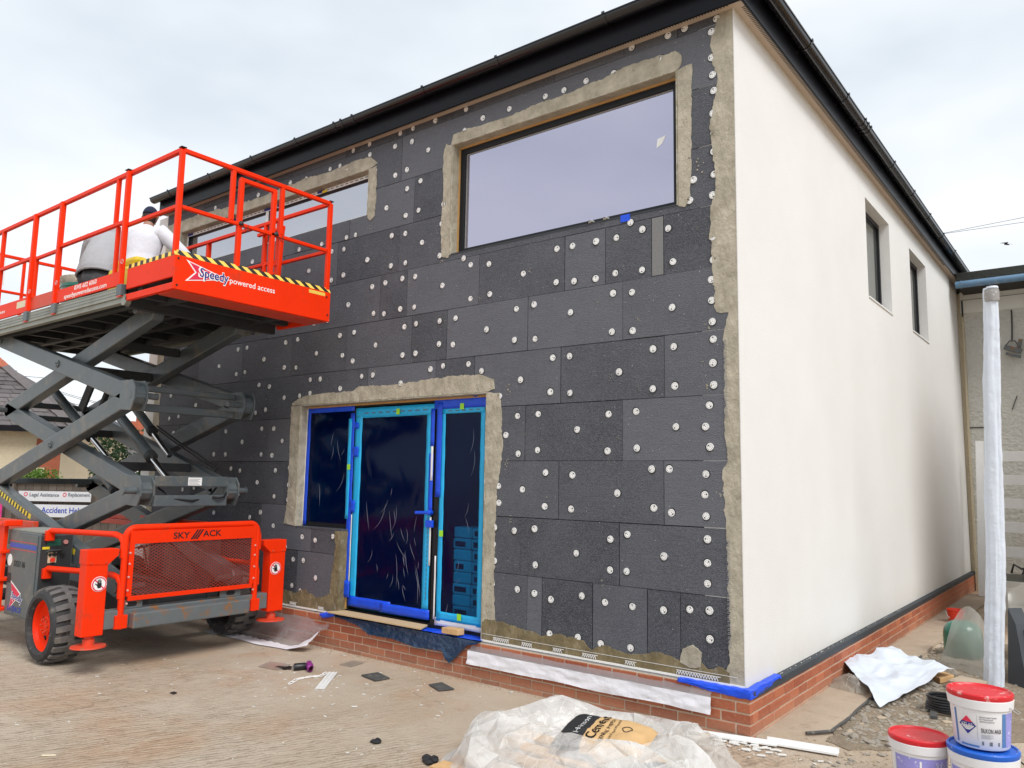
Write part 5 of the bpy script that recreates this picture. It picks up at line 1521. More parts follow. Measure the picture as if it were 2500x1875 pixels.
# end-panel logo: white arrow, red arrow, lettering
def earrow(mat_, k_, x_, oy, oz):
    return MB().prism([(x_, oy, oz + 0.092 * k_), (x_, oy + 0.42 * k_, oz + 0.0 * k_), (x_, oy, oz - 0.092 * k_), (x_, oy + 0.085 * k_, oz - 0.0 * k_)], (0.0007, 0, 0)).build('arrow_logo', mat_, ef)
earrow('letw', 1.06, XE + 0.0002, -2.015, 3.622)
earrow('letr', 0.90, XE + 0.0012, -1.985, 3.622)
text('lettering', 'Speedy', 'letw', ef, (XE + 0.0024, -1.892, 3.592), (0, 1, 0), (0, 0, 1), 0.125, bold=0.05, width=0.315)
text('lettering', 'Speedy', 'letb', ef, (XE + 0.0038, -1.88, 3.596), (0, 1, 0), (0, 0, 1), 0.115, bold=0.012, width=0.29)
text('lettering', 'powered access', 'letw', ef, (XE + 0.0012, -1.575, 3.598), (0, 1, 0), (0, 0, 1), 0.078, bold=0.006, width=0.50)
MB().box(XE + 0.0002, XE + 0.001, -0.66, -0.45, 3.695, 3.73).build('yellow_label', 'hazy', ef)
for y_, z_ in ((-0.43, 3.69), (-0.41, 3.50), (-2.09, 3.715), (-2.09, 3.47)):
    MB().tube((XE, y_, z_), (XE + 0.004, y_, z_), 0.010, 10).build('bolt', 'letk', ef)
# hazard lip on top of the end and along the near extension side
lipz0, lipz1 = 3.745, 3.805
def haz(pA, pB, up, n_, skew):
    pA, pB, up = Vector(pA), Vector(pB), Vector(up)
    out = (pB - pA).normalized().cross(up).normalized()
    if out.y > 0.3 or out.x < -0.3: out = -out
    base = MB().prism([pA, pB, pB + up, pA + up], -out * 0.012).build('hazard_lip', 'hazy', lift)
    bl = MB()
    st__ = (pB - pA) / n_
    for i in range(n_):
        a_ = pA + st__ * i
        q_ = [a_ + st__ * skew, a_ + st__ * (0.5 + skew), a_ + st__ * 0.5 + up, a_ + up]
        if skew > 0.0 and i == n_ - 1: q_ = [pB - st__ * (1 - skew), pB - st__ * max(0.0, 0.5 - skew), pB - st__ * 0.5 + up, pB - st__ + up]
        bl.prism([p + out * 0.0015 for p in q_], -out * 0.001)
    bl.build('hazard_bars', 'hazk', base)
haz((XE, YN, lipz0), (XE, YFAR, lipz0), (-0.035, 0, 0.055), 14, 0.35)
haz((XS + 0.04, YN, lipz0 - 0.002), (XE, YN, lipz0 - 0.002), (0, 0.02, 0.05), 8, 0.35)
# guard rails
RAIL = 0.042
def rail(p0, p1, s_=RAIL, mat_='orange', nm='guard_rail'):
    d = Vector(p1) - Vector(p0)
    sd_ = (0, 1, 0) if abs(d.y) < 0.5 * d.length else (1, 0, 0)
    if abs(d.z) > 0.7 * d.length: sd_ = (1, 0, 0)
    return MB().beam(p0, p1, s_, s_, sd_).build(nm, mat_, lift, bevel=0.006)
for f in (lambda y: y, my):
    ye, ym = f(YN + 0.022), f(YN + 0.014)
    rail((XE - 0.045, ye, 4.735), (-5.345, ye, 4.735))
    rail((-5.345, ym, 4.735), (XB, ym, 4.735))
    rail((XE - 0.045, ye, 4.205), (-5.34, ye, 4.205), 0.036)
    rail((-5.36, ym, 4.245), (-6.79, ym, 4.245), 0.038)
    rail((-6.81, f(YN + 0.02), 4.215), (-7.45, f(YN + 0.02), 4.215), 0.036)
    rail((-7.49, ym, 4.24), (XB, ym, 4.24), 0.038)
    rail((XE - 0.045, ye, 3.745), (XE - 0.045, ye, 4.735), 0.045, nm='post')
    rail((-5.325, f(YN - 0.002), 3.60), (-5.325, f(YN - 0.002), 4.745), 0.048, nm='post')
    rail((-6.80, f(YN - 0.002), 3.60), (-6.80, f(YN - 0.002), 4.745), 0.052, nm='post')
    rail((-7.50, f(YN - 0.002), 3.60), (-7.50, f(YN - 0.002), 4.745), 0.050, nm='post')
    rail((-5.56, ym, 4.245), (-5.56, ym, 4.725), 0.040, nm='post')
    rail((-5.53, f(YN + 0.03), 3.75), (-5.53, f(YN + 0.03), 4.23), 0.038, nm='post')
    rail((-7.44, f(YN + 0.02), 3.75), (-7.44, f(YN + 0.02), 4.21), 0.040, nm='post')
    rail((-8.48, ym, 3.77), (-8.48, ym, 4.725), 0.044, nm='post')
    rail((XB + 0.02, ym, 3.60), (XB + 0.02, ym, 4.745), 0.046, nm='post')
    for xx in (-5.295, -6.77, -7.50):
        o = MB().box(xx - 0.055, xx + 0.045, f(YN - 0.028), f(YN + 0.02), 3.488, 3.60).build('post_socket', 'steel', lift, bevel=0.006)
        MB().box(xx - 0.045, xx + 0.035, f(YN - 0.026), f(YN + 0.018), 3.478, 3.489).build('socket_pin', 'red', o)
    rail((-6.80, f(YN + 0.0), 4.235), (-6.64, f(YN + 0.0), 4.235), 0.026, nm='latch_bar')
    for xx in (-5.30, -6.76, -7.46):
        q_ = [(xx + 0.03 + 0.022 * math.cos(t * 0.63), f(YN - 0.03), 3.82 + 0.022 * math.sin(t * 0.63)) for t in range(11)]
        MB().path(q_, 0.003, 5).build('lock_ring', 'alu', lift)
# end rail with its gate bars
rail((XE - 0.045, YN + 0.03, 4.735), (XE - 0.045, YFAR - 0.03, 4.735))
rail((XE - 0.045, YN + 0.05, 4.205), (XE - 0.045, YFAR - 0.05, 4.205), 0.036)
rail((XE - 0.045, -1.575, 4.22), (XE - 0.045, -1.575, 4.715), 0.042, nm='post')
rail((XE - 0.05, -1.48, 3.78), (XE - 0.05, -1.48, 4.655), 0.046, nm='post')
rail((XE - 0.05, -1.105, 3.78), (XE - 0.05, -1.105, 4.655), 0.046, nm='post')
rail((XE - 0.05, -1.50, 4.655), (XE - 0.05, -1.085, 4.655), 0.040)
rail((XE - 0.045, -1.015, 4.22), (XE - 0.045, -1.015, 4.715), 0.042, nm='post')
# gate and handles inside the far rail
rail((-5.64, YFAR + 0.03, 4.66), (-5.64, YFAR + 0.03, 3.75), 0.042, nm='post')
rail((-5.14, YFAR - 0.08, 4.62), (-5.20, YFAR - 0.08, 3.70), 0.042, nm='post')
rail((-5.64, YFAR - 0.06, 4.60), (-5.14, YFAR - 0.06, 4.60), 0.038)
rail((-5.66, YFAR - 0.06, 4.08), (-5.18, YFAR - 0.06, 4.08), 0.038)
rail((XB + 0.02, YN + 0.03, 4.735), (XB + 0.02, YFAR - 0.03, 4.735))
rail((XB + 0.02, YN + 0.03, 4.24), (XB + 0.02, YFAR - 0.03, 4.24), 0.036)
for y_ in (-1.72, -1.42, -0.95):
    rail((XB + 0.02, y_, 3.75), (XB + 0.02, y_, 4.72), 0.038, nm='post')
MB().box(XB + 0.04, XB + 0.055, -1.94, -1.66, 4.33, 4.70).build('document_box', 'letw', lift)
m = MB()
for k in range(8):
    m.box(XB + 0.0555, XB + 0.0565, -1.92, -1.70, 4.37 + k * 0.038, 4.38 + k * 0.038)
m.build('document_print', 'greylabel', lift)
for y_ in (-1.47, -1.07):
    m = MB()
    m.tube((XE - 0.02, y_, 4.205), (XE - 0.005, y_ - 0.02, 4.215), 0.02, 8)
    m.path([(XE - 0.01, y_, 4.22), (XE - 0.005, y_ + 0.03, 4.16), (XE - 0.005, y_ + 0.06, 4.14), (XE - 0.005, y_ + 0.06, 4.21)], 0.004, 5)
    m.build('gate_latch', 'darksteel', lift)
# dark end caps on the rails
for f in (lambda y: y, my):
    MB().box(XE - 0.072, XE - 0.018, f(YN - 0.004), f(YN + 0.048), 4.757, 4.763).build('rail_cap', 'blackplastic', lift)
    MB().box(-5.37, -5.30, f(YN - 0.028), f(YN + 0.022), 4.757, 4.764).build('rail_cap', 'blackplastic', lift)
MB().box(-7.42, -7.25, -1.2, -1.15, 3.44, 3.50).build('red_reflector', 'red', lift)

# ------------------------------------------------------------------ people on the platform
def skin(name, verts, edges, radii, mat, parent, sub=2):
    me = bpy.data.meshes.new(name)
    me.from_pydata([tuple(v) for v in verts], edges, [])
    me.materials.append(MAT[mat])
    o = place(name, me, parent)
    md = o.modifiers.new('skin', 'SKIN')
    md.use_smooth_shade = True
    for i, r_ in enumerate(radii):
        sv = me.skin_vertices[0].data[i]
        sv.radius = (r_, r_) if not isinstance(r_, tuple) else r_
        sv.use_root = (i == 0)
    sb = o.modifiers.new('sub', 'SUBSURF')
    sb.levels = sub
    sb.render_levels = sub
    return o
def person(name, org, fwd, J, label, top, trousers, hemr, cap=None, hood=False):
    """J: joints as (forward, right, up) metres; one continuous body, clothing as children"""
    f = Vector((fwd[0], fwd[1], 0)).normalized()
    r = Vector((f.y, -f.x, 0))
    O = Vector(org)
    W_ = {k: O + f * v[0] + r * v[1] + Vector((0, 0, v[2])) for k, v in J.items()}
    root = thing(name, org, label, 'person')
    order = ['pelvis', 'waist', 'chest', 'neck', 'head', 'hl', 'kl', 'al', 'tl', 'hr', 'kr', 'ar', 'tr', 'sl', 'el', 'wl', 'sr', 'er', 'wr']
    rad = {'pelvis': 0.13, 'waist': 0.12, 'chest': 0.14, 'neck': 0.055, 'head': 0.06, 'hl': 0.09, 'hr': 0.09, 'kl': 0.06, 'kr': 0.06, 'al': 0.04, 'ar': 0.04, 'tl': 0.035, 'tr': 0.035, 'sl': 0.06, 'sr': 0.06, 'el': 0.042, 'er': 0.042, 'wl': 0.028, 'wr': 0.028}
    ed = [('pelvis', 'waist'), ('waist', 'chest'), ('chest', 'neck'), ('neck', 'head'), ('pelvis', 'hl'), ('hl', 'kl'), ('kl', 'al'), ('al', 'tl'), ('pelvis', 'hr'), ('hr', 'kr'), ('kr', 'ar'), ('ar', 'tr'), ('chest', 'sl'), ('sl', 'el'), ('el', 'wl'), ('chest', 'sr'), ('sr', 'er'), ('er', 'wr')]
    vs_, rs_, es_ = [W_[k] for k in order], [rad[k] for k in order], [(order.index(a), order.index(b)) for a, b in ed]
    # fingers grow from the palms
    for sd_, wk, ek in (('l', 'wl', 'el'), ('r', 'wr', 'er')):
        d = (W_[wk] - W_[ek]).normalized()
        sdv = d.cross(Vector((0, 0, 1))).normalized()
        palm = W_[wk] + d * 0.06
        vs_.append(palm); rs_.append(0.026); pi = len(vs_) - 1
        es_.append((order.index(wk), pi))
        for q, (off, L) in enumerate(((-0.03, 0.062), (-0.010, 0.07), (0.010, 0.066), (0.03, 0.052))):
            a_ = palm + d * 0.035 + sdv * off
            b_ = a_ + d * L * 0.6 - Vector((0, 0, 0.012))
            c_ = b_ + d * L * 0.35 - Vector((0, 0, 0.022))
            n0 = len(vs_)
            vs_ += [a_, b_, c_]; rs_ += [0.0095, 0.0085, 0.007]
            es_ += [(pi, n0), (n0, n0 + 1), (n0 + 1, n0 + 2)]
        sg_ = -1 if sd_ == 'l' else 1
        n0 = len(vs_)
        vs_ += [palm - sdv * sg_ * 0.04 + d * 0.005, palm - sdv * sg_ * 0.06 + d * 0.035]; rs_ += [0.011, 0.009]
        es_ += [(pi, n0), (n0, n0 + 1)]
    skin('body', vs_, es_, rs_, 'skin', root)
    # head with face
    hd = (W_['head'] - W_['neck']).normalized()
    hc = W_['head'] + hd * 0.05 + f * 0.015
    bm = bmesh.new()
    bmesh.ops.create_uvsphere(bm, u_segments=24, v_segments=16, radius=1)
    for v in bm.verts:
        x, y, z = v.co
        jaw = 1 - 0.22 * max(0, -z)
        p = f * (y * 0.095 * jaw) + r * (x * 0.075 * jaw) + Vector((0, 0, z * 0.115))
        if y > 0.85 and -0.35 < z < 0.12: p += f * 0.022 * (1 - abs(x) * 2.5 if abs(x) < 0.4 else 0)
        if y > 0.7 and 0.05 < z < 0.3 and 0.2 < abs(x) < 0.6: p -= f * 0.008
        v.co = hc + p
    me = bpy.data.meshes.new('head')
    bm.to_mesh(me); bm.free()
    me.materials.append(MAT['skin'])
    me.polygons.foreach_set('use_smooth', [True] * len(me.polygons))
    head = place('head', me, root)
    er = MB()
    for s_ in (-1, 1):
        c_ = hc + r * s_ * 0.077 + Vector((0, 0, 0.0))
        er.path([c_ + Vector((0, 0, -0.03)), c_ + r * s_ * 0.012 + Vector((0, 0, 0.0)) - f * 0.008, c_ + r * s_ * 0.008 + Vector((0, 0, 0.03))], [0.006, 0.013, 0.009], 8)
    er.build('ears', 'skin', head, smooth=True)
    ey = MB()
    for s_ in (-1, 1):
        c_ = hc + r * s_ * 0.032 + f * 0.082 + Vector((0, 0, 0.012))
        ey.lathe([(0.0, -0.009), (0.009, 0.0), (0.0, 0.009)], c_, 'z', 10)
    ey.build('eyes', 'letk', head)
    mo = MB()
    mo.path([hc + r * t * 0.025 + f * 0.084 + Vector((0, 0, -0.055)) for t in (-1, 0, 1)], 0.005, 6)
    mo.build('mouth', M('lips', (0.28, 0.09, 0.08), 0.5), head)
    def shell(nm, mat_, kz, rr, zlo, ylo):
        b2 = bmesh.new()
        bmesh.ops.create_uvsphere(b2, u_segments=24, v_segments=16, radius=1)
        bmesh.ops.delete(b2, geom=[v for v in b2.verts if v.co.z < zlo and v.co.y > ylo or v.co.z < -0.75], context='VERTS')
        for v in b2.verts:
            x, y, z = v.co
            v.co = hc + f * (y * 0.095 * rr) + r * (x * 0.075 * rr) + Vector((0, 0, z * 0.115 * kz))
        m2 = bpy.data.meshes.new(nm)
        b2.to_mesh(m2); b2.free()
        m2.materials.append(MAT[mat_])
        m2.polygons.foreach_set('use_smooth', [True] * len(m2.polygons))
        return place(nm, m2, root, thick=0.004)
    shell('hair', 'hair', 1.03, 1.05, 0.05, -0.15)
    if cap:
        shell('cap', cap, 1.10, 1.14, 0.12, -2)
    # garments: lofted torso with sleeves, trousers with legs
    sp = [W_['pelvis'], W_['waist'], W_['chest'], W_['neck']]
    def spine(t):
        t = max(0.0, min(2.999, t * 3))
        k = int(t)
        a, b = sp[k], sp[k + 1]
        p0 = sp[k - 1] if k > 0 else a - (b - a)
        p3 = sp[k + 2] if k < 2 else b + (b - a)
        w = t - k
        return 0.5 * ((2 * a) + (b - p0) * w + (2 * p0 - 5 * a + 4 * b - p3) * w * w + (3 * a - p0 - 3 * b + p3) * w ** 3)
    hw = [(0.0, hemr), (0.06, hemr * 1.04), (0.30, hemr * 0.98), (0.62, 0.205), (0.80, 0.195), (0.92, 0.12), (1.0, 0.075)]
    hd_ = [(0.0, hemr * 0.80), (0.06, hemr * 0.84), (0.30, hemr * 0.76), (0.62, 0.145), (0.80, 0.125), (0.92, 0.09), (1.0, 0.07)]
    def lut(tb, t):
        for (a, b), (c_, d) in zip(tb[:-1], tb[1:]):
            if t <= c_: return b + (d - b) * (t - a) / (c_ - a)
        return tb[-1][1]
    def tor(u, v):
        a = 2 * math.pi * u
        c_ = spine(v)
        tg = (spine(min(1, v + 0.02)) - spine(max(0, v - 0.02))).normalized()
        fw = (f - tg * f.dot(tg)).normalized()
        wr = 1 + 0.035 * nz(math.cos(a) * 1.5, math.sin(a) * 1.5, v * 3 + org[0]) + 0.015 * nz(math.cos(a) * 4, math.sin(a) * 4, v * 12)
        return c_ + r * (math.cos(a) * lut(hw, v) * wr) + fw * (math.sin(a) * lut(hd_, v) * wr)
    gm = MB().grid(32, 30, tor)
    for s_, sh, el_, wr_ in ((-1, 'sl', 'el', 'wl'), (1, 'sr', 'er', 'wr')):
        a, b, c_ = W_[sh], W_[el_], W_[wr_]
        gm.path([W_['chest'].lerp(a, 0.45), a, a.lerp(b, 0.35), a.lerp(b, 0.75), b, b.lerp(c_, 0.4), b.lerp(c_, 0.85), c_], [0.085, 0.098, 0.086, 0.074, 0.072, 0.066, 0.055, 0.046], 14)
    gm.build('sweatshirt', top, root, smooth=True)
    MB().path([tor(k / 24, 0.0) for k in range(25)], 0.016, 8).build('hem_band', top, root, smooth=True)
    if hood:
        c_ = W_['neck'] - f * 0.04
        MB().path([c_ - r * 0.16 - Vector((0, 0, 0.02)), c_ - r * 0.10 - f * 0.05 + Vector((0, 0, 0.045)), c_ - f * 0.09 + Vector((0, 0, 0.07)), c_ + r * 0.10 - f * 0.05 + Vector((0, 0, 0.045)), c_ + r * 0.16 - Vector((0, 0, 0.02))], [0.045, 0.075, 0.085, 0.075, 0.045], 14).build('hood', top, root, smooth=True)
    tm = MB().path([W_['hl'] - r * 0.02, W_['hl'].lerp(W_['hr'], 0.5) - f * 0.02, W_['hr'] + r * 0.02], [0.14, 0.16, 0.14], 16)
    for hk, kk, ak in (('hl', 'kl', 'al'), ('hr', 'kr', 'ar')):
        a, b, c_ = W_[hk], W_[kk], W_[ak]
        tm.path([W_['pelvis'].lerp(a, 0.3), a, a.lerp(b, 0.5), b, b.lerp(c_, 0.3), b.lerp(c_, 0.8), c_], [0.13, 0.12, 0.10, 0.088, 0.085, 0.075, 0.072], 14)
    tm.build('trousers', trousers, root, smooth=True)
    for a_, t_ in (('al', 'tl'), ('ar', 'tr')):
        d = W_[t_] - W_[a_]
        skin('boot', [W_[a_] + Vector((0, 0, 0.02)), W_[a_] + d * 0.45, W_[t_]], [(0, 1), (1, 2)], [0.058, 0.055, 0.045], 'boot', root)
    return root
DZ = 3.60
person('person', (-6.37, -1.42, DZ), (-0.62, 0.78),
       {'pelvis': (-0.06, 0, 0.44), 'waist': (-0.02, 0, 0.62), 'chest': (0.03, 0, 0.84), 'neck': (0.07, 0, 0.99), 'head': (0.09, 0, 1.08),
        'hl': (-0.04, -0.11, 0.40), 'kl': (0.16, -0.14, 0.09), 'al': (-0.28, -0.14, 0.07), 'tl': (-0.42, -0.14, 0.05),
        'hr': (-0.04, 0.11, 0.40), 'kr': (0.16, 0.16, 0.09), 'ar': (-0.28, 0.15, 0.07), 'tr': (-0.42, 0.15, 0.05),
        'sl': (0.04, -0.19, 0.92), 'el': (0.20, -0.28, 0.70), 'wl': (0.42, -0.20, 0.74),
        'sr': (0.03, 0.19, 0.91), 'er': (0.02, 0.42, 0.70), 'wr': (0.10, 0.55, 0.57)},
       'worker in white sweatshirt and navy cap kneeling on the raised platform, back turned', 'whitefab', 'workfab', 0.185, cap='navyfab')
person('person', (-7.08, -1.52, DZ), (-0.78, 0.62),
       {'pelvis': (-0.12, 0, 0.44), 'waist': (-0.02, 0, 0.68), 'chest': (0.18, 0, 0.94), 'neck': (0.36, 0, 1.00), 'head': (0.46, 0, 0.98),
        'hl': (-0.10, -0.12, 0.40), 'kl': (0.28, -0.16, 0.42), 'al': (0.0, -0.16, 0.08), 'tl': (0.16, -0.17, 0.04),
        'hr': (-0.10, 0.12, 0.40), 'kr': (0.28, 0.16, 0.42), 'ar': (0.0, 0.16, 0.08), 'tr': (0.16, 0.17, 0.04),
        'sl': (0.22, -0.21, 0.96), 'el': (0.36, -0.30, 0.74), 'wl': (0.58, -0.22, 0.66),
        'sr': (0.22, 0.21, 0.96), 'er': (0.36, 0.30, 0.74), 'wr': (0.58, 0.22, 0.66)},
       'worker in grey hooded sweatshirt bent forward on the raised platform', 'greyfab', 'workfab', 0.24, hood=True)
# things on the deck
m = MB()
m.prism([(-6.02, -1.95, DZ), (-5.52, -1.93, DZ), (-5.50, -1.72, DZ), (-6.0, -1.72, DZ)], (0, 0, 0.30))
m.prism([(-6.0, -1.93, DZ + 0.30), (-5.55, -1.91, DZ + 0.30), (-5.53, -1.76, DZ + 0.30), (-5.95, -1.78, DZ + 0.30)], (0.02, 0, 0.09))
tag(m.build('tool_bag', 'yellow', bevel=0.04), 'yellow bag on the lift platform beside the worker in white', 'bag')
tub = thing('plaster_tub', (-8.62, -1.0, DZ), 'green plaster smeared tub on the lift platform behind the rail', 'tub')
MB().lathe([(0.26, 0.0), (0.34, 0.62), (0.35, 0.62), (0.35, 0.66), (0.33, 0.66), (0.25, 0.02)], (-8.62, -1.0, DZ), 'z', 28).build('tub_body', 'green', tub, smooth=True)
MB().lathe([(0.345, 0.66), (0.358, 0.69), (0.358, 0.76), (0.33, 0.77), (0.0, 0.75)], (-8.62, -1.0, DZ), 'z', 28).build('tub_rim', 'mortar', tub, smooth=True)

# ------------------------------------------------------------------ loose sheets and tape round the base of the wall
def sheet(name, mat, nu, nv, fn, label, cat, group=None, thick=0.0):
    o = MB().grid(nu, nv, fn).build(name, mat, None, smooth=True, thick=thick)
    return tag(o, label, cat, group)
ms = thing('masking_sheet', (-1.4, -0.06, 0.15), 'white masking film hanging over the brick plinth right of the door', 'sheeting')
def fA(u, v):
    x = -2.54 + 2.30 * u
    return (x + 0.02 * (1 - v), -0.018 - 0.055 * v - 0.008 * nz(x * 4, v * 2, 1), 0.350 - 0.085 * v)
MB().grid(70, 6, fA).build('clear_film', 'clearfilm', ms, smooth=True)
def fB(u, v):
    x = -2.56 + 2.33 * u
    return (x + 0.012 * nz(x * 3, v, 4), -0.073 - 0.012 * v + 0.012 * nz(x * 5, v * 2, 2) + 0.006 * nz(x * 14, v * 5, 3), 0.265 - (0.115 + 0.012 * nz(x * 2.2, 0, 5)) * v)
MB().grid(90, 8, fB).build('paper_band', 'paper', ms, smooth=True)
ms2 = thing('masking_sheet', (-5.1, -0.2, 0.0), 'loose white masking film draped to the ground left of the door step', 'sheeting')
def fC(u, v):
    x = -6.25 + 1.75 * u
    lift_ = max(0, (u - 0.75)) * 4
    y = -0.02 - 0.16 * v - 0.03 * nz(x * 3, v * 2, 7)
    z = 0.35 - (0.345 - 0.20 * lift_ * lift_ * v) * (v ** 0.75)
    return (x + 0.05 * nz(v * 3, x, 2), y - 0.1 * (v ** 2) * (1 - lift_), max(0.008, z + 0.012 * nz(x * 6, v * 6, 9)))
MB().grid(60, 20, fC).build('clear_film', 'clearfilm', ms2, smooth=True)
def fD(u, v):
    a = fC(u, 1.0)
    return (a[0] + 0.01 * nz(u * 20, v, 1), a[1] - (0.16 + 0.05 * nz(u * 6, 0, 3)) * v, max(0.010, a[2] * (1 - 0.6 * v) + 0.02 * abs(nz(u * 14, v * 4, 6))))
MB().grid(60, 8, fD).build('paper_band', 'paper', ms2, smooth=True)
# blue tape wrapped round the corner of the plinth
def fE(u, v):
    s_ = u * 1.18
    if s_ < 0.55:
        x, y = -0.50 + s_, -0.058 - 0.010 * nz(s_ * 9, v * 3, 1)
    else:
        x, y = 0.058 + 0.010 * nz(s_ * 9, v * 3, 1), -0.06 + (s_ - 0.55)
    top = 0.012 * nz(s_ * 7, 0, 3)
    end = max(0.0, 1 - abs(u - 0.47) * 2.0)
    return (x, y, 0.352 + top * 0.5 - (0.02 + 0.045 * end + 0.015 * nz(s_ * 6, 1, 3)) * v + 0.006 * nz(s_ * 20, v * 5, 2))
ct = thing('blue_masking_tape', (0.0, 0.0, 0.30), 'bright blue masking tape wrapped round the front corner above the bricks', 'tape')
MB().grid(60, 5, fE).build('tape_face', 'tape', ct, smooth=True, thick=0.003)
def fE2(u, v):
    a = fE(u, 0)
    s_ = u * 1.18
    if s_ < 0.55: return (min(a[0], 0.05), a[1] * (1 - v) - 0.006 * v, a[2] + 0.004 * v)
    return (a[0] * (1 - v) + 0.006 * v, a[1], a[2] + 0.004 * v)
MB().grid(60, 3, fE2).build('tape_top', 'tape', ct, smooth=True)
# blue film and tape over the door step
fs = thing('step_film', (-3.4, -0.06, 0.2), 'torn blue protective film hanging over the bricks of the door step', 'film')
def fF(u, v):
    x = -4.46 + 2.03 * u
    return (x, 0.10 - 0.155 * v, 0.356 + 0.006 * nz(x * 8, v * 4, 1) + 0.004)
MB().grid(60, 6, fF).build('step_tape', 'tape', fs, smooth=True)
LOW = [(0.0, 0.34), (0.06, 0.335), (0.18, 0.30), (0.27, 0.23), (0.45, 0.235), (0.60, 0.20), (0.78, 0.215), (0.80, 0.15), (0.835, 0.12), (0.875, 0.19), (0.93, 0.30), (1.0, 0.335)]
def low(u):
    for (a, b), (c, d) in zip(LOW[:-1], LOW[1:]):
        if a <= u <= c: return b + (d - b) * (u - a) / (c - a)
    return 0.34
def fG(u, v):
    x = -4.40 + 1.96 * u
    zl = low(u) + 0.010 * nz(x * 30, 0, 1)
    return (x + 0.01 * nz(x * 9, v * 4, 2), -0.057 - 0.018 * v - 0.012 * abs(nz(x * 7, v * 4, 5)), 0.352 + (zl - 0.352) * v)
MB().grid(110, 10, fG).build('film_skirt', 'bluesheet', fs, smooth=True)
tp = MB()
tp.path([(-4.45, -0.03, 0.362), (-4.52, -0.055, 0.35), (-4.60, -0.06, 0.33), (-4.66, -0.055, 0.335)], [0.025, 0.032, 0.028, 0.012], 8)
tp.build('tape_end', 'tape', fs, smooth=True)
# board and wood offcut lying on the step
m = MB()
m.prism([(-4.50, -0.095, 0.374), (-3.12, -0.10, 0.374), (-3.20, 0.075, 0.374), (-4.42, 0.085, 0.374)], (0, 0, 0.016))
tag(m.build('board_offcut', 'cardboard', bevel=0.002), 'long pale board lying on the blue taped door step', 'board')
m = MB()
m.prism([(-2.88, -0.075, 0.374), (-2.69, -0.070, 0.374), (-2.665, 0.0, 0.374), (-2.70, 0.035, 0.374), (-2.86, 0.02, 0.374)], (0, 0, 0.052))
tag(m.build('wood_block', 'timber', bevel=0.004), 'small sawn wood block lying at the right end of the door step', 'wood block')
# insulation packs stacked inside the right light
m0 = None
for k in range(9):
    for j in range(2):
        dx = 0.02 * nz(k * 3.1, j, 1)
        xa = -3.02 + j * 0.235 + dx
        o = MB().box(xa, xa + 0.228, 0.22, 0.52, 0.365 + k * 0.108, 0.365 + k * 0.108 + 0.104).build('adhesive_pack', 'pack', None, bevel=0.014)
        nth = ('bottom', 'second lowest', 'third lowest', 'fourth lowest', 'middle', 'fourth highest', 'third highest', 'second highest', 'top')[k]
        tag(o, nth + ' white printed pack in the ' + ('left', 'right')[j] + ' column behind the right-hand blue glass', 'pack', 'packs stacked inside the glazed entrance')
        if rf.random() < 0.75:
            w_ = rf.uniform(0.09, 0.17)
            q = MB().box(xa + 0.03, xa + 0.03 + w_, 0.2185, 0.2195, 0.39 + k * 0.108, 0.44 + k * 0.108).build('printed_band', MAT['letk'] if rf.random() < 0.6 else MAT['letr'], o)

# ------------------------------------------------------------------ polythene heap with cement sacks
HC = Vector((-0.49, -1.26, 0))
def heap_h(r_, th):
    # rim of gathered sheet around a hollow that holds the sack
    k_ = 0.5 + 0.5 * math.cos(th - R(250))
    rim = 0.80 + 0.06 * nz(math.cos(th) * 1.6, math.sin(th) * 1.6, 3)
    h = 0.27 * math.exp(-((r_ - rim) / 0.20) ** 2) * (0.80 + 0.35 * nz(math.cos(th) * 2.3 + 5, math.sin(th) * 2.3, 1) + 0.20 * k_)
    h += 0.05 * max(0, 1 - (r_ / 0.8) ** 2)
    return h
def heap_p(u, v):
    th = 2 * math.pi * u
    r_ = 0.06 + 1.00 * v
    sx = 0.90 + 0.05 * nz(math.cos(th) * 2, math.sin(th) * 2, 7)
    x, y = math.cos(th) * r_ * sx, math.sin(th) * r_ * 0.92
    h = heap_h(r_, th)
    env = max(0.04, min(1, (1.08 - r_) * 5))
    z = (h + 0.05 * nz(x * 2.2, y * 2.2, 4)) * env
    return Vector((HC.x + x, HC.y + y, max(0.012, z)))
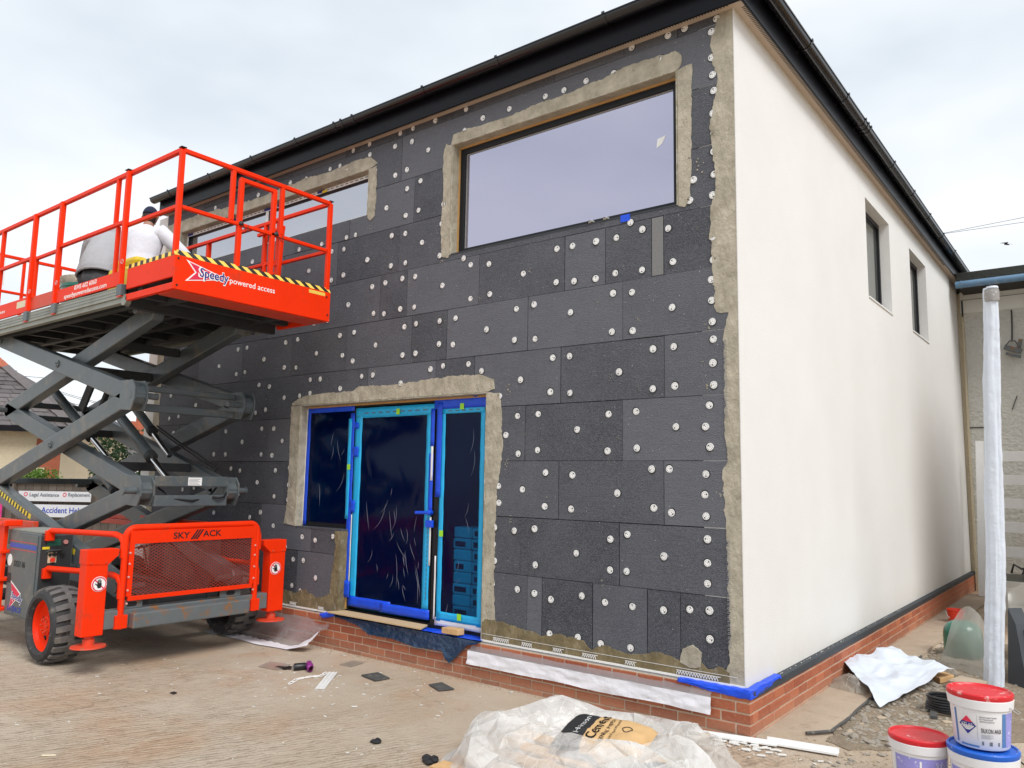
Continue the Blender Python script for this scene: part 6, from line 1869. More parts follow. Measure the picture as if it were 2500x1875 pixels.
def facets(fn, nu, nv, jit, seed, wrap, sub):
    """gathered sheet: flat facets between sharp folds, each slightly bowed"""
    r3 = random.Random(seed)
    P = {}
    for j in range(nv + 1):
        for i in range(nu + 1):
            if wrap and i == nu:
                P[i, j] = P[0, j]
                continue
            du = r3.uniform(-1, 1) * jit / nu if (wrap or 0 < i < nu) else 0
            dv = r3.uniform(-1, 1) * jit / nv if 0 < j < nv else 0
            p = fn(min(1.2, i / nu + du), j / nv + dv)
            k = 1 if 0 < j < nv else 0.2
            P[i, j] = Vector((p.x, p.y, max(0.012, p.z + r3.uniform(-1, 1) * 0.034 * k * min(1, p.z * 6))))
    m = MB()
    for j in range(nv):
        for i in range(nu):
            q = [P[i, j], P[i + 1, j], P[i + 1, j + 1], P[i, j + 1]]
            tris = ((0, 1, 2), (0, 2, 3)) if r3.random() < 0.5 else ((0, 1, 3), (1, 2, 3))
            for a, b, c_ in tris:
                A, B, C_ = q[a], q[b], q[c_]
                nn = (B - A).cross(C_ - A)
                if nn.length < 1e-9: continue
                nn.normalize()
                if nn.z < 0: nn = -nn
                bow = r3.uniform(-0.012, 0.016)
                idx, vs_ = {}, []
                for s1 in range(sub + 1):
                    for s2 in range(sub + 1 - s1):
                        w1, w2 = s1 / sub, s2 / sub
                        w0 = 1 - w1 - w2
                        p = A * w0 + B * w1 + C_ * w2 + nn * (bow * 27 * w0 * w1 * w2)
                        idx[s1, s2] = len(vs_)
                        vs_.append(p)
                fs_ = []
                for s1 in range(sub):
                    for s2 in range(sub - s1):
                        fs_.append((idx[s1, s2], idx[s1 + 1, s2], idx[s1, s2 + 1]))
                        if s1 + s2 < sub - 1:
                            fs_.append((idx[s1 + 1, s2], idx[s1 + 1, s2 + 1], idx[s1, s2 + 1]))
                m.add(vs_, fs_)
    return m
def fold_build(m, nm, mat_, parent, ang=14):
    o = m.build(nm, mat_, parent)
    me_ = o.data
    bm = bmesh.new()
    bm.from_mesh(me_)
    bmesh.ops.remove_doubles(bm, verts=bm.verts, dist=0.0004)
    bmesh.ops.recalc_face_normals(bm, faces=bm.faces)
    bm.to_mesh(me_)
    bm.free()
    me_.polygons.foreach_set('use_smooth', [True] * len(me_.polygons))
    me_.set_sharp_from_angle(angle=R(ang))
    return o
hp = thing('polythene_sheet', (HC.x, HC.y, 0), 'crumpled translucent white polythene sheet heaped round cement sacks in the foreground', 'polythene')
fold_build(facets(heap_p, 34, 11, 0.38, 4, True, 4), 'sheet', 'milky', hp)
# a torn flap folded over the front of the sacks
def flap(u, v):
    th = R(195) + R(165) * u
    r0 = 0.86 + 0.05 * nz(u * 4, 0, 2)
    rr = r0 - (0.50 + 0.05 * nz(u * 9, 1, 1)) * v * (0.75 + 0.25 * math.sin(math.pi * u))
    x, y = math.cos(th) * rr, math.sin(th) * rr * 0.92
    z = 0.16 + 0.17 * math.sin(math.pi * 0.62 * v) + 0.05 * nz(u * 3, v * 2, 4)
    ed = 0.012 * nz(u * 40, 0, 1) * v
    return Vector((HC.x + x, HC.y + y + ed, z))
fold_build(facets(flap, 16, 4, 0.34, 9, False, 5), 'folded_flap', 'milky', hp)
def sack(cx, cy, cz, L, Wd, Hh, ang, tilt, label, txt=False):
    root = thing('cement_sack', (cx, cy, cz), label, 'cement sack', local=True, rot=(tilt, 0, ang))
    def pil(u, v, top):
        a, b = u * 2 - 1, v * 2 - 1
        e = max(0.0, (1 - abs(a) ** 5) * (1 - abs(b) ** 5)) ** 0.55
        z = Hh * e * (0.9 + 0.12 * nz(a * 2, b * 2, 4)) * (1 if top else -0.35)
        z += 0.012 * nz(a * 5, b * 5, 2) * e
        sq = 1 - 0.05 * (a * a) * abs(b)
        return (a * L / 2, b * Wd / 2 * sq, z)
    SPLIT = 0.36
    def mk(a0, a1, top):
        return lambda u, v: pil(a0 + (a1 - a0) * u + (0.045 * math.sin(v * 9) * (1 if 0.02 < a0 + (a1 - a0) * u < 0.98 else 0) if False else 0), v, top)
    mb = MB()
    mb.grid(20, 20, mk(SPLIT, 1, True)); mb.grid(20, 20, mk(SPLIT, 1, False))
    mb.build('kraft_body', 'sacktan', root, smooth=True)
    mb = MB()
    mb.grid(14, 20, mk(0, SPLIT, True)); mb.grid(14, 20, mk(0, SPLIT, False))
    mb.build('black_end', 'sackblack', root, smooth=True)
    if txt:
        def put(body, mat, ox, oy, size, bold, width):
            o = text('lettering', body, mat, root, (0, 0, 0), (0, 1, 0), (-1, 0, 0), size, bold=bold, width=width)
            for v in o.data.vertices:
                x, y = v.co.x + ox, v.co.y + oy
                p = pil(min(1, max(0, x / L + 0.5)), min(1, max(0, y / Wd + 0.5)), True)
                v.co = (x, y, p[2] + 0.003)
        put('Hanson', 'letw', -0.125, -0.12, 0.05, 0.006, 0.22)
        put('Cement', 'letk', -0.005, -0.15, 0.095, 0.012, 0.30)
        put('GENERAL PURPOSE', 'letk', 0.045, -0.15, 0.035, 0.006, 0.28)
        put('CONCRETE  MORTAR  RENDER', 'letk', 0.085, -0.15, 0.02, 0.004, 0.26)
        q = [(0.15 + 0.03 * math.cos(t * 0.3), 0.03 + 0.03 * math.sin(t * 0.3)) for t in range(22)]
        MB().path([(x, y, pil(x / L + 0.5, y / Wd + 0.5, True)[2] + 0.002) for x, y in q], 0.003, 5).build('round_mark', 'letk', root)
    return root
sack(-0.47, -1.16, 0.185, 0.57, 0.42, 0.085, R(8), R(10), 'black and tan printed cement sack lying in the open polythene', True)
sack(-0.10, -1.38, 0.13, 0.55, 0.40, 0.09, R(-38) + math.pi, R(3), 'second cement sack showing dimly through the polythene on its right')
# timber pallet just visible under the heap
pal = thing('wooden_pallet', (-0.70, -1.55, 0.0), 'yellow timber pallet peeping out under the polythene heap', 'pallet')
for k in range(5):
    MB().box(-1.16, -0.28, -2.02 + k * 0.2, -1.89 + k * 0.2, 0.075, 0.095).build('slat', 'timber', pal)
for k in range(3):
    MB().box(-1.15 + k * 0.40, -1.06 + k * 0.40, -2.02, -1.09, 0.006, 0.074).build('bearer', 'timber', pal)

# ------------------------------------------------------------------ buckets
def cyl_text(body, mat, parent, c, r_at, ang, z, size, bold=0.0, width=None):
    """lettering wrapped on a bucket wall; ang: centre angle of the first letter's left edge"""
    o = text('lettering', body, mat, parent, (0, 0, 0), (1, 0, 0), (0, 1, 0), size, bold=bold, width=width)
    for v in o.data.vertices:
        zz = z + v.co.y
        rr = r_at(zz) + 0.0022
        a = ang + v.co.x / rr
        v.co = (c[0] + rr * math.cos(a), c[1] + rr * math.sin(a), c[2] + zz)
    return o
def patch(c, r_at, a0, a1, z0, z1, mat, parent, nm, off=0.0012):
    def f(u, v):
        zz = z0 + (z1 - z0) * v
        rr = r_at(zz) + off
        a = a0 + (a1 - a0) * u
        return (c[0] + rr * math.cos(a), c[1] + rr * math.sin(a), c[2] + zz)
    return MB().grid(max(2, int(abs(a1 - a0) * 14)), 2, f).build(nm, mat, parent, smooth=True)
def bucket(c, rb_, rt, h, lid, label, lip=1.06):
    b = thing('render_bucket', c, label, 'bucket')
    r_at = lambda zz: rb_ + (rt - rb_) * zz / h
    body = MB().lathe([(0.0, 0.0), (rb_ - 0.006, 0.0), (rb_, 0.008), (r_at(h - 0.075), h - 0.075), (r_at(h - 0.07) + 0.010, h - 0.068), (rt + 0.010, h - 0.022), (rt + 0.004, h - 0.018), (rt, h - 0.004)], c, 'z', 48).build('bucket_body', 'bucket', b, smooth=True)
    MB().lathe([(rt * lip - 0.004, h - 0.020), (rt * lip, h - 0.014), (rt * lip, h + 0.006), (rt * lip - 0.006, h + 0.012), (rt * lip - 0.014, h + 0.012), (rt * lip - 0.020, h + 0.003), (0.0, h + 0.001)], c, 'z', 48).build('lid', lid, b, smooth=True)
    return b, r_at
VA = math.atan2(-5.34, 0.72)          # side of the buckets that faces the street
b1, ra = bucket((1.155, -0.24, 0.0), 0.138, 0.158, 0.325, 'lidred', 'white and lilac bucket with splashed red lid standing on the ground')
c = (1.155, -0.24, 0.0)
patch(c, ra, VA - 1.25, VA - 0.95, 0.02, 0.235, 'bucket', b1, 'label')
patch(c, ra, VA - 0.92, VA + 1.3, 0.015, 0.235, 'lilac', b1, 'label')
patch(c, ra, VA + 0.05, VA + 0.12, 0.02, 0.22, 'letw', b1, 'label_stripe', 0.002)
cyl_text('XXX', 'letw', b1, c, ra, VA + 0.62, 0.185, 0.035, 0.004)
b3, rc = bucket((1.495, -0.31, 0.0), 0.150, 0.170, 0.345, 'lidblue', 'lilac labelled bucket with blue lid at the bottom of the stack of two', lip=1.07)
c = (1.495, -0.31, 0.0)
patch(c, rc, VA - 1.2, VA + 0.10, 0.015, 0.25, 'lilac', b3, 'label')
patch(c, rc, VA + 0.13, VA + 0.80, 0.015, 0.175, 'greylabel', b3, 'grey_label')
patch(c, rc, VA + 0.92, VA + 1.0, 0.02, 0.20, 'orangelabel', b3, 'orange_stripe')
m = MB()
def cylp(a_, z_, off): rr = rc(z_) + off; return (c[0] + rr * math.cos(a_), c[1] + rr * math.sin(a_), c[2] + z_)
MB().add([cylp(VA + 0.33, 0.165 + 0.042, 0.002), cylp(VA + 0.33 + 0.26, 0.165, 0.002), cylp(VA + 0.33, 0.165 - 0.042, 0.002), cylp(VA + 0.33 - 0.26, 0.165, 0.002)], [(0, 1, 2, 3)]).build('hazard_diamond', 'letr', b3)
MB().add([cylp(VA + 0.33, 0.165 + 0.034, 0.0045), cylp(VA + 0.33 + 0.21, 0.165, 0.0045), cylp(VA + 0.33, 0.165 - 0.034, 0.0045), cylp(VA + 0.33 - 0.21, 0.165, 0.0045)], [(0, 1, 2, 3)]).build('hazard_diamond_face', 'letw', b3)
o = cyl_text('!', 'letk', b3, c, lambda z_: rc(z_) + 0.006, VA + 0.305, 0.147, 0.055, 0.03)
cyl_text('CE', 'letw', b3, c, rc, VA - 0.12, 0.215, 0.022, 0.006)
for k in range(4):
    patch(c, rc, VA - 0.55, VA - 0.05 - 0.08 * (k % 3), 0.165 - k * 0.022, 0.170 - k * 0.022, 'letw', b3, 'label_line', 0.0022)
MB().path([cylp(VA + 1.1, 0.27, 0.012), cylp(VA + 1.2, 0.22, 0.03), cylp(VA + 1.3, 0.17, 0.05), cylp(VA + 1.7, 0.15, 0.05), cylp(VA + 2.2, 0.20, 0.03), cylp(VA + 2.6, 0.27, 0.012)], 0.003, 6).build('handle', 'alu', b3, smooth=True)
b2, rd = bucket((1.49, -0.285, 0.360), 0.138, 0.158, 0.285, 'lidred', 'white bucket with red lid and diamond logo on top of the blue lidded one')
c = (1.49, -0.285, 0.360)
patch(c, rd, VA - 1.0, VA - 0.90, 0.02, 0.20, 'bluelabel', b2, 'label_stripe')
patch(c, rd, VA + 0.74, VA + 0.90, 0.02, 0.20, 'bluelabel', b2, 'label_stripe')
patch(c, rd, VA + 0.92, VA + 1.4, 0.02, 0.20, 'lilac', b2, 'label')
patch(c, rd, VA - 0.78, VA - 0.10, 0.012, 0.022, 'bluelabel', b2, 'label_stripe')
def cyl2(a_, z_, off): rr = rd(z_) + off; return (c[0] + rr * math.cos(a_), c[1] + rr * math.sin(a_), c[2] + z_)
dz = 0.125
A0 = VA - 0.48
def dia(z0_, z1_, s0, s1, mat_):
    pts = [cyl2(A0 - s0, z0_, 0.002), cyl2(A0, z0_, 0.003), cyl2(A0 + s0, z0_, 0.002), cyl2(A0 + s1, z1_, 0.002), cyl2(A0, z1_, 0.003), cyl2(A0 - s1, z1_, 0.002)]
    MB().add(pts, [(0, 1, 2, 3, 4, 5)]).build('diamond_logo', mat_, b2)
dia(dz - 0.048, dz, 0.01, 0.31, 'letb')
dia(dz, dz + 0.018, 0.31, 0.195, 'letb')
dia(dz + 0.018, dz + 0.048, 0.195, 0.01, 'letr')
cyl_text('ATLAS', 'letw', b2, c, lambda z_: rd(z_) + 0.003, A0 - 0.215, dz - 0.012, 0.034, 0.025, width=0.064)
cyl_text('SILKON ANX', 'letk', b2, c, rd, VA - 0.02, 0.095, 0.034, 0.008, width=0.105)
for k, ln_ in enumerate(('PODKLADOWA MASA TYNKARSKA', 'POD TYNKI SILIKONOWE', 'I SILIKONOWO-SILIKATOWE')):
    cyl_text(ln_, 'letk', b2, c, rd, VA - 0.06, 0.175 - k * 0.012, 0.010, 0.008, width=(0.088, 0.068, 0.075)[k])
for k in range(4):
    patch(c, rd, VA - 0.02, VA + 0.40 - 0.1 * (k % 2), 0.083 - k * 0.006, 0.0845 - k * 0.006, 'print', b2, 'label_line', 0.0018)
patch(c, rd, VA - 0.14, VA - 0.133, 0.05, 0.185, 'print', b2, 'label_line', 0.0018)
for a_, w_ in ((VA + 0.0, 0.06), (VA + 0.26, 0.10), (VA + 0.58, 0.05)):
    patch(c, rd, a_, a_ + w_, 0.028, 0.048, 'print', b2, 'pictogram', 0.0018)
MB().path([cyl2(VA + 1.0, 0.235, 0.014), cyl2(VA + 1.25, 0.20, 0.035), cyl2(VA + 1.7, 0.19, 0.045), cyl2(VA + 2.3, 0.21, 0.03), cyl2(VA + 2.7, 0.235, 0.014)], 0.003, 6).build('handle', 'alu', b2, smooth=True)

# ------------------------------------------------------------------ along the side of the building
def slab(u, v):
    y = 0.05 + 9.9 * v
    edge = 0.415 + 0.02 * nz(0, y * 2.5, 1) + 0.008 * nz(0, y * 13, 2)
    if y < 0.55: edge = 0.415 * max(0.02, (y - 0.05) / 0.5) + 0.03 * nz(0, y * 9, 4)
    return (0.04 + max(0.01, edge - 0.04) * u, y, 0.028 + 0.003 * nz(u * 3, y * 4, 5))
m = MB().grid(10, 120, slab)
n0 = len(m.v)
edge_pts = [m.v[j * 11 + 10] for j in range(121)]
for p in edge_pts: m.v.append((p[0] + 0.012, p[1], -0.02))
m.f += [(j * 11 + 10, (j + 1) * 11 + 10, n0 + j + 1, n0 + j) for j in range(120)]
pth = m.build('path', 'concrete', smooth=False)
tag(pth, kind='structure')
m = MB().path([(p[0] + 0.012, p[1], 0.022) for p in edge_pts[4:48:2]], [0.011 + 0.005 * nz(i * 0.7, 0.3, 0) for i in range(22)], 7)
tag(m.build('edging_strip', 'slate', smooth=True), 'dark crumbling edging along the concrete path beside the white wall', 'path edging')
rr_ = random.Random(21)
pts = [(0.44, 0.35), (0.62, 0.25), (0.85, 0.45), (1.05, 0.75), (1.4, 1.0), (1.7, 1.6), (2.2, 2.4), (2.6, 4.0), (1.6, 5.2), (0.9, 5.4), (0.47, 4.6), (0.44, 3.5), (0.445, 2.0), (0.44, 1.0)]
sp_ = ragged(pts, [True], 0.05, 0.05, 3.0)
tag(MB().prism([(p.x, p.y, -0.02) for p in sp_], (0, 0, 0.026)).build('soil', M('dark_gritty_soil', (0.26, 0.205, 0.145), 0.97, nz=[(5, 0.35), (60, 0.35)], bump=[(25, 1.0, 0.03), (90, 0.8, 0.01)])), kind='structure')
def stones(n, area, smin, smax, mat, name):
    m = MB()
    for k in range(n):
        x, y = area()
        s_ = smin + (smax - smin) * rr_.random() ** 2.2
        base = [(0, 0, 1), (0.9, 0, 0.35), (0.28, 0.85, 0.35), (-0.72, 0.53, 0.35), (-0.72, -0.53, 0.35), (0.28, -0.85, 0.35), (0.72, 0.52, -0.3), (-0.28, 0.85, -0.3), (-0.9, 0, -0.3), (-0.28, -0.85, -0.3), (0.72, -0.52, -0.3)]
        fl = rr_.uniform(0.35, 0.75)
        a = rr_.uniform(0, 6.28)
        ca, sa = math.cos(a), math.sin(a)
        ax = rr_.uniform(0.7, 1.5)
        vs_ = []
        for bx, by, bz in base:
            bx, by, bz = bx * rr_.uniform(0.7, 1.2) * ax, by * rr_.uniform(0.7, 1.2), bz * rr_.uniform(0.7, 1.1) * fl
            vs_.append((x + (bx * ca - by * sa) * s_, y + (bx * sa + by * ca) * s_, max(-0.005, bz * s_ + 0.22 * s_)))
        m.add(vs_, [(0, 1, 2), (0, 2, 3), (0, 3, 4), (0, 4, 5), (0, 5, 1), (1, 6, 2), (2, 6, 7), (2, 7, 3), (3, 7, 8), (3, 8, 4), (4, 8, 9), (4, 9, 5), (5, 9, 10), (5, 10, 1), (1, 10, 6)])
    return tag(m.build(name, mat), kind='stuff')
def area_r():
    y = rr_.uniform(0.45, 4.6) if rr_.random() < 0.8 else rr_.uniform(-0.3, 5)
    x = 0.44 + abs(rr_.gauss(0, 0.38)) + 0.06 * (y < 1)
    return x, y
stones(2600, area_r, 0.005, 0.028, 'stone', 'rubble')
stones(1200, area_r, 0.004, 0.016, 'grit', 'rubble_grit')
stones(90, area_r, 0.03, 0.065, 'stone', 'rubble_lumps')
stones(40, area_r, 0.02, 0.05, 'concrete', 'pale_lumps')
stones(1600, lambda: (rr_.uniform(0.3, 2.3), rr_.gauss(0.6, 0.9)), 0.003, 0.012, 'grit', 'gravel')
def area_f():
    x = rr_.uniform(-7, 0.6)
    return x, -0.05 - abs(rr_.gauss(0, 0.06))
stones(900, area_f, 0.003, 0.012, 'grit', 'wall_foot_grit')
def area_g():
    t = rr_.random()
    return rr_.uniform(-5.5, 0.8), rr_.uniform(-3.2, -0.1)
stones(500, area_g, 0.002, 0.008, 'grit', 'loose_grit')
m = MB()
for k in range(170):
    x, y = (rr_.gauss(-3.4, 0.5), rr_.gauss(-0.95, 0.35)) if rr_.random() < 0.4 else area_g()
    if y > -0.08: y = -0.1
    s_ = rr_.uniform(0.004, 0.016) * (1.6 if rr_.random() < 0.06 else 1)
    a = rr_.uniform(0, 3.14)
    m.beam((x - s_ * math.cos(a), y - s_ * math.sin(a), 0.003 + 0.2 * s_), (x + s_ * math.cos(a), y + s_ * math.sin(a), 0.004), s_ * rr_.uniform(0.4, 1.1), 0.004, (-math.sin(a), math.cos(a), 0))
tag(m.build('litter_chips', 'chip'), kind='stuff')
m = MB()
for k in range(90):
    x, y = rr_.gauss(-0.1, 0.25), -0.13 + rr_.gauss(0, 0.06)
    s_ = rr_.uniform(0.006, 0.03)
    m.beam((x, y, 0.006), (x + s_ * 2, y + rr_.uniform(-0.02, 0.02), 0.010), s_, 0.006, (0, 1, 0))
tag(m.build('plaster_rubble', 'chip'), kind='stuff')
# white trims lying at the corner
m = MB()
m.beam((-0.38, -0.16, 0.02), (0.22, -0.02, 0.02), 0.035, 0.012, (0, 1, 0)).beam((-0.38, -0.145, 0.032), (0.22, -0.005, 0.032), 0.004, 0.02, (0, 1, 0))
tag(m.build('plastic_trim', 'white'), 'long white plastic trim lying on the ground at the plinth corner', 'trim')
m = MB()
m.beam((0.14, 0.0, 0.02), (0.60, 0.08, 0.02), 0.05, 0.014, (0, 1, 0)).beam((0.14, 0.022, 0.036), (0.60, 0.102, 0.036), 0.006, 0.03, (0, 1, 0))
tag(m.build('plastic_trim', 'white'), 'shorter thick white trim lying beyond the corner near the buckets', 'trim')
m = MB().tube((-0.26, -0.30, 0.02), (-0.22, -0.16, 0.03), 0.022, 14)
tag(m.build('cardboard_tube', 'cardboard', smooth=True), 'short cardboard tube lying beside the polythene heap', 'tube')
# crumpled sheets by the path
def sh1(u, v):
    a, b = u * 2 - 1, v * 2 - 1
    x = 0.42 + 0.30 * a + 0.16 * b
    y = 2.50 + 0.55 * b - 0.34 * a + 0.2 * a * b
    z = 0.05 + 0.12 * (1 - u) * (1 - 0.5 * v) + 0.10 * abs(a) * v - 0.05 * crease(a * 1.7, b * 1.7, 3) + 0.05 * nz(a * 1.5, b * 1.5, 3) + 0.16 * max(0, v - 0.55) * (1.2 - abs(a))
    return (x + 0.02 * nz(a * 3, b * 3, 5), y, max(0.035, z))
sheet('polythene_scrap', 'wrap', 50, 50, sh1, 'torn white plastic sheet lying across the path edge by the brick plinth', 'plastic sheet')
def sh2(u, v):
    a, b = u * 2 - 1, v * 2 - 1
    return (0.20 + 0.17 * a + 0.03 * nz(a * 2, b * 2, 6), 1.95 + 0.18 * b - 0.06 * a, 0.035 + 0.10 * (1 - a * a) * (1 - b * b) - 0.05 * crease(a * 2.2, b * 2.2, 3) * (1 - a * a) + 0.02 * abs(nz(a * 4, b * 4, 3)))
sheet('polythene_scrap', 'haze_sheet', 30, 30, sh2, 'small crumpled clear bag on the path against the bricks', 'plastic bag')
# gas bottle, red bucket, polythene over them
gb = thing('gas_bottle', (0.76, 4.25, 0), 'green domed gas bottle under polythene beside the wrapped post', 'gas bottle')
MB().lathe([(0.0, 0.0), (0.17, 0.0), (0.185, 0.03), (0.19, 0.10), (0.19, 0.24), (0.178, 0.30), (0.145, 0.35), (0.09, 0.378), (0.0, 0.388)], (0.76, 4.25, 0), 'z', 40).build('bottle_body', 'green', gb, smooth=True)
MB().lathe([(0.192, 0.195), (0.194, 0.20), (0.192, 0.205)], (0.76, 4.25, 0), 'z', 40).build('weld_band', 'green', gb, smooth=True)
rbk_ = thing('red_bucket', (0.36, 6.5, 0), 'small red bucket standing on the path far along the wall', 'bucket')
MB().lathe([(0.0, 0.0), (0.08, 0.0), (0.105, 0.19), (0.112, 0.19), (0.112, 0.20), (0.100, 0.20), (0.076, 0.01)], (0.36, 6.5, 0.0), 'z', 24).build('bucket_body', 'red', rbk_, smooth=True)
MB().path([(0.36 + 0.108 * math.cos(t), 6.5 - 0.05 - 0.02 * math.sin(t), 0.17 - 0.10 * math.sin(t)) for t in [math.pi * k / 10 for k in range(11)]], 0.004, 6).build('handle', 'white', rbk_, smooth=True)
def sh3(u, v):
    tp_ = (0.70 + 0.42 * u, 4.02 - 0.25 * u, 0.36 + 0.22 * math.sin(math.pi * min(1, u * 1.1 + 0.05)))
    bt = (0.64 + 0.48 * u, 3.62 - 0.42 * u, 0.012)
    k_ = v
    s_ = 0.05 * math.sin(math.pi * v)
    return (tp_[0] + (bt[0] - tp_[0]) * k_ - 0.03 * nz(u * 4, v * 3, 1), tp_[1] + (bt[1] - tp_[1]) * k_ - s_ - 0.012 * nz(u * 5, v * 2, 2), tp_[2] + (bt[2] - tp_[2]) * k_)
sheet('polythene_drape', 'haze_sheet', 40, 40, sh3, 'clear polythene draped over the green gas bottle', 'polythene')
def sh4(u, v):
    x = 1.22 + 0.9 * u
    y = 3.95 + 0.25 * u + 0.06 * nz(u * 4, v * 4, 3)
    return (x + 0.03 * v, y - 0.15 * v, 0.80 + 0.35 * u - (0.45 + 0.28 * u) * v + 0.04 * nz(u * 6, v * 5, 7))
sheet('polythene_drape', 'haze_sheet', 40, 30, sh4, 'clear polythene sheet hanging right of the wrapped post', 'polythene')
db = thing('leaning_board', (1.42, 3.3, 0), 'dark grey board leaning behind the foot of the wrapped post', 'board')
MB().prism([(1.26, 3.22, 0.0), (1.43, 3.05, 0.0), (1.335, 3.35, 0.53), (1.27, 3.45, 0.66)], (0.10, 0.12, 0.0)).build('board', 'darkboard', db)
sb = thing('ribbed_tub', (1.60, 3.55, 0), 'black ribbed plastic tub at the right edge beside the dark board', 'tub')
prof = [(0.0, 0.0), (0.20, 0.0)]
for k in range(9):
    prof += [(0.205 + 0.006 * k, 0.02 + k * 0.05), (0.225 + 0.006 * k, 0.03 + k * 0.05), (0.225 + 0.006 * k, 0.045 + k * 0.05), (0.207 + 0.006 * k, 0.052 + k * 0.05)]
prof += [(0.27, 0.48), (0.25, 0.48), (0.19, 0.03)]
MB().lathe(prof, (1.60, 3.55, 0), 'z', 36).build('tub_body', 'blackplastic', sb, smooth=True)
sp_ = thing('support_under_sheet', (1.75, 4.25, 0), 'white covered stack holding up the polythene at the right edge', 'stack')
MB().box(1.45, 2.2, 4.25, 4.8, 0.0, 0.72).build('stack_body', 'nbsmooth', sp_, bevel=0.01)
# wrapped post
po = thing('wrapped_post', (1.18, 3.0, 0), 'tall leaning post wrapped in white film standing before the neighbour', 'post')
def pst(u, v):
    a = 2 * math.pi * u
    z = 3.72 * v
    cx = 1.175 + 0.165 * v + 0.012 * math.sin(v * 5)
    rx = 0.082 - 0.020 * v + 0.012 * nz(math.cos(a) * 1.2, math.sin(a) * 1.2, z * 1.4) - 0.020 * crease(math.cos(a) * 1.5, math.sin(a) * 1.5, z * 0.55) + 0.004 * nz(math.cos(a) * 4, math.sin(a) * 4, z * 12)
    rx *= 1 + 0.16 * (abs(math.cos(2 * a)) - 0.5)
    return (cx + rx * math.cos(a), 3.0 + 0.6 * rx * math.sin(a), z)
MB().grid(48, 260, pst).build('film_wrap', 'wrap', po, smooth=True)
MB().lathe([(0.0615, 0.0), (0.064, 0.02), (0.0635, 0.10), (0.061, 0.115)], (1.335, 3.0, 3.585), 'z', 24).build('tape_band', 'greylabel', po, smooth=True)
MB().lathe([(0.055, 0.0), (0.05, 0.02), (0.0, 0.02)], (1.34, 3.0, 3.71), 'z', 20).build('post_cap', 'wrap', po, smooth=True)
# coil of dark cable and boards in the rubble
m = MB()
pts = []
for k in range(120):
    t = k / 119 * 2 * math.pi * 6
    pts.append((1.0 + 0.15 * math.cos(t) + 0.01 * math.sin(k), 1.72 + 0.13 * math.sin(t), 0.02 + 0.0010 * k))
m.path(pts, 0.011, 7)
tag(m.build('cable_coil', 'blackplastic', smooth=True), 'coil of black cable on the rubble behind the buckets', 'cable')
m = MB()
m.beam((0.80, 2.25, 0.03), (0.94, 1.45, 0.02), 0.05, 0.02, (1, 0, 0))
tag(m.build('dark_batten', 'slate'), 'dark batten lying across the rubble', 'batten')
m = MB()
m.prism([(0.56, 2.9, 0.01), (0.78, 2.72, 0.01), (0.86, 2.95, 0.01), (0.66, 3.15, 0.01)], (0, 0, 0.05))
tag(m.build('timber_offcut', 'timber', bevel=0.006), 'tan timber offcut in the rubble below the polythene', 'timber')
m = MB().prism([(0.86, 2.60, 0.01), (1.12, 2.50, 0.01), (1.15, 2.80, 0.01), (0.92, 2.88, 0.01)], (0, 0, 0.07))
tag(m.build('broken_slab', 'concrete', bevel=0.006), 'broken slab at the foot of the wrapped post', 'slab')
m = MB().path([(1.62, -0.05, 0.25), (1.75, 0.1, 0.12), (1.9, 0.2, 0.02), (2.2, 0.1, 0.012), (2.5, 0.4, 0.012)], 0.005, 6)
tag(m.build('thin_cable', 'blackplastic', smooth=True), 'thin dark wire trailing on the ground right of the buckets', 'wire')

# ------------------------------------------------------------------ litter in front of the door
m = MB().prism([(-4.34, -1.02, 0.006), (-4.10, -0.98, 0.006), (-4.13, -0.80, 0.022), (-4.38, -0.86, 0.02)], (0, 0, 0.004))
tag(m.build('plastic_tray', 'haze_sheet'), 'pale rectangular plastic offcut lying left of the cans', 'plastic offcut')
cn = thing('drink_can', (-3.99, -0.88, 0), 'dark drinks can lying on its side with its base towards us', 'can', 'cans on the ground')
MB().lathe([(0.0, 0.004), (0.022, 0.004), (0.026, 0.0), (0.033, 0.012), (0.033, 0.105), (0.027, 0.12), (0.0, 0.118)], (0, 0, 0), 'y', 24).build('can_body', 'blackplastic', cn, smooth=True).location = (-0.0, 0.0, 0.0)
for ch in cn.children: ch.matrix_parent_inverse = Matrix.Identity(4); ch.location = (0, 0, 0.033)
cn.rotation_euler = (0, 0, R(-25))
MB().lathe([(0.0, 0.0), (0.022, 0.0), (0.027, -0.003), (0.0, -0.003)], (0, 0.003, 0.033), 'y', 20).build('can_base', 'alu', cn, smooth=True).matrix_parent_inverse = Matrix.Identity(4)
bt = thing('crushed_bottle', (-3.90, -0.78, 0), 'crushed purple printed bottle lying beside the dark can', 'bottle')
def btl(u, v):
    a = 2 * math.pi * u
    r_ = (0.036 if 0.08 < v < 0.85 else 0.024) * (1 + 0.22 * nz(math.cos(a) * 2, math.sin(a) * 2, v * 6))
    return (-3.98 + 0.17 * v + 0.0, -0.72 - 0.10 * v + r_ * math.cos(a), 0.037 + r_ * math.sin(a))
MB().grid(24, 24, btl).build('bottle_body', 'purple', bt, smooth=True)
m = MB()
for k in range(8):
    m.beam((-4.2 + k * 0.02, -0.93 + 0.01 * (k % 3), 0.012 + 0.005 * (k % 2)), (-4.03 - k * 0.008, -0.88 + 0.012 * (k % 4), 0.02), 0.018, 0.008, (0, 1, 0))
tag(m.build('black_strap', 'blackplastic'), 'scrap of black strapping lying beside the can', 'strap')
bd = thing('perforated_trim', (-3.46, -0.92, 0), 'white perforated corner bead offcut lying on the concrete', 'trim')
m = MB()
a_, b_ = Vector((-3.285, -1.135, 0.008)), Vector((-3.65, -0.69, 0.012))
d_ = (b_ - a_)
n_ = Vector((-d_.y, d_.x, 0)).normalized()
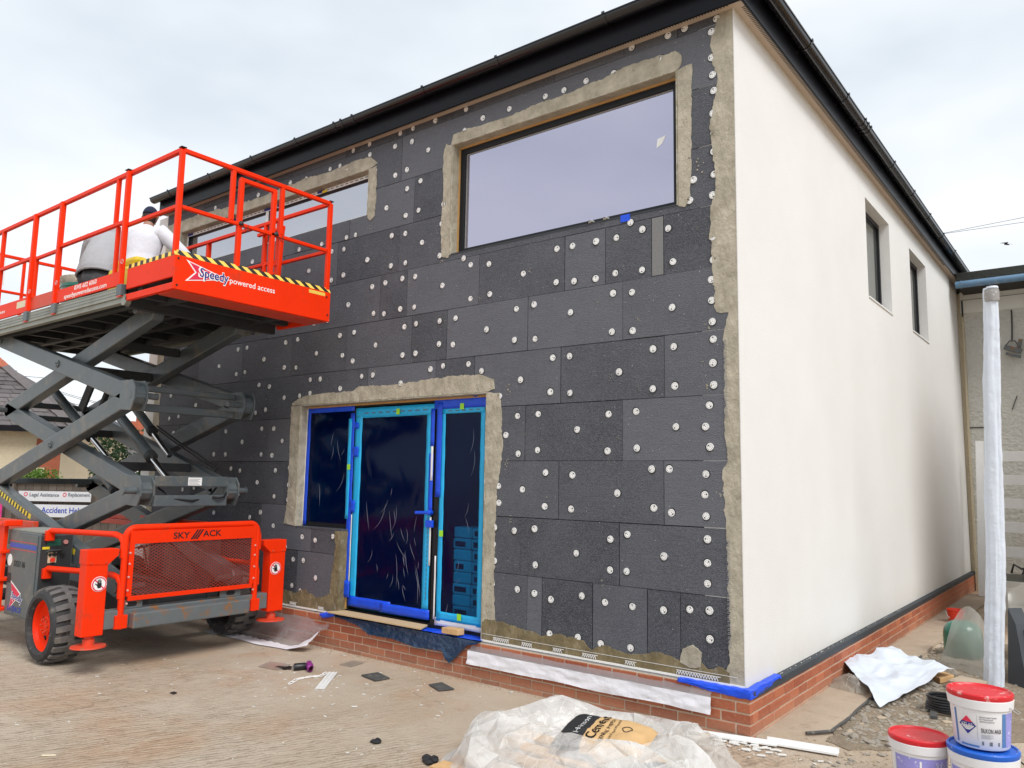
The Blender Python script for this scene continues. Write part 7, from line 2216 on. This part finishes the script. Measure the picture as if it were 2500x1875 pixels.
for w_ in (-0.034, -0.003, 0.034):
    m.beam(a_ + n_ * w_, b_ + n_ * w_, 0.012, 0.003, tuple(n_))
for k in range(22):
    p = a_.lerp(b_, (k + 0.2) / 22)
    m.beam(p - n_ * 0.036, p + n_ * 0.036, 0.009, 0.0028, tuple(d_.normalized()))
m.build('bead', 'white', bd)
m = MB()
lk_ = [(-3.60, -1.22), (-3.64, -1.14), (-3.69, -1.07), (-3.675, -0.99), (-3.67, -0.92), (-3.62, -0.87), (-3.65, -0.80), (-3.69, -0.74)]
for (x_, y_), (x2, y2) in zip(lk_[:-1], lk_[1:]):
    a_, b_ = Vector((x_, y_, 0.008)), Vector((x2, y2, 0.012))
    n_ = Vector((-(b_ - a_).y, (b_ - a_).x, 0)).normalized() * 0.016
    m.path([a_, a_.lerp(b_, 0.25) + n_, a_.lerp(b_, 0.75) + n_, b_, a_.lerp(b_, 0.75) - n_, a_.lerp(b_, 0.25) - n_, a_], 0.004, 6)
tag(m.build('plastic_chain', 'white'), 'twisted length of white plastic mesh beside the perforated bead', 'mesh scrap')
for pts, lb in (([(-3.37, -0.60), (-3.127, -0.65), (-3.10, -0.50), (-3.335, -0.43)], 'dark flat slate piece lying in front of the door step'),
                ([(-2.686, -0.43), (-2.485, -0.515), (-2.42, -0.39), (-2.65, -0.30)], 'dark curled felt piece lying near the hanging masking film')):
    m = MB().prism([(x_, y_, 0.006) for x_, y_ in pts], (0, 0, 0.010))
    tag(m.build('felt_offcut', 'slate', bevel=0.003), lb, 'felt offcut')
m = MB().prism([(-3.847, -0.454, 0.005), (-3.696, -0.44, 0.005), (-3.72, -0.25, 0.012), (-3.863, -0.28, 0.012)], (0, 0, 0.005))
tag(m.build('pale_offcut', 'haze_sheet'), 'pale plastic offcut lying close to the brick step', 'plastic offcut')
for (x_, y_), s_, lb in (((-1.92, -1.74), 0.035, 'small dark lump on the concrete left of the polythene heap'), ((-1.40, -1.76), 0.045, 'crumpled black scrap beside the polythene heap'), ((-4.07, -2.0), 0.02, 'tiny dark clod on the concrete in front of the lift')):
    m = MB()
    for k in range(5):
        m.lathe([(0.0, 0.0), (s_ * 0.6, 0.004), (s_ * 0.7, s_ * 0.4), (s_ * 0.2, s_ * 0.7), (0.0, s_ * 0.72)], (x_ + rr_.uniform(-1, 1) * s_, y_ + rr_.uniform(-1, 1) * s_, 0.0), 'z', 6)
    tag(m.build('dark_scrap', 'blackplastic'), lb, 'scrap')
m = MB().tube((-3.32, -3.30, 0.006), (-3.26, -3.24, 0.006), 0.005, 8)
tag(m.build('cigarette_end', M('filter', (0.7, 0.62, 0.45), 0.8), smooth=True), 'cigarette end on the concrete at the lower left', 'cigarette end')

# ------------------------------------------------------------------ neighbour building on the right
nb = thing('neighbour_building', (2.5, 10.4, 0), 'old white painted outbuilding with dark mossy fascia at the right edge', 'building')
NX0, NX1, NY = 0.062, 6.5, 10.7
MB().box(NX0, NX1, NY, NY + 4, 0, 5.02).build('wall', 'nbwall', nb)
MB().box(2.35, 6.5, 5.6, 8.7, 0, 5.2).build('added_shade_wing', M('tan_bounce_wing', (0.36, 0.25, 0.15), 0.9, nz=[(8, 0.2)]), nb)  # unseen wing added to shade the side wall and bounce tan light
MB().box(NX0 - 0.01, NX1, NY - 0.03, NY + 4, 5.02, 5.42).build('upper_band', 'nbsmooth', nb)
MB().box(NX0, NX1, NY - 0.04, NY - 0.03, 5.262, 5.268).build('band_groove', 'slot', nb)
MB().box(0.11, NX1, NY - 0.82, NY + 4, 5.43, 5.60).build('roof_edge', 'mossy', nb, bevel=0.01)
MB().box(0.12, NX1, NY - 0.78, NY, 5.36, 5.43).build('eaves_board', 'slot', nb)
MB().path([(0.11, NY - 0.86, 5.375), (NX1, NY - 0.86, 5.375)], 0.062, 16).build('gutter', 'pipeblue', nb, smooth=True)
for x_ in (0.20, 1.15, 2.1):
    MB().lathe([(0.068, -0.012), (0.070, 0.0), (0.068, 0.012)], (x_, NY - 0.86, 5.375), 'x', 16).build('gutter_clip', 'pipeblue', nb, smooth=True)
MB().box(NX0 + 0.005, NX0 + 0.04, NY - 0.05, NY - 0.005, 0, 5.0).build('corner_trim', 'cream', nb)
MB().box(0.003, 0.06, NY, NY + 0.02, 0.0, 5.4).build('closing_board', 'cream', nb)
MB().box(0.075, 0.10, NY - 0.05, NY - 0.03, 4.95, 5.25).build('cable_end', 'darksteel', nb)
MB().box(NX0 + 0.04, 0.55, NY - 0.012, NY, 2.895, 2.91).build('wall_ledge', 'slot', nb)
lp = MB()
lp.path([(0.85, NY - 0.02, 5.0), (0.845, NY - 0.02, 4.70), (0.83, NY - 0.03, 4.42)], 0.012, 6)
lp.build('wall_cable', 'darksteel', nb)
lp = MB()
lp.beam((0.72, NY - 0.10, 4.32), (0.97, NY - 0.12, 4.22), 0.08, 0.08, (0, 1, 0)).beam((0.74, NY - 0.12, 4.20), (0.96, NY - 0.14, 4.12), 0.05, 0.05, (0, 1, 0))
lp.path([(0.74, NY - 0.05, 4.36), (0.80, NY - 0.08, 4.43), (0.88, NY - 0.08, 4.42), (0.93, NY - 0.05, 4.33)], 0.012, 6)
lp.beam((0.92, NY - 0.06, 4.25), (0.97, NY - 0.1, 4.44), 0.03, 0.06, (0, 1, 0))
lp.build('wall_bracket', 'rusty', nb)
lp = MB()
lp.path([(0.77, NY - 0.02, 3.2), (0.86, NY - 0.03, 3.45)], 0.008, 5)
lp.build('loose_wire', 'darksteel', nb)
sl = thing('slatted_panel', (1.6, 9.5, 0), 'white slatted panel standing against the neighbour wall', 'panel')
for z0_, z1_ in ((2.255, 2.417), (1.873, 2.034), (1.493, 1.653), (1.106, 1.274), (0.71, 0.878)):
    MB().box(0.62, 2.6, 9.49, 9.515, z0_, z1_).build('slat', 'white', sl, bevel=0.003)
for x_ in (0.60, 2.4):
    MB().box(x_, x_ + 0.06, 9.515, 9.56, 0.0, 2.5).build('post', 'white', sl)
m = MB().prism([(0.22, 9.75, 0.0), (0.34, 9.75, 0.0), (0.385, 9.98, 2.62), (0.265, 9.98, 2.62)], (0, 0.03, 0))
tag(m.build('leaning_board', 'white'), 'white board leaning in the corner beside the neighbour wall', 'board')
for k, (x_, y_) in enumerate(((0.74, 8.5), (0.99, 8.52), (1.24, 8.5))):
    m = MB().box(x_, x_ + 0.23, y_, y_ + 0.12, 0.43, 0.53)
    tag(m.build('concrete_block', 'block', bevel=0.006), ('left', 'middle', 'right')[k] + ' of three grey blocks lying on the white ledge', 'block', 'blocks on the ledge')
tag(MB().box(0.70, 3.0, 8.4, 8.9, 0.0, 0.43).build('low_ledge', 'nbsmooth', bevel=0.01), 'low white ledge in front of the slatted panel', 'ledge')
m = MB()
m.path([(0.82, 8.55, 0.55), (0.86, 8.52, 0.68), (0.96, 8.5, 0.62), (1.08, 8.5, 0.66), (1.2, 8.55, 0.56)], 0.016, 7)
m.prism([(0.95, 8.5, 0.54), (1.2, 8.5, 0.54), (1.16, 8.52, 0.66), (1.0, 8.52, 0.68)], (0, 0.06, 0))
tag(m.build('black_bag', 'blackplastic'), 'black plastic scrap on the blocks by the slatted panel', 'bag')

# ------------------------------------------------------------------ background on the left
bg = thing('bungalow', (-21.0, 0.5, 0), 'cream pebbledashed bungalow with grey tiled roof behind the lift', 'house')
CAMP = Vector((2.198, -5.606, 0))
def bgp(x, y): return Vector((x, y, 0))
A_ = bgp(-19.25, 3.15)                 # right corner seen past the scissor arms
dirL = Vector((-0.62, -0.785, 0))      # wall runs away to the left
nrm_ = Vector((0.785, -0.62, 0))       # towards the yard
B_ = A_ + dirL * 9
back = -nrm_ * 7
MB().prism([A_, B_, B_ + back, A_ + back], (0, 0, 2.95)).build('wall', 'cream', bg)
q = MB()
for k in range(12):
    w_ = 0.55 if k % 2 == 0 else 0.32
    p0 = A_ + nrm_ * 0.012 + Vector((0, 0, k * 0.24))
    q.prism([p0 - dirL * 0.012, p0 + dirL * w_, p0 + dirL * w_ + Vector((0, 0, 0.238)), p0 - dirL * 0.012 + Vector((0, 0, 0.238))], -nrm_ * 0.05)
q.build('brick_quoins', 'tilered', bg)
e0, e1 = A_ - dirL * 0.35 + nrm_ * 0.35, B_ + dirL * 0.35 + nrm_ * 0.35
e2, e3 = e1 + back - nrm_ * 0.7, e0 + back - nrm_ * 0.7
r0 = A_ + dirL * 3.0 - nrm_ * 3.5 + Vector((0, 0, 5.1))
r1 = B_ - dirL * 3.0 - nrm_ * 3.5 + Vector((0, 0, 5.1))
zz = Vector((0, 0, 2.93))
rf_ = MB()
rf_.add([e0 + zz, e1 + zz, e2 + zz, e3 + zz, r0, r1], [(0, 1, 5, 4), (1, 2, 5), (2, 3, 4, 5), (3, 0, 4), (3, 2, 1, 0)])
roof = rf_.build('roof', 'tile', bg)
MB().beam(e0 + zz - Vector((0, 0, 0.06)), e1 + zz - Vector((0, 0, 0.06)), 0.10, 0.14, tuple(nrm_)).build('gutter', 'black', bg)
# tile courses on the slope facing the yard
for c_ in range(16):
    t0, t1 = c_ / 16, (c_ + 1) / 16
    a0, a1 = (e0 + zz).lerp(r0, t0), (e0 + zz).lerp(r0, t1)
    b0, b1 = (e1 + zz).lerp(r1, t0), (e1 + zz).lerp(r1, t1)
    n_ = int((b0 - a0).length / 0.34)
    sn = (b0 - a0).cross(a1 - a0).normalized()
    if sn.z < 0: sn = -sn
    m = MB()
    for k in range(n_):
        u0, u1 = (k + (0.5 if c_ % 2 else 0)) / n_, (k + 0.96 + (0.5 if c_ % 2 else 0)) / n_
        u1 = min(u1, 1.0)
        lift_ = sn * (0.02 + 0.012 * nz(k * 1.7, c_ * 2.3, 1))
        m.prism([a0.lerp(b0, u0) + lift_ * 1.6, a0.lerp(b0, u1) + lift_ * 1.6, a1.lerp(b1, u1) + lift_ * 0.6, a1.lerp(b1, u0) + lift_ * 0.6], -sn * 0.015)
    tag(m.build('tile_course', 'tile', roof), kind='stuff')
for k in range(12):
    p0, p1 = (e0 + zz).lerp(r0, k / 12), (e0 + zz).lerp(r0, (k + 0.95) / 12)
    MB().beam(p0 + Vector((0, 0, 0.05)), p1 + Vector((0, 0, 0.06)), 0.20, 0.07, (0.7, 0.7, 0)).build('hip_tile', 'tilered' if k > 9 else 'tile', roof)
MB().beam(r0 + Vector((0, 0, 0.05)), r1 + Vector((0, 0, 0.05)), 0.22, 0.09, tuple(nrm_)).build('ridge', 'tilered', roof)
# fence with banners
fd = Vector((1.10, 0.86, 0)).normalized()
fn = Vector((0.62, -0.78, 0))
F0 = bgp(-17.2, -1.55)
fen = thing('panel_fence', (-14, 1, 0), 'grey brown boarded fence carrying white banners behind the lift', 'fence')
nb_ = 44
for k in range(nb_):
    p = F0 + fd * (k * 0.15)
    MB().beam(p + Vector((0, 0, 0.0)), p + Vector((0, 0, 1.60)), 0.142, 0.02, tuple(fd)).build('fence_board', 'fence', fen)
MB().beam(F0 - fn * -0.03 + Vector((0, 0, 1.63)), F0 + fd * 6.6 + fn * 0.03 + Vector((0, 0, 1.63)), 0.08, 0.07, tuple(fn)).build('capping_rail', 'fence', fen)
for k in (3.30, 6.3):
    p = F0 + fd * k + fn * 0.06
    MB().beam(p, p + Vector((0, 0, 1.70)), 0.12, 0.10, tuple(fd)).build('fence_post', 'fence', fen)
def banner(s0, s1, z0_, z1_, label, words):
    p0 = F0 + fd * s0 + fn * 0.10
    p1 = F0 + fd * s1 + fn * 0.10
    bn = thing('banner', p0, label, 'banner', 'banners on the fence')
    MB().prism([p0 + Vector((0, 0, z0_)), p1 + Vector((0, 0, z0_)), p1 + Vector((0, 0, z1_)), p0 + Vector((0, 0, z1_))], -fn * 0.02).build('banner_face', 'banner', bn)
    for wd_, off, zz_, sz, mt, wid in words:
        text('lettering', wd_, mt, bn, p0 + fd * off + fn * 0.003 + Vector((0, 0, zz_)), tuple(fd), (0, 0, 1), sz, bold=0.016, width=wid)
    return bn
bn = banner(3.46, 4.84, 1.245, 1.435, 'upper white banner reading Legal Assistance and Replacement', [('Legal Assistance', 0.21, 1.335, 0.095, 'print', 0.56), ('Replacement', 0.945, 1.345, 0.095, 'print', 0.41)])
for off in (0.14, 0.88):
    cc = F0 + fd * (3.46 + off) + fn * 0.104 + Vector((0, 0, 1.375))
    MB().path([cc + fd * (0.032 * math.cos(t * 0.52)) + Vector((0, 0, 0.032 * math.sin(t * 0.52))) for t in range(13)], 0.006, 5).build('ring_mark', 'letr', bn)
banner(3.48, 5.3, 0.95, 1.185, 'lower white banner reading All our Accident Helpline', [('All our Accident Helpline', 0.02, 1.03, 0.15, 'stripeblue', 1.40)])
m = MB()
def pk(u, v):
    p = F0 + fd * (2.55 + 0.75 * u) + fn * (0.30 + 0.05 * nz(u * 4, v * 4, 1))
    return (p.x, p.y, 1.42 - 0.75 * v + 0.12 * nz(u * 3, 0, 2) * (1 - v))
o = MB().grid(16, 16, pk).build('pink_sheet', 'pink', smooth=True)
tag(o, 'magenta cloth hanging by the fence at the far left', 'cloth')
# telegraph pole and wires
tpz = thing('telegraph_pole', (-42.4, 10.0, 0), 'distant timber telegraph pole with fanned wires', 'telegraph pole')
MB().path([(-42.5, 10.0, 0), (-42.4, 9.97, 6.96)], [0.26, 0.20], 10).build('pole_shaft', 'pole', tpz, smooth=True)
MB().box(-42.75, -42.3, 9.7, 9.9, 6.2, 6.6).build('junction_box', 'pole', tpz)
for e_ in ((-30, 22, 6.6), (-36, 16, 4.6), (-33, 13, 4.5), (-30, 9, 4.3), (-60, 2, 8.0)):
    a_, b_ = Vector((-42.4, 9.97, 6.7)), Vector(e_)
    MB().path([a_.lerp(b_, t / 6) - Vector((0, 0, 0.25 * math.sin(math.pi * t / 6))) for t in range(7)], 0.012, 5).build('phone_wire', 'wire', tpz)
# wires and bird on the right
pw = thing('power_lines', (0, 28, 0), 'two overhead wires crossing the sky above the neighbour roof', 'wire')
for (a_, b_) in (((-9, 23.9, 10.2), (12, 38, 15.4)), ((-9, 23.9, 10.6), (12, 38, 14.4))):
    MB().path([a_, b_], 0.009, 5).build('overhead_wire', 'wire', pw)
bd_ = thing('bird', (0.47, 15.0, 7.39), 'small dark bird flying above the neighbour roof', 'bird')
skin('bird_body', [Vector((0.43, 15.0, 7.39)), Vector((0.47, 15.0, 7.392)), Vector((0.51, 15.0, 7.372)), Vector((0.54, 15.0, 7.362))], [(0, 1), (1, 2), (2, 3)], [0.012, 0.022, 0.016, 0.006], 'bird', bd_, 1)
for s_ in (-1, 1):
    MB().add([(0.46, 15.0, 7.40), (0.49, 15.0, 7.40), (0.475 + 0.05, 15.0 + s_ * 0.08, 7.412), (0.475 + s_ * 0.11, 15.0 + s_ * 0.14, 7.40), (0.455 + s_ * 0.06, 15.0 + s_ * 0.08, 7.415)], [(0, 1, 2, 3, 4)]).build('wing', 'bird', bd_, thick=0.004)
# far houses
def house(c, yaw, L, Wd, eave, ridge, wall_m, roof_m, label, win=(), chim=None):
    h = thing('house', c, label, 'house')
    ca, sa = math.cos(yaw), math.sin(yaw)
    def T(x, y, z): return (c[0] + x * ca - y * sa, c[1] + x * sa + y * ca, z)
    MB().prism([T(-L / 2, -Wd / 2, 0), T(L / 2, -Wd / 2, 0), T(L / 2, Wd / 2, 0), T(-L / 2, Wd / 2, 0)], (0, 0, eave)).build('wall', wall_m, h)
    g = MB()
    g.add([T(-L / 2 - .2, -Wd / 2 - .3, eave - .1), T(L / 2 + .2, -Wd / 2 - .3, eave - .1), T(L / 2 + .2, Wd / 2 + .3, eave - .1), T(-L / 2 - .2, Wd / 2 + .3, eave - .1), T(-L / 2 - .2, 0, ridge), T(L / 2 + .2, 0, ridge)],
          [(0, 1, 5, 4), (2, 3, 4, 5), (1, 2, 5), (3, 0, 4), (3, 2, 1, 0)])
    rf2 = g.build('roof', roof_m, h)
    for x, z, w_, hh in win:
        m = MB()
        y_ = -Wd / 2
        fr = m.prism([T(x - w_ / 2, y_ - 0.02, z), T(x + w_ / 2, y_ - 0.02, z), T(x + w_ / 2, y_ - 0.02, z + hh), T(x - w_ / 2, y_ - 0.02, z + hh)], (0, 0, 0.001)).build('window', 'white', h)
        for s_ in (-1, 1):
            MB().prism([T(x + s_ * w_ * 0.24 - w_ * 0.18, y_ - 0.04, z + hh * 0.12), T(x + s_ * w_ * 0.24 + w_ * 0.18, y_ - 0.04, z + hh * 0.12), T(x + s_ * w_ * 0.24 + w_ * 0.18, y_ - 0.04, z + hh * 0.88), T(x + s_ * w_ * 0.24 - w_ * 0.18, y_ - 0.04, z + hh * 0.88)], (0.0, 0, 0.001)).build('pane', 'glass3', fr)
    if chim:
        x, w_ = chim
        q_ = MB().prism([T(x - w_ / 2, -w_ / 2, ridge - 0.6), T(x + w_ / 2, -w_ / 2, ridge - 0.6), T(x + w_ / 2, w_ / 2, ridge - 0.6), T(x - w_ / 2, w_ / 2, ridge - 0.6)], (0, 0, 1.25)).build('chimney', 'tilered', rf2)
        MB().path([T(x, 0, ridge + 0.6), T(x, 0, ridge + 1.0)], 0.13, 8).build('chimney_pot', 'tilered', h)
    return h
FW = R(70)
house((-38.5, 9.3, 0), R(-15) + R(90) - R(30), 8, 6, 2.9, 3.7, 'whitepaint', 'tile', 'distant white house seen low between the scissor arms', [(-2.2, 1.5, 1.0, 0.8), (0.5, 1.5, 1.0, 0.8), (2.5, 1.5, 1.0, 0.8)])
house((-36.5, 14.2, 0), R(60), 7, 6, 2.7, 3.75, 'whitepaint', 'tile', 'distant house with red brick chimney beside the wall corner', [], chim=(-0.4, 0.85))
house((-41.0, 12.3, 0), R(50), 6, 6, 3.0, 3.9, 'cream', 'tile', 'distant cream house with brick chimney behind the hydraulic arm', [], chim=(0.5, 0.8))
# shrubs and trees behind the lift
def tree(name, c, h, rx, rz, n, leaf, mat, seed, label, cat='shrub'):
    r2 = random.Random(seed)
    t = thing(name, c, label, cat)
    m = MB()
    m.path([(c[0], c[1], 0), (c[0] + 0.05, c[1], h * 0.3), (c[0] - 0.03, c[1] + 0.05, h * 0.6)], [0.10, 0.07, 0.04], 8)
    for k in range(9):
        a = r2.uniform(0, 6.28)
        zb = h * r2.uniform(0.15, 0.5)
        d = rx * r2.uniform(0.5, 0.9)
        m.path([(c[0], c[1], zb), (c[0] + d * 0.5 * math.cos(a), c[1] + d * 0.5 * math.sin(a), zb + h * 0.15), (c[0] + d * math.cos(a), c[1] + d * math.sin(a), zb + h * 0.25)], [0.04, 0.025, 0.01], 6)
    m.build('trunk', 'bark', t, smooth=True)
    m = MB()
    cl = []
    for k in range(16):
        a, b = r2.uniform(0, 6.28), r2.uniform(-0.9, 1)
        cl.append((c[0] + rx * 0.65 * math.cos(a) * math.sqrt(1 - b * b * 0.8), c[1] + rx * 0.65 * math.sin(a) * math.sqrt(1 - b * b * 0.8), h - rz + rz * 0.75 * b, r2.uniform(0.28, 0.5) * rx))
    for k in range(n):
        cx, cy, cz, cr = r2.choice(cl)
        v = Vector((r2.gauss(0, 1), r2.gauss(0, 1), r2.gauss(0, 1))).normalized() * cr * (0.55 + 0.45 * r2.random())
        p = Vector((cx, cy, cz)) + v
        a = Vector((r2.gauss(0, 1), r2.gauss(0, 1), r2.gauss(0, 0.6))).normalized()
        b = a.orthogonal().normalized()
        b = (b + a.cross(b) * r2.uniform(-1, 1)).normalized()
        L = leaf * r2.uniform(0.7, 1.3)
        m.add([p - a * L, p + b * L * 0.42, p + a * L, p - b * L * 0.42], [(0, 1, 2, 3)])
    tag(m.build('crown', mat, t), kind='stuff')
    return t
tree('leafy_shrub', (-16.1, 3.4, 0), 2.75, 1.15, 1.35, 5200, 0.055, 'leafdark', 1, 'dark green glossy leaved shrub behind the scissor arms')
tree('leafy_shrub', (-17.3, 4.75, 0), 2.95, 0.8, 1.4, 3000, 0.05, 'leaflight', 2, 'bright green shrub beside the left end of the wall')
tree('leafy_shrub', (-17.6, 2.0, 0), 1.95, 0.75, 0.9, 2600, 0.05, 'leaflight', 3, 'low light green shrub in front of the white house')
tree('leafy_shrub', (-15.2, 2.9, 0), 1.95, 0.55, 0.9, 2200, 0.05, 'leaflight', 4, 'pale green bush low behind the fence end')
tree('bare_tree', (-31.0, 12.2, 0), 5.0, 1.0, 1.5, 700, 0.07, 'leaflight', 5, 'thin distant tree against the sky beside the wall corner', 'tree')
